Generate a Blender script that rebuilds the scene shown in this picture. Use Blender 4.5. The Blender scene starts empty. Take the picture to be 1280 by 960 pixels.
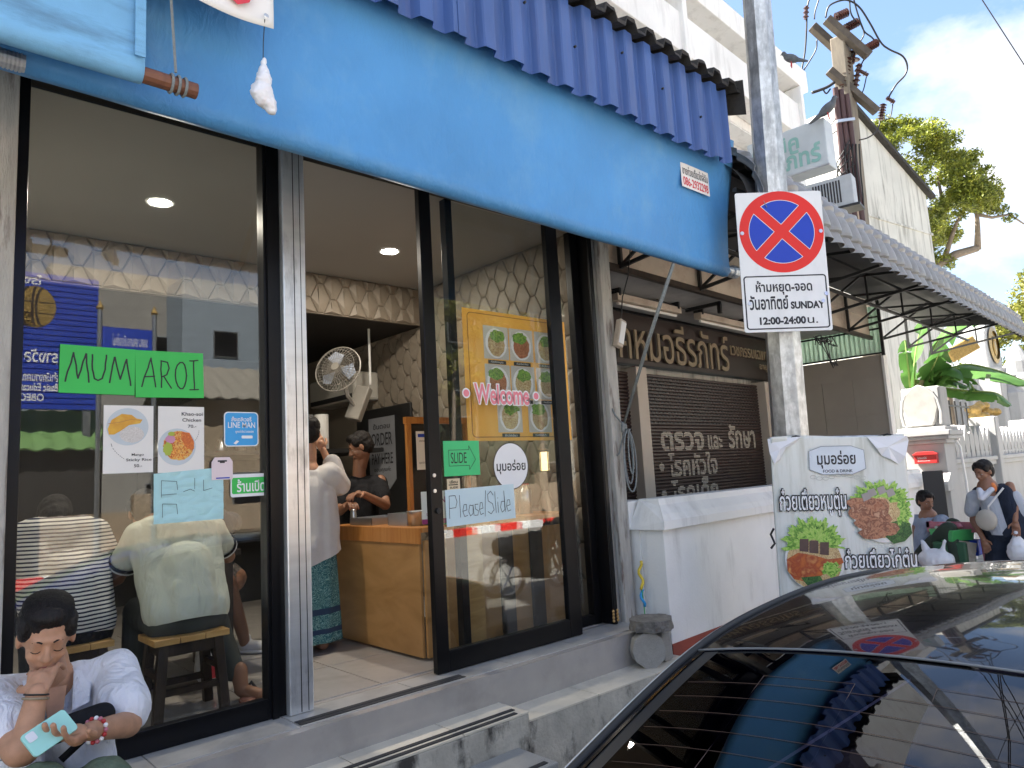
import bpy, bmesh, math, random
from mathutils import Vector, Matrix, Euler, noise
R=math.radians; PI=math.pi
random.seed(7)
S=bpy.context.scene; COL=S.collection

# ---------------------------------------------------------------- camera
F=893.0; CX,CY=640.0,480.0
CAM=Vector((0,0,1.6))
_a,_p,_r=R(47.6),R(7.27),R(3.24)
FW=Vector((math.cos(_a)*math.cos(_p),math.sin(_a)*math.cos(_p),math.sin(_p)))
_rt=Vector((math.sin(_a),-math.cos(_a),0)); _up=_rt.cross(FW)
RT=_rt*math.cos(_r)-_up*math.sin(_r); UP=_up*math.cos(_r)+_rt*math.sin(_r)
cd=bpy.data.cameras.new('camera'); cam=bpy.data.objects.new('camera',cd); COL.objects.link(cam)
cam.matrix_world=Matrix(((RT.x,UP.x,-FW.x,CAM.x),(RT.y,UP.y,-FW.y,CAM.y),(RT.z,UP.z,-FW.z,CAM.z),(0,0,0,1)))
cd.sensor_width=36; cd.lens=F/1280*36; cd.clip_start=.02; cd.clip_end=2000
S.camera=cam
# measured points of the place: a picture point carried out to a known wall, floor or distance
def ray(x,y): return FW+RT*((x-CX)/F)-UP*((y-CY)/F)
def atY(x,y,Y): d=ray(x,y); return CAM+d*((Y-CAM.y)/d.y)
def atX(x,y,X): d=ray(x,y); return CAM+d*((X-CAM.x)/d.x)
def atZ(x,y,Z): d=ray(x,y); return CAM+d*((Z-CAM.z)/d.z)
def atD(x,y,D): return CAM+ray(x,y)*D

# ---------------------------------------------------------------- world, sun, exposure
SUN_EL,SUN_AZ=55.0,-24.0
W=bpy.data.worlds.new('World'); S.world=W; W.use_nodes=True
nt=W.node_tree; nt.nodes.clear(); N=nt.nodes.new; L=nt.links.new
out=N('ShaderNodeOutputWorld'); bg=N('ShaderNodeBackground'); bg.inputs[1].default_value=.12
sky=N('ShaderNodeTexSky'); sky.sky_type='NISHITA'; sky.sun_disc=False
sky.sun_elevation=R(SUN_EL); sky.sun_rotation=R(SUN_AZ); sky.air_density=1.0; sky.dust_density=1.0; sky.ozone_density=1.6
tc=N('ShaderNodeTexCoord')
mp=N('ShaderNodeMapping'); mp.inputs['Scale'].default_value=(1,1,1.7); mp.inputs['Location'].default_value=(2.2,8.8,5.1)
n1=N('ShaderNodeTexNoise'); n1.inputs['Scale'].default_value=2.3; n1.inputs['Detail'].default_value=9; n1.inputs['Roughness'].default_value=.56; n1.inputs['Distortion'].default_value=.25
cr=N('ShaderNodeValToRGB'); cr.color_ramp.elements[0].position=.455; cr.color_ramp.elements[1].position=.64
n2=N('ShaderNodeTexNoise'); n2.inputs['Scale'].default_value=4.5; n2.inputs['Detail'].default_value=6
cc=N('ShaderNodeValToRGB'); cc.color_ramp.elements[0].position=.35; cc.color_ramp.elements[0].color=(1.75,1.75,1.85,1); cc.color_ramp.elements[1].position=.62; cc.color_ramp.elements[1].color=(2.5,2.36,2.22,1)
mx=N('ShaderNodeMix'); mx.data_type='RGBA'
L(tc.outputs['Generated'],mp.inputs[0]); L(mp.outputs[0],n1.inputs[0]); L(mp.outputs[0],n2.inputs[0])
L(n1.outputs[0],cr.inputs[0]); L(n2.outputs[0],cc.inputs[0])
L(cr.outputs[0],mx.inputs[0]); ti=N('ShaderNodeMix'); ti.data_type='RGBA'; ti.blend_type='MULTIPLY'; ti.inputs[0].default_value=1; ti.inputs[7].default_value=(.46,.465,.47,1); L(sky.outputs[0],ti.inputs[6]); L(ti.outputs[2],mx.inputs[6]); L(cc.outputs[0],mx.inputs[7])
L(mx.outputs[2],bg.inputs[0]); L(bg.outputs[0],out.inputs[0])
sl=bpy.data.lights.new('sun','SUN'); sl.energy=5; sl.angle=R(.5); sl.color=(1,.95,.87)
so=bpy.data.objects.new('sun',sl); COL.objects.link(so)
sd=Vector((math.sin(R(SUN_AZ))*math.cos(R(SUN_EL)),math.cos(R(SUN_AZ))*math.cos(R(SUN_EL)),math.sin(R(SUN_EL))))
so.rotation_euler=(-sd).to_track_quat('-Z','Y').to_euler(); so.location=(0,0,30)
S.view_settings.view_transform='Standard'; S.view_settings.look='None'
S.view_settings.exposure=2.68; S.view_settings.gamma=1; S.view_settings.use_curve_mapping=False
S.cycles.max_bounces=8; S.cycles.transparent_max_bounces=24; S.cycles.diffuse_bounces=4; S.cycles.glossy_bounces=4
S.cycles.use_denoising=True

# ---------------------------------------------------------------- mesh helpers
class M:
    def __init__(s): s.v=[]; s.f=[]; s.mi=[]; s.cur=0
    def face(s,idx): s.f.append(tuple(idx)); s.mi.append(s.cur)
    def box(s,x0,x1,y0,y1,z0,z1,mtx=None):
        b=len(s.v)
        P=[(x0,y0,z0),(x1,y0,z0),(x1,y1,z0),(x0,y1,z0),(x0,y0,z1),(x1,y0,z1),(x1,y1,z1),(x0,y1,z1)]
        s.v+= [tuple(mtx@Vector(p)) for p in P] if mtx else P
        for q in ((0,3,2,1),(4,5,6,7),(0,1,5,4),(1,2,6,5),(2,3,7,6),(3,0,4,7)): s.face([b+i for i in q])
        return s
    def cyl(s,p0,p1,r0,r1=None,n=12,cap=True,roll=0):
        if r1 is None: r1=r0
        p0=Vector(p0); p1=Vector(p1); d=(p1-p0)
        if d.length<1e-7: return s
        q=d.to_track_quat('Z','Y'); b=len(s.v)
        for p,r in ((p0,r0),(p1,r1)):
            for i in range(n):
                a=2*PI*i/n+roll; s.v.append(tuple(p+q@Vector((r*math.cos(a),r*math.sin(a),0))))
        for i in range(n): j=(i+1)%n; s.face((b+i,b+j,b+n+j,b+n+i))
        if cap: s.face([b+i for i in range(n)][::-1]); s.face([b+n+i for i in range(n)])
        return s
    def beam(s,p0,p1,w,h=None):
        h=h or w; p0=Vector(p0); p1=Vector(p1); d=p1-p0; ln=d.length
        z=d.normalized(); ref=Vector((0,0,1)) if abs(z.z)<.95 else Vector((0,1,0))
        x=z.cross(ref).normalized(); y=x.cross(z); b=len(s.v)
        for p in (p0,p1):
            for a,c in ((-1,-1),(1,-1),(1,1),(-1,1)): s.v.append(tuple(p+x*(a*w/2)+y*(c*h/2)))
        for q in ((3,2,1,0),(4,5,6,7),(0,1,5,4),(1,2,6,5),(2,3,7,6),(3,0,4,7)): s.face([b+i for i in q])
        return s
    def tube(s,pts,r,n=6,cap=True):
        pts=[Vector(p) for p in pts]; b=len(s.v); rr=r if isinstance(r,(list,tuple)) else [r]*len(pts)
        nrm=None
        for i,p in enumerate(pts):
            t=(pts[min(i+1,len(pts)-1)]-pts[max(i-1,0)])
            t=t.normalized() if t.length>1e-9 else Vector((0,0,1))
            if nrm is None:
                ref=Vector((0,0,1)) if abs(t.z)<.9 else Vector((1,0,0)); nrm=t.cross(ref).normalized()
            else:
                nrm=(nrm-t*nrm.dot(t)); nrm=nrm.normalized() if nrm.length>1e-6 else t.orthogonal().normalized()
            bn=t.cross(nrm)
            for k in range(n):
                a=2*PI*k/n; s.v.append(tuple(p+(nrm*math.cos(a)+bn*math.sin(a))*rr[i]))
        for i in range(len(pts)-1):
            for k in range(n): j=(k+1)%n; s.face((b+i*n+k,b+i*n+j,b+(i+1)*n+j,b+(i+1)*n+k))
        if cap: s.face([b+k for k in range(n)][::-1]); s.face([b+(len(pts)-1)*n+k for k in range(n)])
        return s
    def lathe(s,prof,c=(0,0,0),n=20,mtx=None,cap=True):
        b=len(s.v); c=Vector(c)
        for r,z in prof:
            for k in range(n):
                a=2*PI*k/n; p=Vector((r*math.cos(a),r*math.sin(a),z)); p=(mtx@p if mtx else p)+c; s.v.append(tuple(p))
        for i in range(len(prof)-1):
            for k in range(n): j=(k+1)%n; s.face((b+i*n+k,b+i*n+j,b+(i+1)*n+j,b+(i+1)*n+k))
        if cap: s.face([b+k for k in range(n)][::-1]); s.face([b+(len(prof)-1)*n+k for k in range(n)])
        return s
    def ell(s,c,r,rot=None,n=14,m=8):
        b=len(s.v); c=Vector(c); q=Euler(rot).to_matrix() if rot else None
        for i in range(m+1):
            t=PI*i/m
            for k in range(n):
                a=2*PI*k/n; p=Vector((r[0]*math.sin(t)*math.cos(a),r[1]*math.sin(t)*math.sin(a),r[2]*math.cos(t)))
                if q: p=q@p
                s.v.append(tuple(p+c))
        for i in range(m):
            for k in range(n): j=(k+1)%n; s.face((b+i*n+k,b+(i+1)*n+k,b+(i+1)*n+j,b+i*n+j))
        return s
    def cap(s,p0,p1,r0,r1=None,n=12):
        if r1 is None: r1=r0
        p0=Vector(p0); p1=Vector(p1); d=p1-p0
        if d.length<1e-5: return s.ell(p0,(r0,r0,r0))
        q=d.to_track_quat('Z','Y'); b=len(s.v); ln=d.length
        prof=[(r0*math.sin(t),-r0*math.cos(t)) for t in (0.05,.4,.8,1.2,PI/2)]+[(r1*math.cos(t),ln+r1*math.sin(t)) for t in (0,.37,.77,1.17,1.52)]
        for r,z in prof:
            for k in range(n): a=2*PI*k/n; s.v.append(tuple(p0+q@Vector((r*math.cos(a),r*math.sin(a),z))))
        for i in range(len(prof)-1):
            for k in range(n): j=(k+1)%n; s.face((b+i*n+k,b+i*n+j,b+(i+1)*n+j,b+(i+1)*n+k))
        s.face([b+k for k in range(n)][::-1]); s.face([b+(len(prof)-1)*n+k for k in range(n)])
        return s
    def prism(s,poly,y0,y1):          # polygon in x,z pulled from y0 to y1
        b=len(s.v); n=len(poly)
        s.v+=[(x,y0,z) for x,z in poly]+[(x,y1,z) for x,z in poly]
        s.face([b+i for i in range(n)]); s.face([b+n+i for i in range(n)][::-1])
        for i in range(n): j=(i+1)%n; s.face((b+j,b+i,b+n+i,b+n+j))
        return s
    def flat(s,poly,y):               # one face in x,z facing -y
        b=len(s.v); s.v+=[(x,y,z) for x,z in poly]; s.face([b+i for i in range(len(poly))]); return s
    def poly(s,pts): b=len(s.v); s.v+=[tuple(p) for p in pts]; s.face([b+i for i in range(len(pts))]); return s
    def grid(s,fn,nu,nv):
        b=len(s.v)
        for i in range(nu+1):
            for j in range(nv+1): s.v.append(tuple(fn(i/nu,j/nv)))
        for i in range(nu):
            for j in range(nv):
                a=b+i*(nv+1)+j; s.face((a,a+nv+1,a+nv+2,a+1))
        return s
    def mesh(s,name='mesh'):
        me=bpy.data.meshes.new(name); me.from_pydata(s.v,[],s.f); me.validate(); me.update()
        if any(s.mi): me.polygons.foreach_set('material_index',s.mi[:len(me.polygons)])
        return me
def fixn(me):
    bm=bmesh.new(); bm.from_mesh(me); bmesh.ops.recalc_face_normals(bm,faces=bm.faces); bm.to_mesh(me); bm.free()
def put(name,m,mat=None,parent=None,bevel=0,smooth=False,loc=(0,0,0),rot=(0,0,0),solid=0,kind=None,fix=True,label=None,seg=2):
    me=m.mesh(name) if isinstance(m,M) else m
    if fix and isinstance(m,M): fixn(me)
    o=bpy.data.objects.new(name,me); COL.objects.link(o)
    if mat is not None and not me.materials:
        for q in (mat if isinstance(mat,(list,tuple)) else [mat]): me.materials.append(q)
    if smooth: me.polygons.foreach_set('use_smooth',[True]*len(me.polygons))
    o.location=loc; o.rotation_euler=rot
    if parent is not None: o.parent=parent
    if solid: md=o.modifiers.new('solidify','SOLIDIFY'); md.thickness=solid; md.offset=0
    if bevel: md=o.modifiers.new('bevel','BEVEL'); md.width=bevel; md.segments=seg; md.limit_method='ANGLE'; md.angle_limit=R(35)
    if kind: o['kind']=kind
    if label: o['label']=label
    return o
def struct(name,m,mat,**k): return put(name,m,mat,kind='structure',**k)
def tag(o,label,cat,group=None):
    o['label']=label; o['category']=cat
    if group: o['group']=group
    return o
def thing(name,label,cat,loc=(0,0,0),rz=0,group=None,rot=None):
    o=bpy.data.objects.new(name,None); COL.objects.link(o); o.empty_display_size=.1
    o.location=loc; o.rotation_euler=rot or (0,0,rz); return tag(o,label,cat,group)
def piece(name,me,parent,loc=(0,0,0),rot=(0,0,0),sc=(1,1,1),kind=None):
    o=bpy.data.objects.new(name,me); COL.objects.link(o); o.parent=parent; o.location=loc; o.rotation_euler=rot; o.scale=sc
    if kind: o['kind']=kind
    return o
def realize(o):
    dg=bpy.context.evaluated_depsgraph_get(); dg.update()
    me=bpy.data.meshes.new_from_object(o.evaluated_get(dg)); old=o.data; mats=[m for m in old.materials]
    o.modifiers.clear(); o.data=me
    if not me.materials:
        for q in mats: me.materials.append(q)
    return o
def blob(name,m,mat,parent=None,vox=.012,smooth=4,folds=0,fs=7,fz=2.5,label=None,group=None,cut=None):
    o=put(name,m,mat,None,fix=False)
    md=o.modifiers.new('r','REMESH'); md.mode='VOXEL'; md.voxel_size=vox; md.use_smooth_shade=True
    if smooth: ms=o.modifiers.new('s','SMOOTH'); ms.iterations=smooth; ms.factor=.5
    realize(o)
    me=o.data
    if folds:
        nv=len(me.vertices); co=[0.0]*(nv*3); no=[0.0]*(nv*3)
        me.vertices.foreach_get('co',co); me.vertex_normals.foreach_get('vector',no)
        for i in range(nv):
            p=Vector(co[3*i:3*i+3]); q=Vector((p.x*fs,p.y*fs,p.z*fz*fs/3))
            d=noise.noise(q)*folds+noise.noise(q*2.7+Vector((3,1,7)))*folds*.45+abs(noise.noise(q*1.6+Vector((9,4,2))))*folds*.6
            co[3*i]+=no[3*i]*d; co[3*i+1]+=no[3*i+1]*d; co[3*i+2]+=no[3*i+2]*d
        me.vertices.foreach_set('co',co); me.update()
    if cut:
        bm=bmesh.new(); bm.from_mesh(me); bmesh.ops.bisect_plane(bm,geom=bm.verts[:]+bm.edges[:]+bm.faces[:],plane_co=cut[0],plane_no=cut[1],clear_outer=True); bm.to_mesh(me); bm.free()
    me.polygons.foreach_set('use_smooth',[True]*len(me.polygons))
    if parent is not None:
        o.parent=parent; o.matrix_parent_inverse=parent.matrix_basis.inverted() if parent.type=='EMPTY' else Matrix.Identity(4)
    if label: o['label']=label
    return o

# ---------------------------------------------------------------- materials
def mat(name,col,rough=.6,metal=0,var=.12,vs=3.,bump=0,bs=60,spec=.5,coat=0,dirt=None,da=.5,ds=(2,2,.5),dlo=.5,dhi=.75,scale=(1,1,1),trans=0,alpha=1,sss=0,det=5,wr=0,ws=7):
    m=bpy.data.materials.new(name); m.use_nodes=True; t=m.node_tree; b=t.nodes['Principled BSDF']; N=t.nodes.new; L=t.links.new
    b.inputs['Roughness'].default_value=rough; b.inputs['Metallic'].default_value=metal; b.inputs['Specular IOR Level'].default_value=spec
    b.inputs['Coat Weight'].default_value=coat; b.inputs['Coat Roughness'].default_value=.03
    if trans: b.inputs['Transmission Weight'].default_value=trans
    if sss: b.inputs['Subsurface Weight'].default_value=sss; b.inputs['Subsurface Scale'].default_value=.01; b.inputs['Subsurface Radius'].default_value=(1,.4,.2)
    tc=N('ShaderNodeTexCoord'); mp=N('ShaderNodeMapping'); mp.inputs['Scale'].default_value=scale; L(tc.outputs['Object'],mp.inputs[0])
    n=N('ShaderNodeTexNoise'); n.inputs['Scale'].default_value=vs; n.inputs['Detail'].default_value=det; n.inputs['Roughness'].default_value=.6; L(mp.outputs[0],n.inputs[0])
    x=N('ShaderNodeMix'); x.data_type='RGBA'; c=Vector(col[:3])
    x.inputs[6].default_value=(*(c*(1-var)),1); x.inputs[7].default_value=(*[min(1,q) for q in c*(1+var)],1)
    mr=N('ShaderNodeMapRange'); mr.inputs[1].default_value=.3; mr.inputs[2].default_value=.7; L(n.outputs[0],mr.inputs[0]); L(mr.outputs[0],x.inputs[0])
    last=x.outputs[2]
    if dirt:
        m2=N('ShaderNodeMapping'); m2.inputs['Scale'].default_value=ds; L(tc.outputs['Object'],m2.inputs[0])
        d=N('ShaderNodeTexNoise'); d.inputs['Scale'].default_value=2.2; d.inputs['Detail'].default_value=8; d.inputs['Roughness'].default_value=.65; L(m2.outputs[0],d.inputs[0])
        r=N('ShaderNodeMapRange'); r.inputs[1].default_value=dlo; r.inputs[2].default_value=dhi; r.inputs[4].default_value=da; L(d.outputs[0],r.inputs[0])
        y=N('ShaderNodeMix'); y.data_type='RGBA'; y.inputs[7].default_value=(*dirt,1); L(last,y.inputs[6]); L(r.outputs[0],y.inputs[0]); last=y.outputs[2]
    L(last,b.inputs['Base Color'])
    if bump:
        k=N('ShaderNodeTexNoise'); k.inputs['Scale'].default_value=bs; k.inputs['Detail'].default_value=4; L(mp.outputs[0],k.inputs[0])
        u=N('ShaderNodeBump'); u.inputs['Strength'].default_value=bump; u.inputs['Distance'].default_value=.01; L(k.outputs[0],u.inputs['Height']); L(u.outputs[0],b.inputs['Normal'])
    if wr:
        k2=N('ShaderNodeTexNoise'); k2.inputs['Scale'].default_value=ws; k2.inputs['Detail'].default_value=3; k2.inputs['Distortion'].default_value=1.6; m3=N('ShaderNodeMapping'); m3.inputs['Scale'].default_value=(1.2,1.2,.55); m3.inputs['Rotation'].default_value=(0,.5,0); L(tc.outputs['Object'],m3.inputs[0]); L(m3.outputs[0],k2.inputs[0])
        u2=N('ShaderNodeBump'); u2.inputs['Strength'].default_value=wr; u2.inputs['Distance'].default_value=.03; L(k2.outputs[0],u2.inputs['Height']); L(u2.outputs[0],b.inputs['Normal'])
        if bump: L(u2.outputs[0],u.inputs['Normal']); L(u.outputs[0],b.inputs['Normal'])
    rn=N('ShaderNodeMapRange'); rn.inputs[3].default_value=max(0,rough*.8); rn.inputs[4].default_value=min(1,rough*1.2+.02); L(n.outputs[0],rn.inputs[0]); L(rn.outputs[0],b.inputs['Roughness'])
    return m
def wood(name,c1,c2,rough=.5,scale=(6,6,.8),ws=3):
    m=mat(name,c1,rough); t=m.node_tree; b=t.nodes['Principled BSDF']; N=t.nodes.new; L=t.links.new
    tc=N('ShaderNodeTexCoord'); mp=N('ShaderNodeMapping'); mp.inputs['Scale'].default_value=scale; L(tc.outputs['Object'],mp.inputs[0])
    n=N('ShaderNodeTexNoise'); n.inputs['Scale'].default_value=ws; n.inputs['Detail'].default_value=8; n.inputs['Distortion'].default_value=1.2; L(mp.outputs[0],n.inputs[0])
    r=N('ShaderNodeValToRGB'); e=r.color_ramp.elements; e[0].position=.35; e[0].color=(*c1,1); e[1].position=.65; e[1].color=(*c2,1)
    L(n.outputs[0],r.inputs[0]); L(r.outputs[0],b.inputs['Base Color']); return m
def ramp_mat(name,cols,scale=30,rough=.5,kind='voronoi',const=True,bump=0,mscale=(1,1,1),distort=0):
    m=bpy.data.materials.new(name); m.use_nodes=True; t=m.node_tree; b=t.nodes['Principled BSDF']; N=t.nodes.new; L=t.links.new
    b.inputs['Roughness'].default_value=rough
    tc=N('ShaderNodeTexCoord'); mp=N('ShaderNodeMapping'); mp.inputs['Scale'].default_value=mscale; L(tc.outputs['Object'],mp.inputs[0])
    if kind=='voronoi':
        n=N('ShaderNodeTexVoronoi'); n.inputs['Scale'].default_value=scale
        nn=N('ShaderNodeTexNoise'); nn.inputs['Scale'].default_value=scale*1.3; ad=N('ShaderNodeMixRGB'); ad.inputs[0].default_value=.12+distort*.3
        L(mp.outputs[0],nn.inputs[0]); L(mp.outputs[0],ad.inputs[1]); L(nn.outputs[1],ad.inputs[2]); L(ad.outputs[0],n.inputs[0])
        sp=N('ShaderNodeSeparateColor'); L(n.outputs['Color'],sp.inputs[0]); src=sp.outputs[0]
    else:
        n=N('ShaderNodeTexNoise'); n.inputs['Scale'].default_value=scale; n.inputs['Detail'].default_value=6; n.inputs['Distortion'].default_value=distort; L(mp.outputs[0],n.inputs[0]); src=n.outputs[0]
    r=N('ShaderNodeValToRGB'); cr=r.color_ramp; cr.interpolation='CONSTANT' if const else 'LINEAR'
    lo,hi=(0,1) if kind=='voronoi' else (.32,.68)
    while len(cr.elements)<len(cols): cr.elements.new(.5)
    for i,c in enumerate(cols):
        cr.elements[i].position=lo+(hi-lo)*(i/len(cols) if const else i/(len(cols)-1)); cr.elements[i].color=(*c,1)
    L(src,r.inputs[0]); L(r.outputs[0],b.inputs['Base Color'])
    if bump: u=N('ShaderNodeBump'); u.inputs['Strength'].default_value=bump; u.inputs['Distance'].default_value=.01; L(src,u.inputs['Height']); L(u.outputs[0],b.inputs['Normal'])
    return m
def stripes(name,c1,c2,freq,duty=.5,axis=2,rough=.8,wob=.012):
    m=bpy.data.materials.new(name); m.use_nodes=True; t=m.node_tree; b=t.nodes['Principled BSDF']; N=t.nodes.new; L=t.links.new
    b.inputs['Roughness'].default_value=rough; b.inputs['Specular IOR Level'].default_value=.2
    tc=N('ShaderNodeTexCoord'); sp=N('ShaderNodeSeparateXYZ'); L(tc.outputs['Object'],sp.inputs[0])
    n=N('ShaderNodeTexNoise'); n.inputs['Scale'].default_value=5; L(tc.outputs['Object'],n.inputs[0])
    a=N('ShaderNodeMath'); a.operation='MULTIPLY_ADD'; a.inputs[1].default_value=wob; L(n.outputs[0],a.inputs[0]); L(sp.outputs[axis],a.inputs[2])
    f=N('ShaderNodeMath'); f.operation='MULTIPLY'; f.inputs[1].default_value=freq; L(a.outputs[0],f.inputs[0])
    g=N('ShaderNodeMath'); g.operation='FRACT'; L(f.outputs[0],g.inputs[0])
    h=N('ShaderNodeMath'); h.operation='GREATER_THAN'; h.inputs[1].default_value=duty; L(g.outputs[0],h.inputs[0])
    x=N('ShaderNodeMix'); x.data_type='RGBA'; x.inputs[6].default_value=(*c1,1); x.inputs[7].default_value=(*c2,1); L(h.outputs[0],x.inputs[0]); L(x.outputs[2],b.inputs['Base Color'])
    return m
def glass_mat(name,tint=(.92,.94,.93),ior=1.6,rough=.0,dust=.0):
    m=bpy.data.materials.new(name); m.use_nodes=True; t=m.node_tree; t.nodes.clear(); N=t.nodes.new; L=t.links.new
    o=N('ShaderNodeOutputMaterial'); tr=N('ShaderNodeBsdfTransparent'); tr.inputs[0].default_value=(*tint,1)
    g=N('ShaderNodeBsdfGlossy'); g.inputs['Roughness'].default_value=rough; g.inputs[0].default_value=(1,1,1,1)
    fr=N('ShaderNodeFresnel'); fr.inputs[0].default_value=ior; mx=N('ShaderNodeMixShader')
    ge=N('ShaderNodeNewGeometry'); im=N('ShaderNodeMapRange'); im.inputs[3].default_value=ior; im.inputs[4].default_value=1/ior; L(ge.outputs['Backfacing'],im.inputs[0]); L(im.outputs[0],fr.inputs[0])
    L(fr.outputs[0],mx.inputs[0]); L(tr.outputs[0],mx.inputs[1]); L(g.outputs[0],mx.inputs[2]); last=mx.outputs[0]
    if dust:
        d=N('ShaderNodeBsdfDiffuse'); d.inputs[0].default_value=(.5,.48,.44,1); tc=N('ShaderNodeTexCoord'); mp=N('ShaderNodeMapping'); mp.inputs['Scale'].default_value=(1.5,1.5,.7)
        n=N('ShaderNodeTexNoise'); n.inputs['Scale'].default_value=3; n.inputs['Detail'].default_value=8; r=N('ShaderNodeMapRange'); r.inputs[1].default_value=.4; r.inputs[2].default_value=.8; r.inputs[4].default_value=dust
        L(tc.outputs['Object'],mp.inputs[0]); L(mp.outputs[0],n.inputs[0]); L(n.outputs[0],r.inputs[0]); m2=N('ShaderNodeMixShader'); L(r.outputs[0],m2.inputs[0]); L(last,m2.inputs[1]); L(d.outputs[0],m2.inputs[2]); last=m2.outputs[0]
    L(last,o.inputs[0]); return m
def emit(name,col,st):
    m=bpy.data.materials.new(name); m.use_nodes=True; b=m.node_tree.nodes['Principled BSDF']
    b.inputs['Base Color'].default_value=(*col,1); b.inputs['Emission Color'].default_value=(*col,1); b.inputs['Emission Strength'].default_value=st; return m

K={}
K['concrete']=mat('concrete',(.50,.46,.39),.9,var=.25,vs=6,bump=.5,bs=50,dirt=(.045,.04,.035),da=.95,ds=(2.2,2.2,1.3),dlo=.50,dhi=.62)
K['tile']=mat('pale_stone_tile',(.74,.67,.55),.35,var=.1,vs=5,dirt=(.2,.18,.15),da=.5,ds=(2,2,2),dlo=.5,dhi=.8)
K['tile_grey']=mat('grey_stone_tile',(.44,.42,.39),.32,var=.12,vs=6,dirt=(.14,.13,.12),da=.5,ds=(2,2,2),dlo=.5,dhi=.8)
K['floor']=mat('floor_tile_glaze',(.42,.385,.35),.18,var=.08,vs=4,dirt=(.16,.14,.12),da=.5,ds=(1,1,1),dlo=.5,dhi=.8)
K['granite']=ramp_mat('speckled_granite',[(.36,.35,.33),(.2,.2,.19),(.5,.49,.46),(.3,.29,.27)],260,.7)
K['grit']=mat('black_grip_strip',(.035,.035,.037),.8,var=.3,vs=90,bump=.3,bs=300)
K['asphalt']=mat('asphalt',(.23,.225,.21),.85,var=.3,vs=40,bump=.5,bs=200,dirt=(.16,.155,.15),da=.6,ds=(.4,.4,.4))
K['pave']=mat('pavement_concrete',(.38,.36,.32),.85,var=.2,vs=5,bump=.3,bs=90,dirt=(.14,.13,.12),da=.6,ds=(1,1,1))
K['frame']=mat('black_aluminium',(.006,.006,.007),.3,0,var=.2,spec=.22)
K['chrome']=mat('stainless_steel',(.72,.72,.71),.30,.65,var=.08,vs=2,scale=(1,1,8),dirt=(.12,.12,.12),da=.5,ds=(5,5,1.2),dlo=.55,dhi=.7)  # pale tone and dark blotches put in for reflections of the sunlit street
K['timber_grey']=mat('weathered_painted_timber',(.42,.40,.36),.85,var=.22,vs=4,bump=.6,bs=30,scale=(6,6,1),dirt=(.13,.09,.07),da=.85,ds=(6,6,.9),dlo=.54,dhi=.64)
K['glass']=glass_mat('shop_glass',(.93,.94,.93),1.52,0,.02)
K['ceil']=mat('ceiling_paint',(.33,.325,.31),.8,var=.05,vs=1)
K['pad']=mat('beige_quilted_panel',(.20,.168,.13),.55,var=.06,vs=6,bump=.15,bs=120)
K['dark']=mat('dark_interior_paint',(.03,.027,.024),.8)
K['white']=mat('white_wall_paint',(.80,.785,.75),.8,var=.08,vs=1.2,bump=.12,bs=60,dirt=(.38,.36,.33),da=.5,ds=(2.5,2.5,.5),dlo=.52,dhi=.75)
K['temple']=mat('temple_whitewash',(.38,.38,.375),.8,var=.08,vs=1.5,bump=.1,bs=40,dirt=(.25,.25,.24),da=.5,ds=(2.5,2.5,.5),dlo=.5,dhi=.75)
K['white_clean']=mat('white_enamel',(.78,.78,.76),.35,var=.04)
K['whiteold']=mat('stained_white_render',(.56,.55,.50),.85,var=.12,vs=1.1,bump=.2,bs=30,dirt=(.11,.11,.09),da=.9,ds=(4,4,.3),dlo=.50,dhi=.70)
K['blue']=mat('blue_canvas',(.080,.275,.565),.5,var=.10,vs=1.6,bump=.1,bs=420,wr=.22,ws=13,dirt=(.20,.40,.58),da=.4,ds=(1.2,1.2,.9),dlo=.5,dhi=.72,spec=.35)
K['blue_faded']=mat('faded_blue_canvas',(.16,.38,.60),.6,var=.15,vs=3,bump=.15,bs=300,dirt=(.05,.09,.13),da=.5,ds=(1,1,5),dlo=.5,dhi=.7)
K['navy']=mat('blue_corrugated_steel',(.05,.105,.29),.45,var=.16,vs=2.5,scale=(2,2,.5),dirt=(.10,.12,.24),da=.5,ds=(8,8,.8),dlo=.5,dhi=.7,bump=.05,bs=20)
K['darkroof']=mat('dirty_black_roof_edge',(.03,.027,.024),.9,var=.4,vs=12,bump=.6,bs=40)
K['black']=mat('black_paint',(.018,.018,.018),.5)
K['galv']=mat('galvanised_steel',(.55,.57,.58),.42,.75,var=.28,vs=14,bump=.08,bs=60,dirt=(.22,.23,.24),da=.6,ds=(8,8,2),dlo=.45,dhi=.6)
K['signwhite']=mat('reflective_white_sheet',(.72,.72,.70),.3,var=.03,dirt=(.45,.44,.40),da=.3,ds=(3,3,1))
K['signred']=mat('traffic_red',(.68,.02,.012),.6,var=.06)
K['signblue']=mat('traffic_blue',(.008,.045,.42),.6,var=.06)
K['ink']=mat('black_print',(.015,.015,.018),.5,var=0)
K['inkwhite']=mat('white_print',(.8,.8,.8),.5,var=0)
K['red']=mat('red_print',(.6,.04,.06),.5,var=.05)
K['paper']=mat('white_paper',(.76,.74,.70),.6,var=.02)
K['green']=mat('green_card',(.045,.50,.09),.6,var=.05)
K['green2']=mat('mint_green_card',(.06,.55,.19),.6,var=.05)
K['bluepaper']=mat('pale_blue_paper',(.58,.72,.76),.6,var=.03)
K['cyan']=mat('cyan_paper',(.42,.68,.70),.6,var=.06,vs=9)
K['skyblue']=mat('sticker_blue',(.03,.33,.70),.4,var=.02)
K['pink']=mat('pink_print',(.75,.22,.27),.45,var=.03)
K['orange']=mat('orange_poster',(.88,.45,.07),.45,var=.06)
K['lightpink']=mat('pale_pink_card',(.74,.62,.64),.5,var=.02)
K['magenta']=mat('magenta_print',(.30,.02,.14),.5,var=.02)
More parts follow.
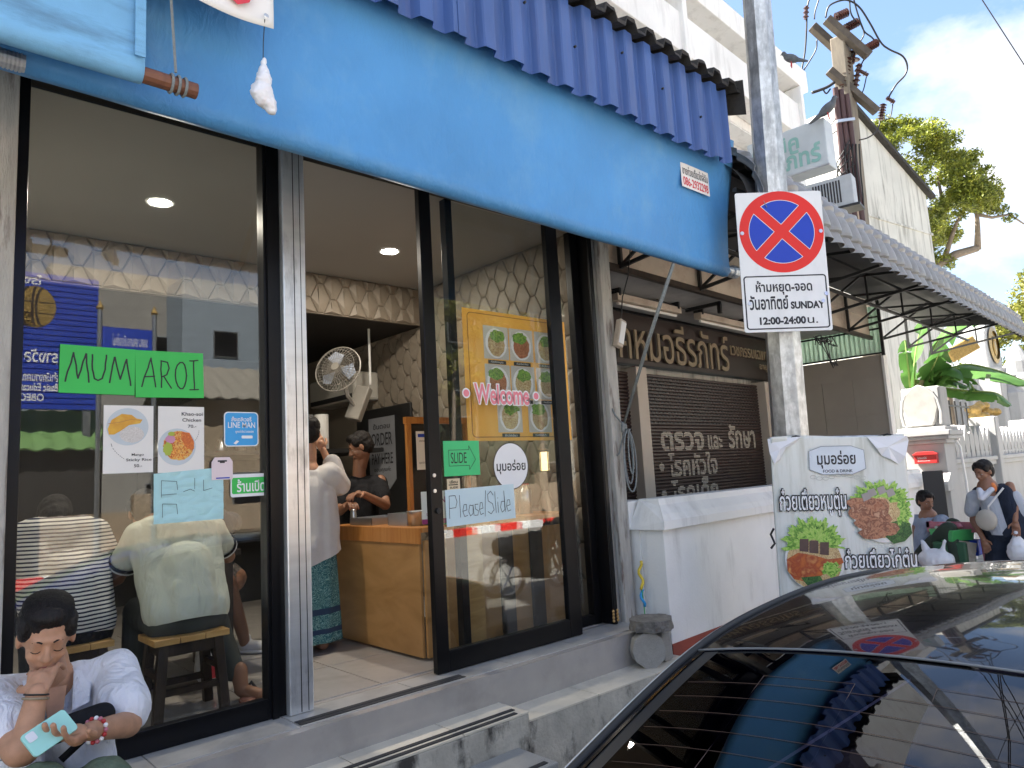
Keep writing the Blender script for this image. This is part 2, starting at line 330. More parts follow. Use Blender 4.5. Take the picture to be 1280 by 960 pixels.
K['ply']=wood('varnished_plywood',(.33,.17,.055),(.44,.24,.09),.35,(1,1,3),2)
K['orangewood']=wood('orange_varnished_wood',(.40,.15,.03),(.5,.22,.06),.35)
K['stoolwood']=wood('honey_stool_top',(.45,.25,.08),(.6,.37,.14),.35,(1,8,8))
K['darkwood']=wood('dark_stained_wood',(.02,.013,.01),(.04,.025,.016),.4)
K['greywood']=wood('grey_weathered_wood',(.30,.25,.20),(.42,.37,.31),.8,(3,3,3))
K['board']=mat('cream_painted_board',(.52,.44,.35),.75,var=.12,vs=2,dirt=(.2,.12,.08),da=.5,ds=(1.5,1.5,2))
K['brown']=mat('brown_sign_board',(.026,.014,.011),.5,var=.12)
K['gold']=mat('dull_gold_letters',(.27,.21,.135),.6,.1,var=.12,vs=8)
K['shutter']=mat('brown_roller_shutter',(.042,.024,.02),.5,var=.15,vs=3)
K['shutletter']=mat('cream_stencil_paint',(.45,.41,.34),.7,var=.15,vs=20)
K['column']=mat('cream_column_paint',(.55,.48,.40),.7,var=.06)
K['greytile']=mat('grey_wall_tile',(.36,.32,.27),.5,var=.06,vs=2)
K['greensheet']=mat('translucent_green_sheet',(.74,.86,.77),.5,var=.12,vs=3,scale=(1,6,.3))
def translucent(m,f):
    t=m.node_tree; N=t.nodes.new; L=t.links.new; b=t.nodes['Principled BSDF']; tr=N('ShaderNodeBsdfTranslucent'); L(b.inputs['Base Color'].links[0].from_socket,tr.inputs[0])
    mx=N('ShaderNodeMixShader'); mx.inputs[0].default_value=f; o=[n for n in t.nodes if n.type=='OUTPUT_MATERIAL'][0]; L(b.outputs[0],mx.inputs[1]); L(tr.outputs[0],mx.inputs[2]); L(mx.outputs[0],o.inputs[0])
translucent(K['greensheet'],.5)
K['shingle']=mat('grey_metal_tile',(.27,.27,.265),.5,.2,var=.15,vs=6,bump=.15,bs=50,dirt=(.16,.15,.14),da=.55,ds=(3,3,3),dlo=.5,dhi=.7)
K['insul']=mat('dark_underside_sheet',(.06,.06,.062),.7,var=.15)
K['rubber']=mat('black_rubber',(.015,.015,.015),.6)
K['carpaint']=mat('black_car_paint',(.006,.006,.007),.18,0,var=.1,spec=.05,coat=.85)
K['skin']=mat('warm_skin',(.47,.25,.15),.55,var=.14,vs=26,bump=.12,bs=420,sss=.06,spec=.35)
K['skin_dark']=mat('tan_skin',(.27,.13,.075),.5,var=.08,vs=8,sss=.06)
K['hair']=mat('black_hair',(.012,.009,.008),.6,var=.4,vs=90,bump=.6,bs=220,scale=(1,1,.12),spec=.3)
K['linen']=mat('white_linen',(.74,.74,.78),.85,var=.04,vs=20,bump=.25,bs=500,spec=.15,wr=.8,ws=11)
K['cream']=mat('cream_cotton',(.56,.59,.51),.85,var=.04,vs=10,bump=.15,bs=400,spec=.15,wr=.7,ws=7)
K['olive']=mat('olive_trousers',(.115,.15,.105),.9,var=.12,vs=20,bump=.2,bs=400,spec=.15,wr=.7,ws=9)
K['blackcloth']=mat('black_cloth',(.014,.014,.016),.9,var=.2,vs=20,spec=.2,wr=.6)
K['greycloth']=mat('blue_grey_cloth',(.30,.34,.42),.9,var=.1,vs=12,spec=.2,wr=.8,ws=9)
K['navycloth']=mat('dark_navy_cloth',(.022,.028,.045),.9,var=.15,vs=12,spec=.2,wr=.8,ws=9)
K['striped']=stripes('navy_white_stripes',(.02,.025,.06),(.68,.68,.66),52,.42)
K['rope']=mat('grey_rope',(.20,.22,.22),.8,var=.2,vs=60)
K['cable']=mat('black_cable',(.012,.012,.012),.5)
K['porcelain']=mat('brown_porcelain',(.055,.022,.018),.25,var=.2)
K['pole']=mat('weathered_concrete_pole',(.18,.155,.12),.85,var=.25,vs=6,scale=(3,3,.6),dirt=(.12,.09,.07),da=.6,ds=(4,4,.5))
K['pipe']=mat('maroon_conduit',(.065,.03,.03),.5,var=.15)
K['bark']=mat('tree_bark',(.20,.16,.12),.9,var=.25,vs=8,bump=.6,bs=25)
K['redplastic']=mat('red_plastic',(.45,.03,.03),.35,var=.05)
K['pinkplastic']=mat('pink_plastic',(.50,.16,.20),.4,var=.06)
K['greenplastic']=mat('green_plastic',(.07,.42,.12),.4,var=.06)
K['bagwhite']=mat('white_plastic_film',(.74,.74,.76),.4,var=.04)
K['stone']=mat('rough_stone',(.30,.28,.25),.95,var=.35,vs=18,bump=1,bs=60)
K['goldornament']=mat('gold_ornament',(.36,.235,.07),.4,.4,var=.3,vs=20,bump=.5,bs=40)
K['steel']=mat('brushed_steel',(.55,.56,.57),.3,.9,var=.1)
K['mint']=mat('mint_phone_case',(.35,.68,.60),.35,var=.02)
K['redstripe']=mat('oxide_red_paint',(.30,.06,.035),.8,var=.15)
K['yellow']=mat('yellow_print',(.75,.55,.05),.5,var=.05)
def leafmat(name,cols,rough=.5):
    m=ramp_mat(name,cols,3.0,rough,'noise',False); t=m.node_tree; b=t.nodes['Principled BSDF']
    N=t.nodes.new; L=t.links.new; g=N('ShaderNodeNewGeometry'); x=N('ShaderNodeMix'); x.data_type='RGBA'; x.blend_type='MULTIPLY'; x.inputs[0].default_value=.7
    r=N('ShaderNodeMapRange'); r.inputs[3].default_value=.55; r.inputs[4].default_value=1.5; L(g.outputs['Random Per Island'],r.inputs[0])
    src=b.inputs['Base Color'].links[0].from_socket; L(src,x.inputs[6]); L(r.outputs[0],x.inputs[7]); L(x.outputs[2],b.inputs['Base Color'])
    tr=N('ShaderNodeBsdfTranslucent'); L(x.outputs[2],tr.inputs[0]); mx=N('ShaderNodeMixShader'); mx.inputs[0].default_value=.35
    o=[n for n in t.nodes if n.type=='OUTPUT_MATERIAL'][0]; L(b.outputs[0],mx.inputs[1]); L(tr.outputs[0],mx.inputs[2]); L(mx.outputs[0],o.inputs[0]); return m
K['leaf']=leafmat('rain_tree_leaf',[(.06,.085,.015),(.17,.20,.025),(.29,.29,.035)])
K['leaf2']=leafmat('yellow_green_leaf',[(.10,.12,.02),(.25,.24,.04)])
K['banana']=leafmat('banana_leaf_green',[(.05,.13,.03),(.11,.23,.055)],.35)

# ---------------------------------------------------------------- lettering
_tc={}
def textdata(s,bold=0,ext=0):
    k=(s,bold,ext)
    if k in _tc: return _tc[k]
    cu=bpy.data.curves.new('t','FONT'); cu.body=s; cu.offset=bold; cu.extrude=ext; cu.resolution_u=3
    o=bpy.data.objects.new('t',cu); COL.objects.link(o)
    dg=bpy.context.evaluated_depsgraph_get(); dg.update()
    me=bpy.data.meshes.new_from_object(o.evaluated_get(dg))
    v=[tuple(q.co) for q in me.vertices]; f=[tuple(p.vertices) for p in me.polygons]
    bpy.data.objects.remove(o); bpy.data.curves.remove(cu); bpy.data.meshes.remove(me)
    _tc[k]=(v,f); return _tc[k]
def textM(m,s,x0,x1,z0,z1,y,bold=0,ext=0,depth=0,keep=False,shear=0):
    v,f=textdata(s,bold,ext)
    if not v: return m
    ax=min(p[0] for p in v); bx=max(p[0] for p in v); az=min(p[1] for p in v); bz=max(p[1] for p in v)
    sx=(x1-x0)/max(bx-ax,1e-6); sz=(z1-z0)/max(bz-az,1e-6); ox=x0
    if keep:
        k=min(sx,sz) if sx>0 else sz; ox=(x0+x1)/2-k*(bx-ax)/2; sx=sz=k
    b=len(m.v)
    for p in v:
        zz=z0+(p[1]-az)*sz
        m.v.append((ox+(p[0]-ax)*sx+shear*(zz-z0),y-((p[2]/ext*.5+.5)*depth if ext else 0),zz))
    for q in f: m.face([b+i for i in q])
    return m
def letters(parent,s,x0,x1,z0,z1,y,mt,bold=0,ext=0,depth=0,name='lettering',keep=False,shear=0):
    m=M(); textM(m,s,x0,x1,z0,z1,y,bold,ext,depth,keep,shear); return put(name,m,mt,parent,fix=False)
def ribbon(m,pts,w,y,wob=0):               # pen stroke in x,z
    P=[Vector((a,c)) for a,c in pts]
    if wob:
        Q=[]
        for a,c in zip(P,P[1:]):
            for k in range(6): p=a.lerp(c,k/6); Q.append(p+Vector((noise.noise(Vector((p.x*22,p.y*22,1))),noise.noise(Vector((p.x*22,p.y*22,7)))))*wob)
        P=Q+[P[-1]]
    for i in range(len(P)-1):
        d=(P[i+1]-P[i]); 
        if d.length<1e-6: continue
        d.normalize(); n=Vector((-d.y,d.x))*w/2; a=P[i]-d*w*.3; b=P[i+1]+d*w*.3
        m.flat([(a.x-n.x,a.y-n.y),(b.x-n.x,b.y-n.y),(b.x+n.x,b.y+n.y),(a.x+n.x,a.y+n.y)],y-.00004*(i%3))
def arc(cx,cz,rx,rz,a0,a1,n=12): return [(cx+rx*math.cos(R(a0+(a1-a0)*i/n)),cz+rz*math.sin(R(a0+(a1-a0)*i/n))) for i in range(n+1)]
def disc(m,cx,cz,rx,rz,y,n=36,wob=0,a0=0): m.flat([(cx+rx*(1+wob*noise.noise(Vector((i*.9,cx*9,cz*7))))*math.cos(2*PI*i/n),cz+rz*(1+wob*noise.noise(Vector((i*.9,cx*9,cz*7))))*math.sin(2*PI*i/n)) for i in range(n)],y)
def rrect(x0,x1,z0,z1,r,n=5):
    P=[]
    for cx,cz,a in ((x1-r,z1-r,0),(x0+r,z1-r,90),(x0+r,z0+r,180),(x1-r,z0+r,270)):
        P+=[(cx+r*math.cos(R(a+90*i/n)),cz+r*math.sin(R(a+90*i/n))) for i in range(n+1)]
    return P
# ================================================================ THE GROUND
D=3.5
road=M().poly([(-60,-300,-.25),(400,-300,-.25),(400,300,-.25),(-60,300,-.25)]); struct('ground',road,K['pave'],loc=(0,0,-.012))
rd=M().poly([(-60,-11.6,-.25),(120,-11.6,-.25),(120,1.9,-.25),(-60,1.9,-.25)]); struct('road',rd,K['asphalt'])
fp=M().box(-8,40,2.03,9,-.3,-.10); struct('footpath',fp,K['pave'])
kb=struct('kerb',M().box(-8,-7,1.9,2.03,-.3,-.094),K['concrete'],bevel=.012)
km=M().box(0,.985,1.9,2.03,-.3,-.092).mesh('kerb_block'); km.materials.append(K['concrete'])
for i in range(24): piece('kerb_block',km,kb,(-7+i,0,0))
# far side of the street (seen in the shop windows)
struct('far_footpath',M().box(-30,60,-16,-11.9,-.3,-.08),K['pave'])
fk=struct('painted_kerb',M().box(-30,-29,-11.9,-11.6,-.3,-.06),K['inkwhite'])
for nm,mt in (('r',K['signred']),('w',K['inkwhite'])):
    q=M().box(0,.99,-11.9,-11.6,-.3,-.02).mesh('kerb_block'); q.materials.append(mt)
    for i in range(0 if nm=='r' else 1,50,2): piece('kerb_block',q,fk,(-14+i,0,0))

# ================================================================ RESTAURANT BUILDING
rb=thing('restaurant_building','shop building with a black framed glass front under the blue awning','building',(2.2,D,.51))
def rp(name,m,mt,**k): o=put(name,m,mt,None,**k); o.parent=rb; o.matrix_parent_inverse=Matrix.Translation((-2.2,-D,-.51)); return o
rp('floor',M().box(.34,4.2,3.2,8.3,.2,.506),K['floor'])
ft=M().box(0,.592,0,.592,-.01,.004).mesh('floor_tile'); ft.materials.append(K['floor'])
flo=[o for o in rb.children if o.name=='floor'][0]
for i in range(7):
    for j in range(5):
        if .36+i*.6+.6<4.25: piece('floor_tile',ft,flo,(.36+i*.6,3.56+j*.6,.507))
rp('rear_floor',M().box(.34,4.2,6.56,8.3,.5,.51),K['floor'])
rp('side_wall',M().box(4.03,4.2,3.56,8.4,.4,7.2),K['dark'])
rp('side_wall',M().box(.16,.34,3.5,8.4,-.2,7.2),K['white'])
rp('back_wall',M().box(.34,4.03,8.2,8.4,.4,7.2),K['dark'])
rp('upper_wall',M().box(.34,4.22,3.5,3.62,3.62,6.9),mat('brown_upper_cladding',(.045,.032,.026),.7,var=.2,vs=4))
for _i in range(16): rp('cladding_rib',M().box(.45+_i*.235,.50+_i*.235,3.48,3.499,4.7,6.9),K['darkwood'])
rp('gutter',M().cyl((.2,3.40,6.95),(4.3,3.40,6.95),.07),K['white_clean'])
rp('ceiling',M().box(.34,4.03,3.62,5.66,3.45,3.6),K['ceil'])
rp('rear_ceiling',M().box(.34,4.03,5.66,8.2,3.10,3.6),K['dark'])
rp('roof',M().box(.1,4.3,3.3,8.5,7.0,7.2),K['white'])
nb0=thing('added_left_shophouse','plain rendered shop building wall added out of view left of the glass front to block sun','building',(-6,3.6,-.1)); put('wall',M().box(-12,6.14,.02,6,0,8.6),K['whiteold'],nb0); put('shutter',M().box(-4,5,-.02,.019,.2,3),K['shutter'],nb0)  # out-of-view building added to block sun leaking in from the left
sf=rp('soffit',M().box(.34,4.03,5.62,5.66,3.095,3.45),K['pad'])
# quilted panels: tall six-sided pads, each a shallow faceted cushion
HW,HH=.19,.262
def padmesh(lo,hi):       # hexagon cut at heights lo..hi
    a=.15*HW; P=[(-a,-HH/2),(a,-HH/2),(HW/2,0),(a,HH/2),(-a,HH/2),(-HW/2,0)]
    def clip(P,c,sgn):
        o=[]
        for i in range(len(P)):
            p,q=P[i],P[(i+1)%len(P)]; ip=(p[1]-c)*sgn>=0; iq=(q[1]-c)*sgn>=0
            if ip: o.append(p)
            if ip!=iq: t=(c-p[1])/(q[1]-p[1]); o.append((p[0]+t*(q[0]-p[0]),c))
        return o
    P=clip(clip(P,lo,1),hi,-1)
    if len(P)<3: return None
    cx=sum(p[0] for p in P)/len(P); cz=sum(p[1] for p in P)/len(P); m=M(); n=len(P)
    m.v=[(x*.985+cx*.015,0,z*.985+cz*.015) for x,z in P]+[(cx+(x-cx)*.90,-.010,cz+(z-cz)*.93) for x,z in P]+[(cx-.026,-.030,cz+(z-cz)*.55) for z in (max(p[1] for p in P),min(p[1] for p in P))]
    for i in range(n): j=(i+1)%n; m.face((i,j,n+j,n+i))
    t,u=2*n,2*n+1
    for i in range(n):
        j=(i+1)%n; zi,zj=P[i][1]>cz,P[j][1]>cz
        if zi and zj: m.face((n+i,n+j,t))
        elif not zi and not zj: m.face((n+i,n+j,u))
        else: m.face((n+i,n+j,t if zj else u,u if zj else t))
    me=m.mesh('padded_panel'); fixn(me); me.materials.append(K['pad']); return me
_pc={}
def pads(parent,along,x0,x1,z0,z1f,wallfn):
    c=0; x=x0
    while x<x1:
        z=z0-HH/2+(HH/2 if c%2 else 0)
        while z-HH/2<z1f(x):
            lo=max(-HH/2,z0-z); hi=min(HH/2,z1f(x)-z)
            if hi-lo>.02:
                k=(round(lo,3),round(hi,3))
                if k not in _pc: _pc[k]=padmesh(lo,hi)
                if _pc[k]: wallfn(_pc[k],x,z)
            z+=HH
        x+=HW*.65; c+=1
pads(sf,0,.44,3.95,3.10,lambda x:3.449,lambda me,x,z: piece('padded_panel',me,sf,(x,5.618,z)))
sw=rp('padded_side_wall',M().box(4.01,4.03,3.6,8.2,.51,3.45),K['pad'])
pads(sw,1,3.70,7.0,.55,lambda y:3.44 if y<5.55 else 3.09,lambda me,y,z: piece('padded_panel',me,sw,(4.008,y,z),(0,0,-PI/2)))
# black aluminium front: fixed frame
fr=rp('shop_front_frame',M().box(.42,4.0,3.47,3.56,3.42,3.62),K['frame'])
for x0,x1 in ((.42,.466),(1.485,1.585),(2.745,2.80),(3.925,4.0)): rp('frame_post',M().box(x0,x1,3.47 if x0<2 else 3.56,3.55 if x0<2 else 3.62,.512,3.42),K['frame'],bevel=.003)
rp('frame_post',M().box(1.50,1.53,3.455,3.47,.512,3.42),K['frame'])
rp('frame_rail',M().box(.466,1.485,3.47,3.55,.512,.60),K['frame'],bevel=.003)
rp('frame_rail',M().box(.476,1.475,3.455,3.469,.60,.612),K['frame'])
rp('frame_rail',M().box(2.80,3.925,3.56,3.62,.515,.58),K['frame'],bevel=.003)
rp('window_pane',M().box(.466,1.485,3.505,3.511,.60,3.42),K['glass'])
rp('window_pane',M().box(2.80,3.925,3.585,3.591,.58,3.42),K['glass'])
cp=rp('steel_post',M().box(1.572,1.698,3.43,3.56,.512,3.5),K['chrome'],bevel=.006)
put('groove',M().box(1.630,1.634,3.4285,3.431,.52,3.5),K['frame'],cp)
put('groove',M().box(1.667,1.670,3.4285,3.431,.52,3.5),K['frame'],cp)
rp('jamb_post',M().box(.30,.418,3.40,3.56,-.1,3.7),K['timber_grey'],bevel=.006)
rp('jamb_post',M().box(4.095,4.215,3.42,3.60,.3,4.2),K['timber_grey'],bevel=.008)
rp('jamb_strip',M().box(4.0,4.035,3.44,3.56,.512,3.5),K['frame'],bevel=.004)
rp('jamb_strip',M().box(4.035,4.092,3.46,3.56,.512,3.5),K['steel'],bevel=.004)
# sliding door
sd_=thing('sliding_door','tall sliding glass door with a black frame, plastered with signs, pushed right','door',(2.44,3.44,.515))
def dp(name,m,mt,**k): return put(name,m,mt,sd_,**k)
dp('door_stile',M().box(0,.085,-.02,.025,0,2.95),K['frame'],bevel=.004)
dp('door_stile',M().box(1.085,1.20,-.02,.025,0,2.95),K['frame'],bevel=.004)
dp('door_rail',M().box(.085,1.085,-.02,.025,0,.115),K['frame'],bevel=.004)
dp('door_rail',M().box(.085,1.085,-.02,.025,2.85,2.95),K['frame'],bevel=.004)
dp('door_pane',M().box(.085,1.085,0,.006,.115,2.85),K['glass'])
for z in (1.11,1.02): dp('screw',M().cyl((.028,-.026,z),(.028,-.02,z),.011),K['chrome'])
dp('door_lock',M().cyl((.045,-.034,.905),(.045,-.02,.905),.017),K['rubber'])
# ---------------------------------------------------------------- steps
st=thing('entrance_steps','tiled entrance steps with black grip strips in front of the glass shop front','steps',(2.4,3.1,-.1))
def sp(name,m,mt,**k): o=put(name,m,mt,None,**k); o.parent=st; o.matrix_parent_inverse=Matrix.Translation((-2.4,-3.1,.1)); return o
Y1=3.262
sp('sill_core',M().box(.30,4.20,Y1+.008,3.56,-.1,.497),K['dark'])
sp('lower_landing_core',M().box(2.69,4.24,2.962,Y1,-.1,.292),K['concrete'])
sp('upper_step_core',M().box(-.6,2.69,2.957,Y1,-.1,.338),K['concrete'],bevel=.008)
sp('side_step_core',M().box(-.6,.72,2.2,2.957,-.1,.338),K['concrete'])
xs=[.30,.93,1.545,2.22,2.86,3.42,4.20]
for a,b in zip(xs,xs[1:]):
    sp('riser_tile',M().box(a+.003,b-.003,Y1,Y1+.011,.345 if b<2.7 else .305,.498),K['tile'],bevel=.0015)
    sp('sill_tile',M().box(a+.003,b-.003,Y1-.002,3.5,.499,.511),K['tile_grey'],bevel=.0015)
for a,b in zip([-.6,-.1,.5,1.1,1.7,2.25],[-.1,.5,1.1,1.7,2.25,2.69]): sp('tread_tile',M().box(a+.003,b-.003,2.957,Y1,.339,.350),K['tile'],bevel=.0015)
for a,b in zip([2.69,3.25,3.8],[3.25,3.8,4.24]): sp('tread_tile',M().box(a+.003,b-.003,2.96,Y1,.293,.303),K['tile'],bevel=.0015)
for y,x0,x1,z in ((2.985,-.6,2.62,.3515),(3.04,-.6,2.65,.3515)): sp('grip_strip',M().box(x0,x1,y-.014,y+.014,z-.001,z+.003),K['grit'])
for y in (3.285,3.325): sp('grip_strip',M().box(1.55,2.52,y-.015,y+.015,.511,.5145),K['grit'])
gs=sp('granite_step',M().box(-.6,2.595,2.66,2.955,.155,.195),K['granite'],bevel=.006)
sp('granite_step_core',M().box(-.6,2.57,2.69,2.955,-.1,.155),K['concrete'])
sp('grip_strip',M().box(-.5,2.55,2.685,2.715,.195,.1985),K['grit'])
sp('bottom_step',M().box(-.6,3.0,2.40,2.69,-.1,.045),K['concrete'],bevel=.01)
# ================================================================ AWNING, FASCIA
def canvas(u,v):        # u along, v down
    X=-1.2+u*(4.60-(-1.2)); a=v*1.0
    if a<.9: t=a/.9; y=2.50+.11*t+.02*math.sin(PI*t); z=3.92-(3.92-3.0)*t
    else:
        t=(a-.9)/.1; ang=PI*1.25*t; y=2.655-.055*math.cos(ang)+0; z=3.0-.055*math.sin(ang)-.012*t
    z+=.062*(4.6-X)/4.6
    w=(1-abs(v-.55)*1.4); q=noise.noise(Vector((X*1.3,v*2.5,3)))*.020+noise.noise(Vector((X*5+v*3,v*5,1)))*.006*min(1,v*1.5)
    q+=.004*noise.noise(Vector((X*14+v*9,v*4,8)))*max(0,v-.5)*2
    edge=max(0,(X-4.3)/.3); q+=-.015*edge*math.sin(v*PI*2)
    if v>.9: q*=max(0,1-(v-.9)*9)
    return (X-.035*edge*math.sin(v*PI)*(1),y+q,z)
aw=thing('canvas_awning','bright blue canvas awning sheet stretched above the glass shop front','awning',(1.7,2.6,2.95))
def ap(name,m,mt,**k): o=put(name,m,mt,None,**k); o.parent=aw; o.matrix_parent_inverse=Matrix.Translation((-1.7,-2.6,-2.95)); return o
ap('canvas',M().grid(canvas,230,46),K['blue'],smooth=True,solid=.003,fix=False)
ap('roller_bar',M().cyl((-1.3,2.657,3.066),(4.58,2.657,2.99),.024,n=16),K['galv'],smooth=False); ap('bar_end',M().cyl((4.58,2.655,2.99),(4.70,2.655,2.99),.036,n=16),K['galv'])
ap('bar_end_cap',M().cyl((4.66,2.655,2.99),(4.72,2.655,2.99),.046,n=16),K['galv'])
for X in (-1,1.7,4.45): ap('support_arm',M().beam((X,2.70,3.0),(X,3.46,3.72),.03),K['black'])
for X in (4.5,): ap('frame_tube',M().tube([(X,2.60,3.86),(X,3.5,3.9)],.02),K['black'])
# second rolled-up canvas with its wooden pole
rc=thing('rolled_canvas_flap','faded blue canvas flap at top left, rolled round a brown wooden pole','canvas',(.2,2.42,3.0))
def cf(u,v):
    X=-1.2+u*(.635+1.2); q=noise.noise(Vector((X*2,v*7,0)))*.008
    if v<.8: return (X,2.408+q*.6,3.9-(3.9-3.005)*(v/.8))
    t=(v-.8)/.2; an=PI*1.5*t; return (X,2.445-.037*math.cos(an),3.005-.037*math.sin(an)+q*.3)
o=put('canvas',M().grid(cf,50,40),K['blue_faded'],rc,smooth=True,solid=.003,fix=False,loc=(-.2,-2.42,-3.0))
put('hem',M().box(.600,.632,2.388,2.396,3.03,3.88),K['blue_faded'],rc,loc=(-.2,-2.42,-3.0))
put('wooden_pole',M().tube([(-1.3,2.44,3.015),(.3,2.44,3.0),(.81,2.44,2.995)],.027,n=12),wood('brown_pole_wood',(.12,.045,.025),(.2,.08,.04),.5),rc,smooth=False,loc=(-.2,-2.42,-3.0))
for i in range(3):
    put('rope_turn',M().tube([(.725+i*.022,2.44+.031*math.cos(a*PI/8),2.996+.031*math.sin(a*PI/8)) for a in range(17)],.005,n=5),K['rope'],rc,loc=(-.2,-2.42,-3.0))
put('hanging_rope',M().tube([(.70,2.41,3.6),(.715,2.41,3.3),(.735,2.42,3.03)],.005,n=5),K['rope'],rc,loc=(-.2,-2.42,-3.0))
eb=thing('bracket_pipe','short ribbed metal pipe end poking from the canvas at the far left','pipe',(.3,2.6,3.0))
put('pipe',M().cyl((-.05,0,0),(.03,0,0),.028,n=14),K['galv'],eb)
for i in range(7): put('pipe_ring',M().cyl((-.05+i*.011,0,0),(-.045+i*.011,0,0),.031,n=14),K['steel'],eb)
# corrugated fascia
def trap(t):  # trapezoid wave 0..1
    t=t%1
    if t<.38: return 0
    if t<.5: return (t-.38)/.12
    if t<.88: return 1
    return 1-(t-.88)/.12
PIT=.187
fa=thing('corrugated_fascia','deep blue corrugated steel valance hanging along the roof edge above the awning','metal valance',(2,2.42,3.7))
def fas(x0,x1,yo,j):
    m=M(); X=x0; xs=[]
    k=0
    while X<=x1+1e-6: xs.append(X); k+=1; X=x0+k*PIT/25
    b=len(m.v)
    for X in xs:
        y=2.455-.045*trap(X/PIT)+yo+.004*noise.noise(Vector((X*2,0,0))); z0=3.67+.014*noise.noise(Vector((X*1.4,j,0)))-.018*trap(X/PIT)*0
        for q in range(7): z=z0+(4.21-z0)*q/6; m.v.append((X,y+.0035*noise.noise(Vector((X*6,z*4,j*3))),z))
    for i in range(len(xs)-1):
        for q in range(6): a=b+i*7+q; m.face((a,a+7,a+8,a+1))
    return m
for j,(a,b) in enumerate(((-1.5,.56),(.55,2.0),(1.99,3.3),(3.29,4.40))):
    put('steel_sheet',fas(a,b,.004*(j%2),j),K['navy'],fa,loc=(-2,-2.42,-3.7),solid=.0018,fix=False)
for i in range(11):
    X=.1+i*.39+random.uniform(-.03,.03); z=3.95+random.uniform(-.07,.1)
    put('screw',M().cyl((X,2.398,z),(X,2.412,z),.007,n=6),K['black'],fa,loc=(-2,-2.42,-3.7))
rs=thing('roof_sheet_edge','grimy dark corrugated roof sheet edge above the blue valance','roof',(2,2.5,4.25))
def rfs(x0,x1,y0,y1,z0,dz):
    m=M(); n=int((x1-x0)/PIT*24)
    pts=[]
    for i in range(n+1):
        X=x0+(x1-x0)*i/n; w=trap(X/PIT+.15)*.055+.02*noise.noise(Vector((X*3,1,2)))
        pts.append((X,w))
    b=len(m.v)
    for X,w in pts:
        m.v+= [(X,y0+.012*noise.noise(Vector((X*9,0,0))),z0+w),(X,y0,z0+w+dz+.012*noise.noise(Vector((X*13,5,0)))),(X,y1,z0+w+.35),(X,y1,z0+w+.35-dz)]
    for i in range(len(pts)-1):
        a=b+i*4
        for q in range(4): m.face((a+q,a+4+q,a+4+(q+1)%4,a+(q+1)%4))
    m.face((b,b+1,b+2,b+3)); e=b+(len(pts)-1)*4; m.face((e+3,e+2,e+1,e))
    return m
put('roof_sheet',rfs(-1.5,4.50,2.36,3.5,4.19,.022),K['darkroof'],rs,loc=(-2,-2.5,-4.25))
put('edge_flashing',M().poly([(4.50,2.33,4.28),(4.50,3.5,4.62),(4.50,3.5,4.45),(4.50,2.33,4.02)]),K['darkroof'],rs,loc=(-2,-2.5,-4.25),solid=.004)
put('eave_beam',M().box(-1.5,4.42,2.52,2.58,4.05,4.17),K['black'],rs,loc=(-2,-2.5,-4.25))
# small things on the awning
ps=thing('phone_number_plate','small white plate with a red phone number on the blue awning','sign',(4.13,2.555,3.53),0)
put('plate',M().prism(rrect(-.165,.165,-.085,.085,.004),-.003,.0),K['paper'],ps)
letters(ps,'ขายก๋วยเตี๋ยวใกล้ฉัน',-.15,.15,.005,.07,-.0045,K['ink'],.01)
letters(ps,'086-2932298',-.15,.15,-.072,-.01,-.0045,K['red'],.02)
bn=thing('cloth_banner','white cloth banner with big red figures at the top edge, over the awning','banner',(.89,2.375,3.3))
bm_=M()
def bf(u,v): X=-.42+u*.60; return (X,.008*math.sin(X*9)+.004*noise.noise(Vector((X*6,v*4,0))),v*.5+.010*math.sin(u*7)-(u>.99)*0)
put('cloth',M().grid(bf,24,16),K['paper'],bn,solid=.0015,smooth=True,fix=False)
letters(bn,'60',-.19,.115,.032,.42,-.014,K['red'],.03)
put('eyelet',M().lathe([(.006,0),(.010,.002),(.006,.004)],n=12,mtx=Matrix.Rotation(PI/2,4,'X'),c=(.145,-.008,.035)),K['steel'],bn)
bg_=thing('tied_white_bag','knotted white plastic bag dangling on a string from the cloth banner corner','plastic bag',(1.035,2.40,3.16))
bb=M().cap((0,0,-.02),(0,0,-.07),.016,.030).ell((-.004,0,-.115),(.042,.03,.05)).cap((.0,0,-.12),(.03,0,-.165),.03,.02).cap((0,0,.0),(0,0,-.03),.009,.018).cap((0,0,0),(.006,0,.02),.006,.010)
o=blob('bag',bb,K['bagwhite'],None,.005,2,.008,30,3); o.parent=bg_
put('string',M().tube([(-.0,0,.01),(.002,0,.09),(.0,-.02,.17)],.0018,n=4),K['black'],bg_)
# rope from the awning bar to the post
rp_=thing('tie_rope','grey rope running from the awning bar down to its coil on the weathered post','rope',(4.2,3.4,1.8))
def rpp(name,pts,r=.009): return put(name,M().tube([Vector(p)-Vector((4.2,3.4,1.8)) for p in pts],r,n=6),K['rope'],rp_,smooth=True)
rpp('rope',[(3.94,2.66,2.94),(4.06,3.0,2.5),(4.19,3.38,1.93)],.009); rpp('rope',[(3.955,2.66,2.94),(4.075,3.0,2.49),(4.195,3.38,1.93)],.007)
rpp('knot',[(4.19+.022*math.cos(a),3.38,1.90+.03*math.sin(a*1.7)+.001*a) for a in [i*.7 for i in range(14)]],.011)
for k,(w,h) in enumerate(((.05,.40),(.075,.46),(.03,.33))):
    rpp('coil',[(4.20+w*math.sin(t*2*PI)+.02*t,3.375-.012*k,1.89-h*(.5-.5*math.cos(t*2*PI))) for t in [i/22 for i in range(23)]],.006)
rpp('rope',[(4.19,3.38,1.92),(4.12,3.40,2.0),(4.115,3.42,2.05)],.006); rpp('rope',[(4.19,3.38,1.88),(4.14,3.4,1.72),(4.12,3.41,1.70)],.006)
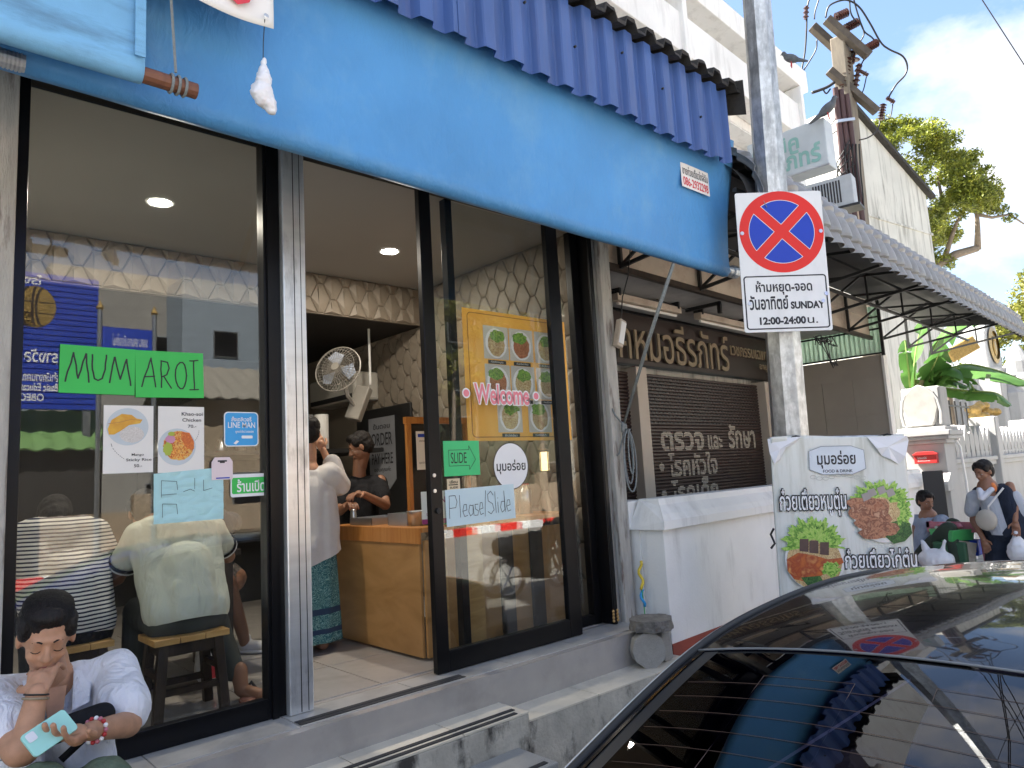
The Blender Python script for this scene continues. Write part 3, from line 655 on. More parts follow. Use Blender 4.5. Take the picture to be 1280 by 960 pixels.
# post fittings
nb=thing('junction_box','cream electric box hanging crooked on the weathered post','electric box',(4.215,3.40,2.62),rot=(0,R(18),0))
put('housing',M().box(-.035,.035,-.05,.0,-.11,.11),K['board'],nb,bevel=.008)
put('cover',M().box(-.028,.028,-.058,-.05,-.09,.09),K['paper'],nb,bevel=.004)
put('cable',M().tube([(0,-.02,.11),(-.02,-.02,.3),(.01,-.02,.5),(-.01,-.02,.75)],.005,n=5),K['cable'],nb)
# rocks beside the steps
def rock(name,m,mt,parent,amp,fs=14):
    bm=bmesh.new(); me=m.mesh(name); fixn(me); bm.from_mesh(me); bmesh.ops.triangulate(bm,faces=[f for f in bm.faces if len(f.verts)>4]); bmesh.ops.subdivide_edges(bm,edges=bm.edges[:],cuts=3,use_grid_fill=True)
    for v in bm.verts:
        p=v.co.copy(); n=p.normalized(); v.co=p+n*(noise.noise(p*fs)*amp+noise.noise(p*fs*3)*amp*.4)
    bm.to_mesh(me); bm.free(); me.materials.append(mt); o=bpy.data.objects.new(name,me); COL.objects.link(o); o.parent=parent; return o
pale=ramp_mat('pale_speckled_stone',[(.52,.49,.43),(.30,.28,.25),(.62,.59,.52),(.42,.39,.34)],150,.95,bump=.6)
rk=thing('round_grinding_stone','round pale speckled stone standing on its edge at the end of the steps','stone',(3.90,3.09,.415),R(-38))
rock('stone',M().cyl((0,-.055,0),(0,.055,0),.113,n=10),pale,rk,.007)
rk=thing('flat_stone','dark flat stone lying across the top of the round stone','stone',(3.97,3.10,.565),R(-30))
rock('stone',M().cyl((0,0,-.034),(0,0,.034),.145,n=14),mat('dark_weathered_stone',(.17,.155,.135),.95,var=.4,vs=16,bump=1,bs=60),rk,.012)
rk=thing('leaning_brick','upright pale brick leaning against the right side of the round stone','brick',(4.08,3.13,.31),rot=(0,R(-8),0))
put('brick',M().box(-.045,.045,-.08,.08,0,.215),pale,rk,bevel=.010)
wc=thing('knotted_string','yellow and blue strings knotted in the gap beside the weathered post foot','string',(4.215,3.35,.78))
put('yellow_cord',M().tube([(.01*math.sin(i*1.3),-.012*math.cos(i*.9),.15-i*.022) for i in range(10)],.011,n=6),K['yellow'],wc,smooth=True)
put('blue_cord',M().tube([(.014*math.cos(i*1.1),.01*math.sin(i),-.05-i*.02) for i in range(7)],.010,n=6),K['skyblue'],wc,smooth=True)
put('cord_tail',M().tube([(0,0,-.05),(.012,0,-.2),(0,0,-.42)],.004,n=5),K['greenplastic'],wc)
for k,x in enumerate((3.965,4.01)):
    bl=thing('blind_cord',('left','right')[k]+' of two thin pull cords with wooden bead ends by the door jamb','cord',(x,3.42,.53))
    put('cord',M().tube([(0,0,.08),(0,0,2.9)],.002,n=4),K['cable'],bl)
    for q in range(4): put('bead',M().ell((0,0,.015+q*.022),(.010,.010,.011),n=8,m=5),K['stoolwood'],bl,smooth=True)
# ================================================================ SIGNS ON THE GLASS
def sheet(name,label,cat,x0,x1,z0,z1,y,mt,rz=0,tilt=0,t=.0012,wob=.0):
    cx,cz=(x0+x1)/2,(z0+z1)/2; o=thing(name,label,cat,(cx,y,cz),rot=(0,R(tilt),0)); w,h=(x1-x0)/2,(z1-z0)/2
    put('sheet',M().grid(lambda u,v:(-w+2*w*u,-t-wob*(math.sin(u*5+v*3)+1)*.5,-h+2*h*v),10,8),mt,o,solid=.001,fix=False)
    return o,w,h
gy=3.4995
K['tape']=mat('clear_tape',(.62,.62,.58),.25,var=.02)
s,w,h=sheet('green_card','bright green card handwritten MUM on the left window','sign',.60,.893,2.053,2.262,gy,K['green'],tilt=.5)
m=M(); 
def st_(m,P,ox,oz,sx,sz,wd,y): ribbon(m,[(ox+a*sx,oz+b*sz) for a,b in P],wd,y,.0035)
for P in ([(0,0),(.25,1.0)],[(.25,1.0),(.42,.12)],[(.42,.12),(.66,1)],[(.66,1),(.78,0)]): st_(m,P,-.125,-.055,.115,.125,.0065,-.003)
st_(m,[(0,1),(.02,.4),(.2,.06),(.45,0),(.75,.1),(.95,.45),(1,1)],-.025,-.045,.055,.115,.0065,-.003)
for P in ([(0,0),(.2,1.0)],[(.2,1.0),(.5,.15)],[(.5,.15),(.78,.95)],[(.78,.95),(1,-.08)]): st_(m,P,.045,-.052,.085,.115,.0065,-.003)
put('handwriting',m,K['ink'],s,fix=False)
s,w,h=sheet('green_card','bright green card handwritten AROI on the left window','sign',.895,1.193,2.046,2.262,gy-.001,K['green'],tilt=-1)
m=M()
for P in ([(0,0),(.55,1.1)],[(.55,1.1),(.8,0)],[(.2,.38),(.75,.42)]): st_(m,P,-.125,-.06,.075,.12,.006,-.003)
for P in ([(0,0),(0,1.05)],[(0,1.05),(.6,1.0),(.75,.75),(.5,.5),(0,.42)],[(.2,.45),(.95,-.02)]): st_(m,P,-.04,-.062,.045,.12,.006,-.003)
st_(m,arc(.5,.5,.5,.55,0,360,14),.022,-.06,.05,.115,.006,-.003)
for P in ([(.5,0),(.5,1)],[(0,1),(1,1.02)],[(0,0),(1,.02)]): st_(m,P,.085,-.07,.04,.14,.006,-.003)
put('handwriting',m,K['ink'],s,fix=False)
# food cards
mango=ramp_mat('mango_flesh',[(.75,.42,.03),(.62,.30,.02),(.80,.55,.08)],9,.4,'noise',False); rice=ramp_mat('sticky_rice',[(.62,.58,.55),(.5,.46,.42),(.7,.67,.63)],120,.6)
noodle=ramp_mat('curry_noodles',[(.62,.16,.02),(.75,.35,.05),(.45,.09,.01),(.7,.45,.12)],55,.4); platec=mat('grey_blue_plate',(.50,.56,.60),.3,var=.05)
onion=mat('pink_onion',(.55,.25,.38),.5); limeg=mat('lime_green',(.35,.42,.05),.5); crisp=ramp_mat('crisp_orange',[(.7,.2,.03),(.55,.12,.02)],60,.5)
s,w,h=sheet('menu_card','white menu card of Mango Sticky Rice 50 under the MUM card','menu card',.77,.972,1.705,2.005,gy,K['paper'])
m=M(); disc(m,-.005,.055,.085,.083,-.0030); put('plate_picture',m,platec,s,fix=False)
m=M(); disc(m,.012,.02,.05,.036,-.0036,wob=.05); put('rice_picture',m,rice,s,fix=False)
m=M(); m.flat([(-.085,.045),(-.07,.085),(-.03,.112),(.01,.108),(.03,.092),(.055,.087),(.045,.07),(0,.062),(-.035,.035),(-.06,.02),(-.08,.02)],-.0039); put('mango_picture',m,mango,s,fix=False)
m=M(); ribbon(m,[(-.083,.068),(-.04,.074),(.01,.088),(.045,.084)],.0025,-.0042); put('mango_line',m,K['orangewood'],s,fix=False)
letters(s,'Mango',.012,.062,-.078,-.064,-.003,K['ink'],.012); letters(s,'Sticky Rice',-.01,.094,-.102,-.086,-.003,K['ink'],.012); letters(s,'50.-',.022,.055,-.126,-.112,-.003,K['ink'],.012)
m=M()
for i in range(8): t=i/8; ribbon(m,[(-.07+.055*t,-.02-.07*t**.6),(-.07+.055*(t+.06),-.02-.07*(t+.06)**.6)],.0018,-.003)
put('dotted_arrow',m,K['ink'],s,fix=False)
s,w,h=sheet('menu_card','white menu card of Khao-soi Chicken 70 under the AROI card','menu card',.992,1.196,1.70,2.005,gy,K['paper'])
m=M(); disc(m,-.02,-.035,.083,.085,-.0030); put('plate_picture',m,platec,s,fix=False)
m=M(); disc(m,-.012,-.03,.068,.068,-.0036,wob=.06); put('noodle_picture',m,noodle,s,fix=False)
m=M(); m.flat([(.0,.035),(.035,.03),(.055,-.01),(.05,-.05),(.02,-.04),(.0,-.005)],-.0039); put('chicken_picture',m,crisp,s,fix=False)
m=M(); disc(m,-.05,.0,.022,.018,-.0040,wob=.15); put('onion_picture',m,onion,s,fix=False)
m=M(); disc(m,-.06,-.045,.02,.03,-.0041,wob=.2); disc(m,-.045,.025,.015,.01,-.0041); put('lime_picture',m,limeg,s,fix=False)
letters(s,'Khao-soi',.0,.095,.11,.127,-.003,K['ink'],.012); letters(s,'Chicken',.003,.088,.082,.098,-.003,K['ink'],.012); letters(s,'70.-',.028,.066,.053,.068,-.003,K['ink'],.012)
m=M()
for i in range(6): t=i/6; ribbon(m,[(.078-.02*t*t,.04-.05*t),(.078-.02*(t+.08)**2,.04-.05*(t+.08))],.0018,-.003)
put('dotted_arrow',m,K['ink'],s,fix=False)
# blue delivery sticker (mascot left out)
s=thing('delivery_sticker','blue LINE MAN delivery sticker near the black frame on the left window','sticker',(1.375,gy,1.90))
put('sticker_edge',M().prism(rrect(-.085,.085,-.085,.085,.02),-.0012,-.0002),K['inkwhite'],s)
m=M().flat(rrect(-.080,.080,-.080,.080,.017),-.0018); put('sticker_face',m,K['skyblue'],s,fix=False)
letters(s,'LINE MAN',-.066,.068,.006,.034,-.0024,K['inkwhite'],.008); letters(s,'สั่งเดลิเวอรี่',-.05,.05,.038,.062,-.0024,K['inkwhite'],.015)
letters(s,'ถูกกว่าใหม่ ลองเลย',-.03,.06,-.022,-.004,-.0024,K['inkwhite'],.01); m=M().flat(rrect(.0,.055,-.046,-.032,.004),-.0024).flat([(-.04,-.07),(-.025,-.055),(-.012,-.06),(-.028,-.075)],-.0024); put('white_marks',m,K['inkwhite'],s,fix=False)
# cyan wrinkled paper
s=thing('wrinkled_cyan_paper','wrinkled cyan paper with faint pencil writing under the Khao-soi card','paper',(1.13,gy,1.59))
put('sheet',M().grid(lambda u,v:(-.155+.31*u,-.002-.008*abs(noise.noise(Vector((u*5,v*6,2)))),-.118+.225*v+.02*u*v),36,28),K['cyan'],s,fix=False,smooth=False)
m=M(); yy=-.0115
for P in ([(-.125,.0),(-.125,.075)],[(-.125,.075),(-.06,.068),(-.055,.03)],[(-.125,.01),(-.06,.012)],[(-.12,-.09),(-.12,-.03),(-.06,-.035),(-.055,-.08)],[(-.03,.02),(.0,.03),(.02,.02)],[(.02,.08),(.02,.03)],[(.06,.07),(.06,.02),(.1,.03)]): ribbon(m,P,.002,yy)
put('pencil_marks',m,K['ink'],s,fix=False,kind='stuff')
s=thing('pink_tag','pale pink tag card with a punched slot near the black frame of the left window','tag',(1.278,gy-.008,1.712))
put('card',M().prism([(-.05,-.055),(.05,-.055),(.05,.03),(.035,.052),(-.035,.052),(-.05,.03)],-.0015,0),K['lightpink'],s)
m=M().flat([(-.022,.038),(.022,.038),(.022,.03),(.012,.03),(.012,.024),(-.012,.024),(-.012,.03),(-.022,.03)],-.002); put('slot',m,K['ink'],s,fix=False)
m=M().flat([(-.03,-.05),(.035,-.05),(.035,-.044),(-.03,-.044)],-.002); put('blue_line',m,K['signblue'],s,fix=False)
s=thing('shop_open_sticker','white and green Thai open sticker at lower right of the left window','sticker',(1.41,gy-.0002,1.625))
put('sticker_edge',M().prism(rrect(-.09,.09,-.055,.055,.01),-.001,-.0001),K['inkwhite'],s)
m=M().flat(rrect(-.084,.084,-.04,.038,.008),-.0016); put('sticker_face',m,K['green'],s,fix=False)
letters(s,'ร้านเปิด',-.06,.08,-.032,.03,-.0022,K['inkwhite'],.02)
# --- on the sliding door
dy=3.437
s,w,h=sheet('green_card','mint green card with SLIDE in an arrow on the sliding door','sign',2.555,2.83,1.615,1.825,dy,K['green2'])
m=M(); 
for P in ([(-.10,.05),(.055,.05),(.055,.075),(.105,-.01),(.055,-.07),(.055,-.045),(-.10,-.045),(-.10,.05)],): ribbon(m,P,.003,-.0028)
put('arrow_outline',m,K['ink'],s,fix=False); letters(s,'SLIDE',-.085,.035,-.03,.035,-.003,K['ink'],0)
s,w,h=sheet('small_sticker','small cream sticker with a brown arrow beneath the mint green card','sticker',2.572,2.668,1.535,1.60,dy,mat('cream_print',(.68,.55,.36),.6))
letters(s,'เลื่อน',-.03,.03,.004,.024,-.003,K['darkwood'],.03); letters(s,'SLIDE',-.03,.03,-.026,-.014,-.003,K['darkwood'],.03); m=M(); ribbon(m,[(-.036,-.004),(.03,-.004)],.006,-.003); put('arrow',m,K['darkwood'],s,fix=False)
s,w,h=sheet('pale_blue_paper','pale blue paper handwritten Please Slide across the sliding door','sign',2.553,3.10,1.325,1.54,dy-.003,K['bluepaper'],tilt=-1)
m=M()
def q(P,ox,sx,oz=-.06,sz=.13,wd=.0035): ribbon(m,[(ox+a*sx,oz+b*sz) for a,b in P],wd,-.0035,.002)
q([(0,0),(.05,1)],-.25,.06); q([(.05,1),(.8,1),(1,.7),(.8,.45),(.05,.45)],-.25,.06)
q([(0,.0),(0,1)],-.17,.05); q([(0,.25),(.9,.3),(.8,.55),(.3,.55),(0,.25),(.3,0),(1,.05)],-.15,.035)
q([(1,.45),(.3,.5),(0,.2),(.3,0),(.9,.1),(1,.5),(1.1,0)],-.105,.035); q([(1,.5),(.2,.5),(.2,.3),(1,.2),(.8,0),(0,0)],-.06,.03); q([(0,.25),(.9,.3),(.8,.55),(.3,.55),(0,.25),(.3,0),(1,.05)],-.022,.032)
q([(0,-.1),(1,1.1)],.02,.015)
q([(1,.85),(.6,1.05),(.1,.9),(.15,.6),(.8,.45),(1,.15),(.5,-.02),(0,.1)],.045,.05); q([(0,0),(0,1)],.11,.05); q([(0,0),(0,.5)],.13,.05); q([(0,.68),(.02,.70)],.13,.05)
q([(1,.5),(.3,.5),(0,.25),(.3,0),(1,.1),(1,1),(1.1,0)],.15,.035); q([(0,.25),(.9,.3),(.8,.55),(.3,.55),(0,.25),(.3,0),(1,.05)],.20,.035)
put('handwriting',m,K['ink'],s,fix=False)
s=thing('round_sticker','white round sticker with the shop name in Thai on the sliding door','sticker',(3.09,dy-.0,1.66))
put('rim',M().cyl((0,-.001,0),(0,-.0002,0),.150,n=48),K['ink'],s)
m=M(); disc(m,0,0,.145,.145,-.0016,48); put('face',m,K['inkwhite'],s,fix=False)
letters(s,'มุมอร่อย',-.125,.125,-.05,.04,-.0022,K['ink'],.02)
wl=thing('welcome_lettering','pink Welcome lettering outlined in white, across the sliding door glass','lettering',(3.05,dy,2.12))
for nm,bo,mt,y in (('white_outline',.085,K['inkwhite'],-.0010),('pink_letters',.022,K['pink'],-.0022)):
    letters(wl,'Welcome',-.235-(.008 if bo>.05 else 0),.235+(.008 if bo>.05 else 0),-.065-(.006 if bo>.05 else 0),.065+(.006 if bo>.05 else 0),y,mt,bo,name=nm)
m=M(); disc(m,-.30,0,.032,.032,-.001,20); disc(m,.30,-.0,.032,.032,-.001,20); put('white_dots',m,K['inkwhite'],wl,fix=False,kind='stuff')
m=M(); disc(m,-.30,0,.023,.023,-.0022,20); disc(m,.30,-.0,.023,.023,-.0022,20); put('pink_dots',m,K['pink'],wl,fix=False)
# orange menu poster behind the door glass
s,w,h=sheet('menu_poster','orange menu poster of eight noodle bowls between the two door panes','poster',2.84,3.80,1.83,2.70,3.555,K['orange'])
m=M(); 
for a in (rrect(-.44,.44,-.41,.41,.03)+[rrect(-.44,.44,-.41,.41,.03)[0]],): ribbon(m,a,.006,-.003)
put('border_line',m,mat('dark_orange_line',(.35,.14,.03),.5),s,fix=False)
lettuce=ramp_mat('lettuce_print',[(.10,.28,.03),(.25,.45,.06),(.05,.15,.02),(.35,.5,.12)],34,.5,const=False,kind='noise',distort=1.5)
soups=[ramp_mat('noodle_soup_print_%s'%nn,c,70,.5) for nn,c in (('a',[(.45,.32,.15),(.6,.48,.25),(.3,.16,.07)]),('b',[(.38,.12,.05),(.5,.22,.1),(.24,.07,.03)]),('c',[(.55,.42,.18),(.35,.2,.08),(.65,.55,.32)]))]
for r,cs in enumerate(((-.20,.03,.27),(-.20,.03,.27),(-.11,.17))):
    for c,x in enumerate(cs):
        zc=(.22,-.04,-.27)[r]; 
        pc=put('picture_card',M().flat(rrect(x-.11,x+.11,zc-.11,zc+.115,.004),-.0030),mat('pale_print',(.55,.53,.48),.5),s,fix=False)
        m=M(); disc(m,x,zc,.095,.102,-.0036,24); put('bowl_picture',m,K['inkwhite'],s,fix=False)
        m=M(); disc(m,x,zc-.005,.075,.085,-.0041,24,.1); put('soup_picture',m,soups[(r+c)%3],s,fix=False)
        m=M(); disc(m,x+(-.015 if (r+c)%2 else .01),zc+.05,.068,.04,-.0046,22,.35); put('greens_picture',m,lettuce,s,fix=False)
        put('caption_strip',M().flat(rrect(x-.08,x+.08,zc-.143,zc-.117,.003),-.0042),K['ink'],s,fix=False)
        letters(s,('ก๋วยเตี๋ยวหมูตุ๋น','ก๋วยเตี๋ยวไก่ตุ๋น','ข้าวไข่เจียว')[(r+c)%3],x-.055,x+.055,zc-.138,zc-.121,-.0048,K['inkwhite'])
# ================================================================ INSIDE
def lamp(x,y,z,label,e):
    o=thing('downlight',label,'ceiling lamp',(x,y,z),group='recessed lamps in the shop ceiling')
    put('rim',M().lathe([(.062,0),(.078,-.006),(.085,0)],n=24,cap=False),K['white_clean'],o)
    put('diffuser',M().cyl((0,0,-.003),(0,0,.0),.062,n=24),emit('lamp_glow',(1,.95,.85),14),o)
    l=bpy.data.lights.new('downlight_lamp','AREA'); l.shape='DISK'; l.size=.12; l.energy=e; l.color=(1,.9,.76)
    a=bpy.data.objects.new('downlight_lamp',l); COL.objects.link(a); a.location=(0,0,-.012); a.parent=o
lamp(1.33,4.68,3.448,'lit round ceiling lamp above the left window',4.5); lamp(3.08,4.75,3.448,'lit round ceiling lamp seen through the doorway',4.5)
ct=thing('counter','varnished plywood serving counter with an orange wood top edge, inside the doorway','counter',(2.57,3.72,.51))
put('side_panel',M().box(0,.02,.03,1.12,0.02,.72),K['ply'],ct,bevel=.002)
put('front_panel',M().box(.02,1.38,.0,.02,.02,.72),K['ply'],ct,bevel=.002)
put('top_edge',M().box(-.012,.0,.0,1.15,.70,.80),K['orangewood'],ct,bevel=.003)
put('counter_top',M().box(0,1.38,-.01,1.15,.77,.80),K['orangewood'],ct,bevel=.003)
for i,x in enumerate((.06,.30,.62,.9)): put('support_board',M().box(x,x+.12+.05*(i==1),-.012,0,.0,.75),K['stoolwood'] if i<2 else K['darkwood'],ct)
def open_(): pass
s=thing('open_card','white OPEN card with a magenta foot on the counter by the door','sign',(2.66,3.66,1.33),rot=(R(-6),0,R(-30)))
put('card',M().box(-.10,.10,-.002,.0,0,.20),K['paper'],s); put('foot_band',M().box(-.10,.10,-.0032,-.002,0,.03),K['magenta'],s)
letters(s,'OPEN',-.06,.05,.125,.165,-.0035,K['magenta'],.02); letters(s,'เปิดบริการ',-.07,.02,.05,.075,-.0035,K['magenta']); put('side_card',M().box(.10,.16,.004,.02,.0,.19),K['green'],s)
for k in range(3): put('leg_card',M().box(-.05+.05*k,-.045+.05*k,0,.03,0,.03),K['paper'],s)
cb=thing('display_cabinet','orange wooden frame cabinet with a code card hanging on it, on the counter','cabinet',(3.02,4.5,1.31))
for x in (0,.55): put('upright',M().box(x,x+.035,0,.035,0,.77),K['orangewood'],cb)
put('cross_rail',M().box(-.01,.60,-.003,.038,.72,.77),K['orangewood'],cb); put('cross_rail',M().box(0.035,.55,0,.035,0.0,.04),K['orangewood'],cb)
put('back_panel',M().box(.035,.55,.03,.034,.04,.72),K['black'],cb)
s=thing('payment_card','white payment card with dark band hung inside the orange cabinet frame','sign',(3.15,4.485,1.83))
put('card',M().box(-.065,.065,-.003,0,-.15,.14),K['paper'],s); put('header',M().box(-.05,.05,-.0045,-.003,.095,.12),K['signblue'],s)
letters(s,'สแกนจ่าย',-.04,.04,.06,.08,-.004,K['ink']); letters(s,'มุมอร่อย',-.045,.045,-.11,-.085,-.004,K['ink'])
# kitchen things on the counter
def tray(x,y,lab,mt,w=.3,d=.2,h=.07):
    o=thing('food_tray',lab,'tray',(x,y,1.31)); m=M().box(-w/2,w/2,-d/2,d/2,0,.004)
    put('base',m,mt,o); 
    for a in ((-w/2,-w/2+.004,-d/2,d/2),(w/2-.004,w/2,-d/2,d/2),(-w/2,w/2,-d/2,-d/2+.004),(-w/2,w/2,d/2-.004,d/2)): put('side',M().box(a[0],a[1],a[2],a[3],.004,h),mt,o)
tray(2.78,4.55,'shallow steel tray at the far end of the counter, nearest the standing woman',K['steel'],.3,.3,.05)
tray(2.80,4.12,'dull steel food pan in the middle of the counter',K['steel'],.28,.24,.08)
tray(2.86,3.86,'bright green plastic basket behind the OPEN card',K['greenplastic'],.24,.16,.09)
o=thing('steel_pot','small round steel pot between the pan and green basket','pot',(2.72,3.96,1.31)); put('pot_body',M().lathe([(.07,0),(.075,.09),(.078,.095),(.070,.09),(.065,.01)],n=24),K['steel'],o,smooth=True)
o=thing('wire_strainer','round wire strainer leaning over the steel pot','strainer',(2.78,3.95,1.45),rot=(R(30),R(40),0))
for i in range(6): put('wire_ring',M().tube([(.05*math.cos(a*PI/8)*(1-i*.1),.05*math.sin(a*PI/8)*(1-i*.1),i*.012) for a in range(17)],.0025,n=4),K['steel'],o)
o=thing('salt_shaker','small steel shaker on the far end of the counter','shaker',(2.66,4.7,1.31)); put('body',M().lathe([(.022,0),(.024,.06),(.02,.1),(.012,.11)],n=16),K['steel'],o,smooth=True)
for i,(x,y) in enumerate(((3.35,3.98),(3.48,4.0),(3.60,4.02),(3.72,4.0))):
    o=thing('metal_canister',('leftmost','second from left','second from right','rightmost')[i]+' of four steel canisters behind the sliding door','canister',(x,y,1.31)); put('body',M().lathe([(.05,0),(.052,.15+.02*(i%2)),(.03,.17+.02*(i%2)),(.03,.19+.02*(i%2))],n=20),K['steel'],o,smooth=True); put('lid',M().cyl((0,0,.19+.02*(i%2)),(0,0,.205+.02*(i%2)),.035),K['redplastic'] if i%2 else K['steel'],o)
lb=thing('lantern','small glowing brass lantern hanging inside near the right jamb','lantern',(3.80,3.85,1.62))
put('glass_body',M().cyl((0,0,0),(0,0,.14),.035),emit('lantern_glow',(1,.72,.35),.5),lb)
for k in range(4): put('lantern_bar',M().tube([(.04*math.cos(k*PI/2),.04*math.sin(k*PI/2),-.02),(.04*math.cos(k*PI/2),.04*math.sin(k*PI/2),.16)],.004),K['gold'],lb)
put('cap',M().lathe([(.045,.16),(.03,.19),(.008,.21)],n=12),K['gold'],lb)
# wall fan
_wc=K['white_clean']; K['white_clean']=mat('dimmed_fan_plastic',(.21,.195,.17),.45)  # the fan's white plastic is coloured darker for the dim interior
fn=thing('wall_fan','white oscillating fan mounted high on the padded side wall','fan',(3.03,5.55,2.60),rot=(R(-18),R(14),R(-60)))
rimM=M()
mtf=Matrix.Rotation(R(82),4,'X')
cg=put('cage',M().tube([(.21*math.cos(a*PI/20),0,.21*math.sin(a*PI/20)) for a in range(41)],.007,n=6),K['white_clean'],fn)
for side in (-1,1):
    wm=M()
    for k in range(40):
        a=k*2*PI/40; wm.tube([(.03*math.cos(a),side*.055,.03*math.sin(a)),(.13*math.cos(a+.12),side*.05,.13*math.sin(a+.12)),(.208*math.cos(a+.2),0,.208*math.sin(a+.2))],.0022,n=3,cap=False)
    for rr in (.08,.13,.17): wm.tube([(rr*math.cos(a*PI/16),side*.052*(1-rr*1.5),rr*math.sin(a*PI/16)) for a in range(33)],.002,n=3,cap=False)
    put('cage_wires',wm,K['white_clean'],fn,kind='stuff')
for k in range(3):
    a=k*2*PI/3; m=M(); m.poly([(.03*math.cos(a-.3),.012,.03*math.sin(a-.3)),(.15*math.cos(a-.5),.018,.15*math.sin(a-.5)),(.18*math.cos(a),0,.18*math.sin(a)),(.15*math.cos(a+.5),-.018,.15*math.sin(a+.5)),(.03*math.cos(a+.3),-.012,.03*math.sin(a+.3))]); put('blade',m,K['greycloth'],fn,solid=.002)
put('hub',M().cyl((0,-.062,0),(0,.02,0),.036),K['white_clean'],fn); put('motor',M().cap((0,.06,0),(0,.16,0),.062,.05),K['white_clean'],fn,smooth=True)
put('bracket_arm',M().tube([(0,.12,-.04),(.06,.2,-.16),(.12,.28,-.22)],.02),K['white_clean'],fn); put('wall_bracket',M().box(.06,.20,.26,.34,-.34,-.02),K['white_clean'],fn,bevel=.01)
K['white_clean']=_wc
ac=thing('air_conditioner','white wall air conditioner high in the dark rear of the shop, behind the fan','air conditioner',(3.15,6.9,2.62),rz=R(-90))
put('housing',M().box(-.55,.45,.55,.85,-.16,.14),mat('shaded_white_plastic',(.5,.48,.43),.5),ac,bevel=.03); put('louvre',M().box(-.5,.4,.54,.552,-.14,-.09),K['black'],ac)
pp=thing('ceiling_pipe','thin white vertical pipe beside the wall fan','pipe',(3.62,6.0,2.5)); put('pipe',M().cyl((0,0,.05),(0,0,.6),.012,n=10),K['white_clean'],pp)
bd=thing('black_menu_board','black framed board on the padded side wall carrying a grey ORDER HERE pennant','notice board',(3.985,6.35,1.85))
put('board',M().box(-.03,0,-.52,.52,-.65,.52),K['black'],bd,bevel=.01)
pn=put('pennant',M().poly([(-.034,.26,.42),(-.034,-.24,.42),(-.034,-.24,-.22),(-.034,.01,-.42),(-.034,.26,-.22)]),mat('grey_pennant',(.26,.27,.29),.7),bd,solid=.002)
for sx,tx,z0,z1 in ((.16,'ขั้นตอน',.30,.36),(.2,'ORDER',.13,.26),(.05,'&',.07,.11),(.2,'PAY HERE',-.06,.05),(.16,'ขอบคุณค่ะ',-.15,-.09)):
    m=M(); textM(m,tx,-sx,sx,z0,z1,0,.01); m.v=[(-.0365,-a+.01,c) for a,b,c in m.v]; put('lettering',m,K['ink'],bd,fix=False)
m=M(); 
o=thing('paper_towel_roll','white paper roll standing on the shelf behind the standing woman','paper roll',(3.25,6.3,1.95)); put('roll',M().cyl((0,0,0),(0,0,.33),.065,n=18),K['paper'],o)
sh=thing('rear_shelf','black shelf unit full of dark kitchen goods at the rear of the shop','shelf',(2.9,7.2,.51))
put('cabinet_body',M().box(-.9,1.0,0,.5,0,1.44),K['black'],sh); put('shelf_board',M().box(-.9,1.0,-.95,.0,1.40,1.44),K['black'],sh)
for i in range(9): put('jar',M().lathe([(.05,0),(.055,.1),(.03,.15),(.03,.18)],n=12,c=(-.8+i*.2,.2,1.44)),(K['steel'],K['pad'],K['darkwood'])[i%3],sh,smooth=True)
# stools and table
def stool(x,y,h,w,d,lab,rz=0):
    o=thing('wooden_stool',lab,'stool',(x,y,.511),rz); 
    for k in range(3): put('seat_board',M().box(-w/2+k*w/3+.001,-w/2+(k+1)*w/3-.001,-d/2,d/2,h-.03,h),K['stoolwood'],o,bevel=.003)
    for sx in (-1,1):
        for sy in (-1,1): put('leg',M().beam((sx*(w/2-.02),sy*(d/2-.02),0),(sx*(w/2-.05),sy*(d/2-.04),h-.03),.045),K['darkwood'],o,bevel=.003)
    for sy in (-1,1): put('rail',M().beam((-w/2+.03,sy*(d/2-.03),h*.35),(w/2-.03,sy*(d/2-.03),h*.35),.03),K['darkwood'],o)
    for sx in (-1,1): put('rail',M().beam((sx*(w/2-.035),-d/2+.03,h*.55),(sx*(w/2-.035),d/2-.03,h*.55),.03),K['darkwood'],o)
    put('apron',M().box(-w/2+.04,w/2-.04,-d/2+.03,d/2-.03,h-.09,h-.031),K['darkwood'],o)
stool(1.25,3.95,.395,.36,.28,'honey wood stool with dark legs under the man in the cream shirt'); stool(.80,4.2,.395,.32,.28,'dark legged stool under the person in the striped shirt')
tb=thing('dining_table','dark wooden dining table in front of the two seated diners','table',(1.2,4.75,.511))
put('table_top',M().box(-.75,.55,-.28,.32,.70,.735),K['darkwood'],tb,bevel=.004)
for sx in (-.68,.48):
    for sy in (-.22,.26): put('leg',M().box(sx-.03,sx+.03,sy-.03,sy+.03,0,.70),K['darkwood'],tb)
for i,(x,y) in enumerate(((.95,4.62),(1.35,4.66))):
    o=thing('noodle_bowl',('white bowl on the table between the two diners','white bowl on the table before the man in the cream shirt')[i],'bowl',(x,y,1.247)); put('bowl',M().lathe([(.04,0),(.05,.01),(.085,.055),(.09,.06),(.08,.055),(.045,.012)],n=24,cap=False),K['white_clean'],o,smooth=True); put('soup',M().cyl((0,0,.035),(0,0,.04),.066,n=20),soups[0],o)
o=thing('plastic_bag','white and red plastic bag standing on the floor under the wooden stool','plastic bag',(1.5,4.35,.515)); m=M().ell((0,0,.12),(.07,.06,.12)).cap((0,0,.2),(0,0,.3),.03,.02); b=blob('bag',m,K['bagwhite'],None,.01,2,.012,18,2); b.parent=o; put('red_print',M().box(-.035,.03,-.074,-.068,.05,.16),K['red'],o)
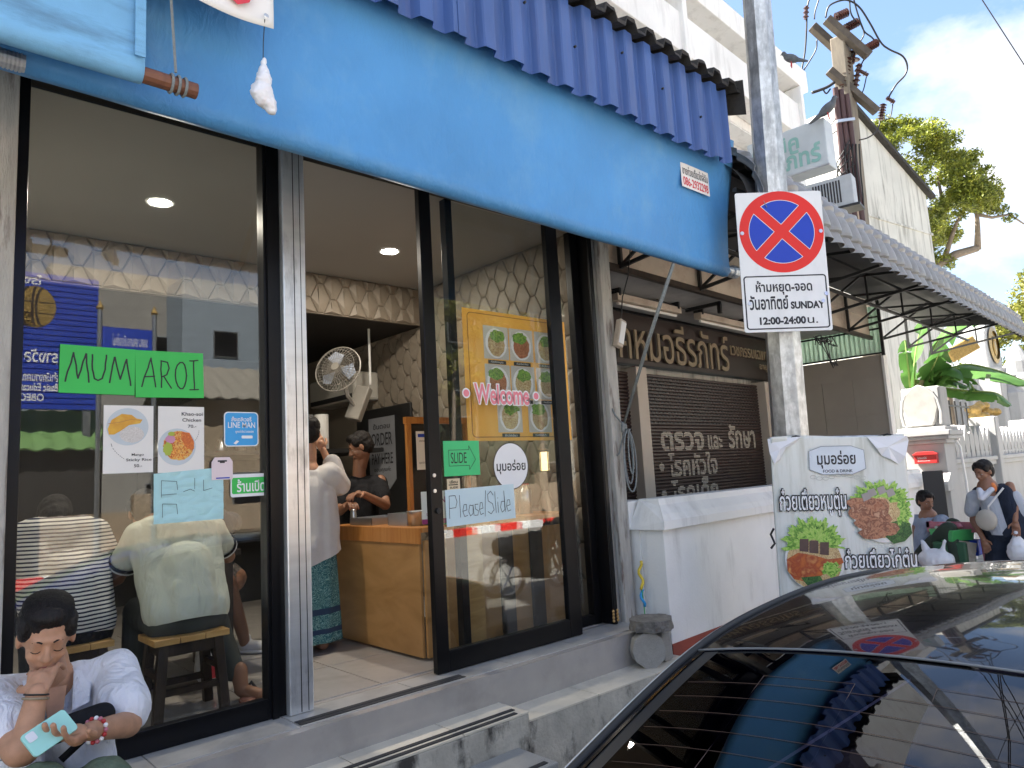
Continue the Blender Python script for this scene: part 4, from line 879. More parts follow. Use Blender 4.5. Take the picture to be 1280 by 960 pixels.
# ================================================================ CLINIC NEXT DOOR
CA=R(3.1)
cl=thing('clinic_building','white multi-storey clinic with brown shutters and a Thai name board, next to the restaurant','building',(4.2,0,0),CA)
def cp_(name,m,mt,**k): return put(name,m,mt,cl,**k)
cp_('forecourt_floor',M().box(.32,7.0,3.0,5.2,-.08,.05),K['pave'])
wt=K['white']
cp_('rear_block',M().box(.66,6.75,5.2,9.5,-.1,6.4),K['whiteold'])
cp_('column',M().box(2.72,2.93,4.98,5.25,.05,2.78),K['column'],bevel=.006)
cp_('column',M().box(6.02,6.24,4.98,5.25,.05,2.78),K['column'],bevel=.006)
def shutter(x0,x1):
    m=M(); n=int((2.74-.05)/.042)
    prof=[]
    for i in range(n): z=.05+i*.042; prof+=[(5.12,z),(5.105,z+.010),(5.103,z+.030),(5.118,z+.040)]
    b=len(m.v)
    for y,z in prof: m.v+=[(x0,y,z),(x1,y,z)]
    for i in range(len(prof)-1): a=b+2*i; m.face((a,a+1,a+3,a+2))
    return m
s1=cp_('roller_shutter',shutter(.30,2.72),K['shutter'],kind=None); s2=cp_('roller_shutter',shutter(2.93,6.02),K['shutter'])
m=M()
for r in range(14):
    for c in range(34):
        x=3.02+c*.088+(.044 if r%2 else 0); z=2.12+r*.042
        if x<5.95: m.box(x,x+.05,5.098,5.104,z+.014,z+.027)
put('shutter_slots',m,K['black'],s2,kind='stuff')
# stencilled letters, cut into bars by the shutter slats
def stencil(s,x0,x1,z0,z1):
    m=M(); v,f=textdata(s,.03); ax=min(p[0] for p in v); bx=max(p[0] for p in v); az=min(p[1] for p in v); bz=max(p[1] for p in v)
    from mathutils.geometry import intersect_point_tri_2d
    tri=[]
    for q in f:
        P=[Vector((x0+(v[i][0]-ax)*(x1-x0)/(bx-ax),z0+(v[i][1]-az)*(z1-z0)/(bz-az))) for i in q]
        for k in range(1,len(P)-1): tri.append((P[0],P[k],P[k+1]))
    dz=.0185; dx=.011
    nz=int((z1-z0)/dz)+1; nx=int((x1-x0)/dx)+1; grid=[[0]*nx for _ in range(nz)]
    for a,b,c in tri:
        xs=[p.x for p in (a,b,c)]; zs=[p.y for p in (a,b,c)]
        for i in range(max(0,int((min(zs)-z0)/dz)),min(nz,int((max(zs)-z0)/dz)+2)):
            for j in range(max(0,int((min(xs)-x0)/dx)),min(nx,int((max(xs)-x0)/dx)+2)):
                if not grid[i][j] and intersect_point_tri_2d(Vector((x0+(j+.5)*dx,z0+(i+.5)*dz)),a,b,c): grid[i][j]=1
    for i in range(nz):
        j=0
        while j<nx:
            if grid[i][j]:
                k=j
                while k<nx and grid[i][k]: k+=1
                zc=z0+i*dz
                m.flat([(x0+j*dx,zc+.003),(x0+k*dx,zc+.003),(x0+k*dx,zc+dz-.003),(x0+j*dx,zc+dz-.003)],5.099); j=k
            else: j+=1
    return m
for s,x0,x1,z0,z1 in (('ตรวจ',3.30,4.32,1.79,2.03),('และ',4.42,4.80,1.80,1.98),('รักษา',4.98,5.78,1.80,2.14),('• โรคหัวใจ',3.22,4.62,1.47,1.77),('• โรคเด็ก',3.22,4.58,1.15,1.44),('• โรคปอด',3.22,4.4,.85,1.12)):
    put('stencil_lettering',stencil(s,x0,x1,z0,z1),K['shutletter'],s2,fix=False,kind='stuff')
sb=cp_('name_board',M().box(.30,6.95,5.02,5.1,2.80,3.44),K['brown'])
put('board_trim',M().box(.30,6.95,5.0,5.019,2.78,2.81),K['frame'],sb)
put('board_trim',M().box(.30,6.95,5.0,5.019,3.42,3.45),K['frame'],sb)
letters(sb,'คลินิคหมอธีรภัทร์',1.50,4.98,2.86,3.37,4.99,K['gold'],.004,.02,.018)
letters(sb,'เวชกรรมเฉพาะทาง',5.05,6.6,3.10,3.24,4.985,K['gold'],.005,.02,.015); letters(sb,'อายุรกรรม',5.9,6.6,2.92,3.03,4.985,K['gold'],.005,.02,.015)
cp_('forecourt_ceiling',M().box(.30,6.98,3.80,5.2,3.46,3.56),mat('grey_soffit_paint',(.42,.40,.385),.85,var=.08,dirt=(.2,.18,.16)))
cp_('eave_board',M().box(.04,6.98,3.735,3.76,3.34,3.86),K['board'])
cp_('eave_moulding',M().box(.04,6.98,3.715,3.735,3.62,3.66),K['board'])
cp_('eave_rail',M().box(.04,6.98,3.70,3.745,3.28,3.335),K['darkwood'])
def tubef(x,lab):
    o=thing('fluorescent_fitting',lab,'lamp fitting',Matrix.Rotation(CA,4,'Z')@Vector((x,4.5,3.33))+Vector((4.2,0,0)),CA)
    put('body',M().box(-.02,1.2,-.05,.05,.0,.075),K['board'],o,bevel=.006); put('tube',M().cyl((.03,-.0,-.022),(1.15,0,-.022),.016),K['paper'],o)
    for xx in (.0,1.12): put('hanger',M().box(xx,xx+.03,-.06,.06,.05,.13),K['black'],o)
    put('wires',M().tube([(-.9,-.02,.11),(-.3,0,.085),(.0,0,.10),(.4,.0,.082),(.8,0,.10),(1.2,0,.08)],.006,n=5),K['cable'],o)
tubef(1.75,'pale fluorescent fitting under the clinic ceiling, nearer the weathered post'); tubef(3.40,'pale fluorescent fitting under the clinic ceiling, nearer the no-parking sign')
cp_('lamp_bracket',M().box(3.2,3.24,4.1,4.55,3.40,3.44),K['black']); cp_('lamp_bracket',M().box(3.2,3.24,4.1,4.14,3.30,3.44),K['black'])
# parapet wall
pw=thing('parapet_wall','low white wall with a sloped cap in front of the clinic shutters','wall',(4.2,0,0),CA)
def wp(name,m,mt,**k): return put(name,m,mt,pw,**k)
wp('wall_body',M().box(.25,6.6,3.16,3.36,-.1,1.15),K['white'],bevel=.004)
wp('wall_return',M().box(.24,.42,3.361,4.6,-.1,1.15),K['white'],bevel=.004)
def capm(y0,y1,x0,x1):
    m=M(); pr=[(y0-.045,1.151),(y0-.045,1.215),(y0-.035,1.23),(y0-.02,1.26),(y0+.035,1.325),(y0+.045,1.372),(y1-.02,1.372),(y1+.03,1.151)]
    b=len(m.v); n=len(pr)
    ins=[.0,.0,.01,.02,.08,.09,.09,.0]
    for k,x in enumerate((x0,x1)):
        for i,(y,z) in enumerate(pr): m.v.append((x+(ins[i] if k==0 else 0),y,z))
    for i in range(n): j=(i+1)%n; m.face((b+i,b+j,b+n+j,b+n+i))
    m.face([b+i for i in range(n)]); m.face([b+n+i for i in range(n)][::-1]); return m
wp('wall_cap',capm(3.16,3.40,.20,6.62),K['white'],bevel=.006)
wp('return_cap',M().box(.20,.46,3.41,4.6,1.151,1.36),K['white'],bevel=.012)
wp('red_base_band',M().box(.245,6.6,3.152,3.159,.0,.36),K['redstripe'])
# grey tiled side wall at the far end
sdw=cp_('tiled_side_wall',M().box(6.98,7.1,3.62,5.4,-.1,3.05),K['greytile'])
tl=M().box(-.006,.0,.003,.447,.003,.547).mesh('wall_tile'); fixn(tl); tl.materials.append(K['greytile'])
for i in range(4):
    for j in range(6):
        if j<5 : piece('wall_tile',tl,sdw,(6.979,3.61+i*.45,-.02+j*.55 if j<4 else 2.18+0*j))
cp_('wall_edge_trim',M().box(6.96,7.12,3.585,3.62,-.1,3.06),K['paper'])
gp=cp_('green_translucent_sheet',M().box(7.0,7.01,3.6,5.4,3.08,3.78),K['greensheet'])
for i in range(26): put('sheet_rib',M().box(6.985,6.999,3.62+i*.068,3.645+i*.068,3.08,3.78),K['greensheet'],gp)
for z in (3.06,3.42,3.6): cp_('sheet_rail',M().box(6.95,6.985,3.58,5.4,z,z+.022),K['black'])
cp_('sheet_post',M().box(6.95,6.985,3.56,3.60,3.03,3.95),K['black'])
# upper storeys
def band(x0,x1,z0,z1,y=4.25,y1=4.6,nm='parapet_band'): return cp_(nm,M().box(x0,x1,y,y1,z0,z1),wt,bevel=.01)
cp_('upper_wall',M().box(.32,6.75,4.95,5.1,3.9,6.6),wt)
band(.06,6.75,6.55,7.08); band(.06,6.95,7.38,7.72,4.20,4.9,'roof_parapet'); cp_('recess_wall',M().box(.06,6.72,4.62,4.9,6.4,7.39),wt)
cp_('balcony_soffit',M().box(.32,6.75,4.61,5.2,6.42,6.6),wt)
band(.06,6.75,4.3,4.75,4.25)
for x in (.1,3.15,6.6): cp_('pilaster',M().box(x,x+.10,4.19,4.6,6.30,7.36),wt,bevel=.01)
for x in (.1,3.15,6.5): cp_('balcony_column',M().box(x,x+.2,4.3,4.9,4.75,6.42),wt,bevel=.01)
cp_('top_storey_wall',M().box(.66,5.35,4.85,9.4,7.72,11.2),wt)
tw=cp_('window_frame',M().box(3.5,4.25,4.82,4.849,7.95,8.9),K['white_clean']); put('pane',M().box(3.56,4.19,4.812,4.819,8.0,8.85),mat('blue_reflecting_pane',(.02,.04,.10),.08),tw)
tw=cp_('window_frame',M().box(1.7,2.45,4.82,4.849,7.95,8.9),K['white_clean']); put('pane',M().box(1.76,2.39,4.812,4.819,8.0,8.85),mat('blue_reflecting_pane',(.02,.04,.10),.08),tw)
fl=thing('flood_light','small black flood light on the white clinic wall, left of the lamp post','lamp',atD(917,28,9.0),R(20)); 
fl.location=Matrix.Rotation(CA,4,'Z')@Vector((4.78,4.8,7.95))+Vector((4.2,0,0))
put('housing',M().box(-.09,.09,-.12,-.02,-.07,.07),K['black'],fl,bevel=.015); put('bracket',M().box(-.02,.02,-.02,.05,-.02,.02),K['black'],fl)
for i,(px,py,dd,sc) in enumerate(((989,73,9.4,1),(1034,136,8.0,1))):
    bd_=thing('pigeon',('dark pigeon perched on the clinic roof edge','grey pigeon perched on the illuminated Thai sign box')[i],'pigeon',atD(px,py,dd),R(105 if i==0 else -75))
    m=M().ell((0,0,0),(.11,.055,.055),(0,R(-35),0)).ell((.085,0,.10),(.03,.026,.03)).cap((.05,0,.03),(.08,0,.09),.04,.026).cap((-.08,0,-.05),(-.19,0,-.11),.03,.014).cap((.10,0,.098),(.135,0,.092),.010,.004)
    o=blob('pigeon_body',m,mat('pigeon_grey',(.09,.10,.11),.7,var=.3,vs=20),None,.009,2); o.parent=bd_
    for sy in (-1,1): put('leg',M().cyl((0,sy*.02,-.04),(.01,sy*.025,-.12),.006),K['redplastic'],bd_)
# hanging light-box sign
sg=thing('projecting_sign_box','white box sign with pale green Thai lettering jutting from the clinic front','sign',(8.0,3.17,5.05),R(-90+4))
put('box',M().box(-.92,0,-.13,.13,-.20,.36),mat('grey_sign_face',(.50,.54,.55),.5),sg,bevel=.012)
put('face_edge',M().box(-.925,.006,-.134,-.131,-.205,-.185),K['steel'],sg)
aq=mat('pale_teal_letters',(.24,.44,.39),.5)
letters(sg,'คลินิค',-.86,-.30,.10,.28,-.135,aq,.03); letters(sg,'ธีรภัทร์',-.72,-.07,-.13,.11,-.135,aq,.03)
m=M().beam((-.9,0,.0),(-1.3,0,.0),.04); put('arm',m,K['black'],sg)
# air conditioner outdoor unit
ou=thing('outdoor_unit','grey outdoor cooling unit on brackets below the projecting sign','cooling unit',(10.2,4.15,5.15),R(-80)); ou.scale=(.72,.72,.72)
put('casing',M().box(-.45,.45,0,.35,0,.62),mat('grey_unit_paint',(.42,.44,.45),.5),ou,bevel=.015)
for i in range(10): put('grille_slat',M().box(-.30+i*.055,-.27+i*.055,-.008,0,.08,.54),K['black'],ou)
put('shelf',M().box(-.55,.55,-.05,.4,-.06,-.01),K['black'],ou)
# ================================================================ SHINGLED CANOPY
cn=thing('tiled_canopy','long grey tile-pressed metal canopy with a rounded lip and black trusses, over the clinic forecourt','canopy',(4.2,0,0),CA)
LX0,LX1=.42,9.65
def prof(v):    # from lip up and round to flat top
    if v<.14: return 2.325-.012*(1-v/.14),3.315+.115*v/.14
    v=(v-.14)/.86
    if v<.55:
        a=v/.55*PI/2; return 2.68-.36*math.cos(a), 3.43+.40*math.sin(a)
    t=(v-.55)/.45; return 2.68+t*1.06, 3.83+t*.10
def can(x0,x1,j):
    nx=int((x1-x0)/.0155); 
    def fn(u,v):
        x=x0+(x1-x0)*u; y,z=prof(v); c=abs(math.sin(x/.235*PI)); h=.075*c**.6
        step=((v*7.5)%1); h+=.026*(1-step)
        if v<.61: a=max(0,(v-.14)/.86)/.55*PI/2; return (x,y-h*math.cos(a),z+h*math.sin(a))
        return (x,y,z+h)
    return M().grid(fn,nx,66)
xx=LX0; j=0
while xx<LX1-.01:
    x1=min(xx+.98,LX1); cshe=put('roof_sheet',can(xx,x1+.012,j),K['shingle'],cn,fix=False,solid=.003,loc=(0,0,.003*(j%2))); xx+=.98; j+=1
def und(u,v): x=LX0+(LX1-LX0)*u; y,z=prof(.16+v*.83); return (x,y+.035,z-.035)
put('underside_sheet',M().grid(und,4,24),K['insul'],cn,fix=False)
def trs(x):
    m=M(); m.beam((x,3.70,3.30),(x,3.70,3.84),.035); m.beam((x,3.70,3.80),(x,2.68,3.68),.03); m.beam((x,3.70,3.32),(x,2.44,3.47),.03); m.beam((x,3.69,3.33),(x,3.0,3.76),.025); m.beam((x,3.0,3.42),(x,3.0,3.76),.02)
    return put('truss',m,K['black'],cn,kind='stuff')
for i in range(8): trs(.75+i*1.32)
for y,z in ((2.46,3.52),(3.0,3.74),(3.05,3.41),(2.55,3.70)): put('purlin',M().beam((LX0+.02,y,z),(LX1-.02,y,z),.03),K['black'],cn)
for i in range(7):
    x=.75+i*1.32; put('diagonal_brace',M().beam((x,3.02,3.42),(x+1.32,3.0,3.73),.022),K['black'],cn)
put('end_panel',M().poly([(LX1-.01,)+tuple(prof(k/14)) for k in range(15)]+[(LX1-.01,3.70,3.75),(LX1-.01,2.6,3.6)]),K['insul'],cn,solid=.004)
# ================================================================ GREY-WHITE BUILDING BEYOND
nbx=thing('neighbour_building','tall streaky white windowless building with a sloping dark roof edge, behind the canopy','building',(18.45,6.83,-.8),R(-7)); nbx.scale=(1.5,1.5,1.5)
put('wall',M().prism([(.0,-.1),(2.62,-.1),(2.55,6.45),(.0,7.67)],0,5),K['whiteold'],nbx)
put('roof_edge',M().beam((-.02,-.05,7.70),(2.72,-.05,6.42),.10,.07),K['darkroof'],nbx)
put('wall_band',M().box(.0,2.6,-.02,-.001,5.66,5.70),K['whiteold'],nbx)
# ================================================================ UTILITY POLE
up=thing('utility_pole','wooden-armed utility pole with brown insulators and bundled maroon pipes','utility pole',(12.35,4.12,-.1))
B=Vector((12.35,4.12,-.1))
def at13(x,y,d=12.3): return atD(x,y,d)-B
def upp(name,m,mt,**k): return put(name,m,mt,up,**k)
ptop=at13(1050,48); pbot=at13(1075,290)
upp('pole_shaft',M().beam(tuple(pbot+(pbot-ptop)*2.0),tuple(ptop),.30,.24),K['pole'],bevel=.02)
def arm(a,b,w=.13): 
    return upp('cross_arm',M().beam(tuple(at13(*a)),tuple(at13(*b)),w),mat('weathered_cross_arm',(.085,.07,.055),.9,var=.3,vs=8,bump=.5,bs=20),bevel=.01)
arm((1033,24,12.1),(1086,70,12.1)); arm((1015,33,12.5),(1062,76,12.5)); arm((1036,88,12.2),(1096,140,12.2),.12)
def insul(a,b,n=6,r=.075,d=12.1):
    p,q=at13(*a,d),at13(*b,d); v=q-p; m=M(); m.cyl(tuple(p),tuple(q),.03)
    for i in range(n): c=p+v*((i+.5)/n); m.cyl(tuple(c-v*.05/n*6*.2),tuple(c+v*.05/n*6*.2),r,r*.7,n=14)
    return upp('insulator',m,K['porcelain'])
insul((1044,22),(1060,15)); insul((1056,36),(1073,27)); insul((1083,61),(1097,53)); insul((1060,72),(1054,110),8,.075,12.2); insul((1074,80),(1068,116),6,.06,12.2); insul((1104,130),(1101,150),6,.06,12.2)
insul((1008,8),(1007,24),3,.05,12.2); insul((1068,62),(1066,80),2,.11,12.3)
insul((1108,122),(1118,128),2,.05,12.2); insul((1070,86),(1085,94),2,.05,12.2)
def wire(name,P,r=.014,d=12.2): 
    pts=[at13(x,y,d) for x,y in P]
    Q=[]
    for i in range(len(pts)-1):
        p0=pts[max(0,i-1)];p1=pts[i];p2=pts[i+1];p3=pts[min(len(pts)-1,i+2)]
        for k in range(6):
            t=k/6; Q.append(.5*((2*p1)+(-p0+p2)*t+(2*p0-5*p1+4*p2-p3)*t*t+(-p0+3*p1-3*p2+p3)*t**3))
    Q.append(pts[-1]); return upp(name,M().tube(Q,r,n=5),K['cable'],smooth=True)
wire('wire',[(1032,22),(1036,8),(1050,1),(1062,1),(1075,10),(1088,30),(1101,53),(1112,62),(1128,70),(1134,82),(1131,94),(1120,106),(1111,121)],.016)
wire('wire',[(1062,-5),(1063,14),(1068,24),(1075,29),(1081,40),(1090,47),(1094,54),(1086,66),(1078,78),(1076,86)],.013)
wire('wire',[(1066,-6),(1070,10),(1075,26),(1080,42),(1074,54),(1062,74)],.013)
wire('wire',[(1013,-5),(1009,10),(1008,38),(1006,66),(1001,92)],.016); wire('wire',[(1025,-5),(1019,14),(1018,24)],.013); wire('wire',[(1021,50),(1020,62),(1011,78),(1001,93)],.013)
wire('wire',[(1015,116),(1024,113),(1034,109),(1043,103)],.028); wire('wire',[(1029,112),(1033,117),(1038,111)],.014)
wire('wire',[(1083,96),(1080,110),(1077,118)],.01); wire('wire',[(1116,130),(1113,146),(1107,150)],.01); wire('wire',[(1100,152),(1096,164),(1085,172),(1074,175)],.012)
wire('wire',[(1058,118),(1050,138),(1036,160),(1020,172)],.011); wire('wire',[(1066,120),(1062,140),(1050,160),(1036,170)],.011)
for k in range(4): wire('wire',[(1062+k*2,175+k*10),(1054-k*3,190+k*12),(1046+k,206+k*12),(1056+k*3,222+k*8)],.011,12.0)
for k in range(5): wire('wire',[(1058+k*4,180),(1056+k*5,205+k*3),(1062+k*4,235),(1060+k*5,262)],.012,12.0)
for k,(a,b) in enumerate((((1044,110),(1062,285)),((1051,112),(1070,285)),((1058,118),(1080,290)))): upp('conduit_pipe',M().cyl(tuple(at13(*a,12.05)),tuple(at13(*b,12.05)),.045),K['pipe'])
upp('pole_band',M().beam(tuple(at13(1046,152,12.0)),tuple(at13(1068,149,12.0)),.05,.05),K['steel'])
for a,b in (((1050,0),(1062,-60)),((1062,-5),(1056,-70)),((1066,-6),(1058,-75)),((1013,-5),(1030,-80)),((1025,-5),(1040,-80))):
    pa,pb_=at13(*a,12.2),at13(*b,12.2); upp('line_wire',M().tube([pa+(pb_-pa)*t+Vector((-.9,-.1,0))*t*t*.4 for t in (0,1,3,7,14)],.013,n=5),K['cable'])
wr=thing('overhead_wire','single thin cable crossing the sky at the top right','cable',(20,2,10)); put('wire',M().tube([(lambda a,b,t:a+(b-a)*t-Vector((20,2,10))-Vector((0,0,.012))*(t-.5)**2*0)(atD(1215,-20,20),atD(1290,96,20),t) for t in (-16,-8,-3,0,.5,1,4,9,16)],.016,n=5),K['cable'],wr)
# ================================================================ LAMP POST, SIGN, POSTER
lp=thing('steel_lamp_post','tall galvanised eight-sided lamp post rising behind the no-parking sign','lamp post',(4.76,2.38,-.1))
T=atD(941,-60,5.02)-lp.location; T=T+(T-(atD(989,560,5.02)-lp.location))*.75; Bm=atD(989,560,5.02)-lp.location; b0=Bm+(Bm-T)*((-Bm.z)/(Bm.z-T.z))
put('post_shaft',M().cyl(tuple(b0*1),tuple(T),.142,.066,n=8,roll=PI/8),K['galv'],lp)
put('base_plate',M().box(b0.x-.2,b0.x+.2,b0.y-.2,b0.y+.2,0,.02),K['galv'],lp)
SA=R(-42.3)
c=atD(979,326,4.84); 
ns=thing('no_parking_sign','white no-stopping sign plate with red and blue disc and Thai Sunday hours','traffic sign',c,rot=(0,R(1.4),SA))
put('plate',M().prism(rrect(-.295,.295,-.487,.487,.015),0,.006),K['signwhite'],ns,bevel=.001)
m=M(); disc(m,.005,.205,.287,.287,-.0008,72); put('red_disc',m,K['signred'],ns,fix=False)
# blue quarters
m=M(); r_=.222; w_=.036
for q in range(4):
    a0=q*90; P=[]; off=w_*math.sqrt(2)
    ca=R(a0); P=[(off*math.cos(ca),off*math.sin(ca))]
    da=math.degrees(math.asin(w_/r_)); P+=arc(0,0,r_,r_,a0-45+da,a0+45-da,20)
    m.flat([(x+.005,z+.205) for x,z in P],-.0016)
    put('white_edge',(lambda mm:(ribbon(mm,[(x+.005,z+.205) for x,z in P+[P[0]]],.0035,-.0021),mm)[1])(M()),K['signwhite'],ns,fix=False)
put('blue_quarters',m,K['signblue'],ns,fix=False,kind='stuff')
m=M(); rr=rrect(-.275,.275,-.465,-.105,.018); ribbon(m,rr+[rr[0]],.009,-.001); put('black_border',m,K['ink'],ns,fix=False)
letters(ns,'ห้ามหยุด-จอด',-.20,.18,-.235,-.135,-.0012,K['ink'],.026); letters(ns,'วันอาทิตย์',-.25,.012,-.335,-.235,-.0012,K['ink'],.026)
letters(ns,'SUNDAY',.026,.255,-.335,-.283,-.0012,K['ink'],.045); letters(ns,'12:00-24:00',-.19,.12,-.438,-.385,-.0012,K['ink'],.045); letters(ns,'น.',.13,.20,-.435,-.395,-.0012,K['ink'],.012)
for x,z in ((-.265,.20),(.27,.20),(-.25,-.29),(.245,-.285),(.27,-.235)): put('bolt',M().cyl((x,-.006,z),(x,0,z),.013),K['steel'],ns)
put('clamp_rail',M().box(-.2,.2,.006,.03,.18,.22),K['galv'],ns); put('clamp_rail',M().box(-.2,.2,.006,.03,-.3,-.26),K['galv'],ns)
# food poster on its frame
c=atD(1053,640,4.80); pz=.62
pf=thing('food_poster','sagging weathered white vinyl poster of two noodle bowls tied to the lamp post','poster',c,rot=(0,R(2.0),SA))
def pfn(u,v):
    x=-.455+.91*u; z=-.62+1.13*v; y=.006*math.sin(x*9+z*3)+.004*noise.noise(Vector((x*5,z*3,0)))
    if v>.93 and u<.12: y-=.03*(v-.93)/.07
    return (x,y,z-(.022*(1-abs(u-.5)*2) if False else 0)+.008*math.sin(u*7)*(v>.99))
vin=mat('dirty_vinyl',(.70,.71,.66),.45,var=.05,vs=3,dirt=(.34,.33,.24),da=.55,ds=(5,5,.5),dlo=.5,dhi=.7)
put('vinyl_sheet',M().grid(pfn,60,60),vin,pf,fix=False,solid=.001,smooth=True)
put('frame_bar',M().cyl((-.45,.02,.50),(.45,.02,.50),.012),K['galv'],pf); 
for x in (-.44,.44): put('frame_bar',M().cyl((x,.02,-.62),(x,.02,.5),.012),K['galv'],pf)
def torn(cx,cz,pts,y): 
    m=M(); b=len(m.v); m.v.append((cx,y-.03,cz)); 
    for i,(x,z) in enumerate(pts): m.v.append((x,y-.012-.02*(i%2),z))
    for i in range(len(pts)): m.face((b,b+1+i,b+1+(i+1)%len(pts)))
    return put('torn_corner',m,K['bagwhite'],pf,fix=False,solid=.001)
torn(.33,.43,[(.20,.50),(.46,.50),(.48,.47),(.44,.36),(.40,.31),(.34,.345),(.29,.37),(.25,.42)],0)
torn(-.40,.43,[(-.475,.50),(-.25,.51),(-.30,.46),(-.36,.44),(-.40,.36),(-.445,.33),(-.465,.40)],0)
Y=-.012
def PX(px,py): # local place of a spot on the poster
    q=pf_inv@(atD(px,py,4.80)); return q.x,q.z
bpy.context.view_layer.update(); pf_inv=pf.matrix_world.inverted()
def dsc(px,py,rx,rz,y,mt,nm,wob=0,n=40):
    x,z=PX(px,py); m=M(); disc(m,x,z,rx,rz,y,n,wob); return put(nm,m,mt,pf,fix=False)
def blobpoly(px,py,pts,y,mt,nm):
    m=M(); m.flat([PX(px+a,py+b) for a,b in pts],y); return put(nm,m,mt,pf,fix=False)
x,z=PX(1049,577); 
m=M(); rr=[(x-.19,z-.05),(x-.185,z+.075),(x-.1,z+.105),(x+.1,z+.105),(x+.185,z+.075),(x+.19,z-.05),(x+.1,z-.085),(x-.1,z-.085)]; m.flat(rr,Y); put('badge',m,mat('badge_pale_blue',(.62,.67,.72),.5),pf,fix=False)
m=M(); ribbon(m,rr+[rr[0]],.004,Y-.001); put('badge_border',m,mat('grey_print',(.25,.27,.30),.5),pf,fix=False)
letters(pf,'มุมอร่อย',x-.135,x+.125,z-.045,z+.075,Y-.0015,K['ink'],.02); letters(pf,'FOOD & DRINK',x-.10,x+.10,z-.072,z-.052,Y-.0015,K['ink'],.01)
for k in range(9):
    a=-.17+k*.042; m=M(); ribbon(m,arc(x+a,z-.10-.012*math.sin(k),.02,.012,0,330,10),.003,Y); put('scroll_ornament',m,mat('faint_ornament',(.45,.46,.42),.6),pf,fix=False)
letG=ramp_mat('poster_lettuce',[(.06,.22,.02),(.25,.50,.06),(.45,.62,.14),(.12,.33,.03)],17,.45,'noise',False,distort=2.5,bump=.0)
letD=ramp_mat('poster_lettuce_shade',[(.03,.12,.01),(.12,.30,.03),(.25,.42,.07)],26,.45,'noise',False,distort=2.5)
meatm=ramp_mat('braised_meat',[(.30,.09,.04),(.48,.22,.12),(.18,.05,.025),(.55,.30,.18)],24,.4,'noise',False,distort=1.2); bowlm=mat('bowl_white',(.74,.72,.68),.4)
noodm=ramp_mat('noodle_print',[(.62,.45,.2),(.75,.6,.33),(.35,.2,.08),(.5,.3,.12)],95,.4,mscale=(1,1,.5)); choc=mat('blood_cake',(.10,.055,.045),.4,var=.2,vs=30); herb=ramp_mat('herb_print',[(.02,.10,.02),(.08,.2,.04),(.01,.05,.01)],60,.5); chick=ramp_mat('chicken_leg_print',[(.55,.15,.03),(.35,.06,.02),(.7,.32,.1)],14,.35,'noise',False,distort=1)
# right bowl
def ruff(px,py,rx,ry,a0,a1,y,mt,nm,k=26,amp=.16,r0=.45,sub_=True):
    if sub_: ruff(px,py,rx*.80,ry*.80,a0+4,a1-4,y-.0003,letD,nm,k,amp,r0,False); ruff(px,py,rx*.66,ry*.68,a0,a1,y-.0006,mt,nm,k,amp,r0,False)
    k=k*2; amp=amp*.55
    m=M(); P=[]
    for i in range(k+1):
        a=R(a0+(a1-a0)*i/k); q=1+amp*math.sin(i*2.4)+amp*1.1*math.sin(i*.83+px)+amp*.6*math.sin(i*5.1+1); P.append((px+rx*q*math.cos(a),py-ry*q*math.sin(a)))
    for i in range(k+1):
        a=R(a1-(a1-a0)*i/k); P.append((px+rx*r0*math.cos(a),py-ry*r0*math.sin(a)))
    m=M()
    n=k+1
    for i in range(k):
        m.flat([PX(*P[i]),PX(*P[i+1]),PX(*P[2*n-2-i]),PX(*P[2*n-1-i])],y)
    return put(nm,m,mt,pf,fix=False)
dsc(1103,641,.205,.195,Y,bowlm,'bowl_picture'); dsc(1101,640,.185,.17,Y-.001,noodm,'noodle_picture',.03)
ruff(1101,630,37,28,10,185,Y-.002,letG,'lettuce_picture'); ruff(1118,640,19,24,-80,70,Y-.0022,letG,'lettuce_picture',18)
blobpoly(1115,662,[(-8,-8),(6,-12),(20,-8),(22,4),(12,14),(-2,17),(-12,8)],Y-.0026,herb,'herb_picture')
for k,(dx,dy,w,h) in enumerate(((-28,6,13,9),(-16,-4,14,10),(-2,-1,13,11),(-20,18,15,9),(-4,14,16,12),(8,26,14,8),(-12,30,17,9),(-32,-6,10,7))):
    dsc(1100+dx,635+dy,w/893*4.8,h/893*4.8,Y-.003-.0003*k,meatm,'meat_picture',.25,14)
for k,(dx,dy) in enumerate(((-12,-24),(0,-27),(11,-24),(-20,-19))):
    blobpoly(1101+dx,640+dy,[(-5,-3),(4,-6),(7,2),(-2,6)],Y-.0058,mat('grey_cake',(.35,.31,.29),.5),'cake_picture')
# left bowl
dsc(1015,698,.20,.20,Y,bowlm,'bowl_picture'); dsc(1014,701,.182,.178,Y-.001,noodm,'noodle_picture',.03)
ruff(1014,682,36,34,-5,190,Y-.002,letG,'lettuce_picture',30,.15,.35)
blobpoly(1014,706,[(-34,-8),(-20,-16),(0,-13),(16,-8),(34,-10),(36,-4),(20,4),(4,14),(-10,20),(-26,16),(-34,6)],Y-.0027,chick,'chicken_picture')
for k,(dx,dy) in enumerate(((-12,-16),(0,-14),(13,-12))): blobpoly(1015+dx,697+dy,[(-6,-8),(5,-8),(4,8),(-7,7)],Y-.0035,choc,'cake_picture')
ruff(1034,710,11,9,0,360,Y-.004,letG,'herb_picture',18,.2,.02); blobpoly(1010,722,[(-14,-2),(10,-4),(14,4),(-6,8)],Y-.0038,herb,'herb_picture')
def title(s,xa,ya,xb,yb,y):
    x0,z0=PX(xa,yb); x1,z1=PX(xb,ya); x0b,_=PX(xa,ya)
    x0=min(x0,x0b); 
    letters(pf,s,x0-.008,x1+.008,z0-.008,z1+.008,y,K['ink'],.075,name='lettering_outline'); letters(pf,s,x0,x1,z0,z1,y-.001,K['inkwhite'],.012)
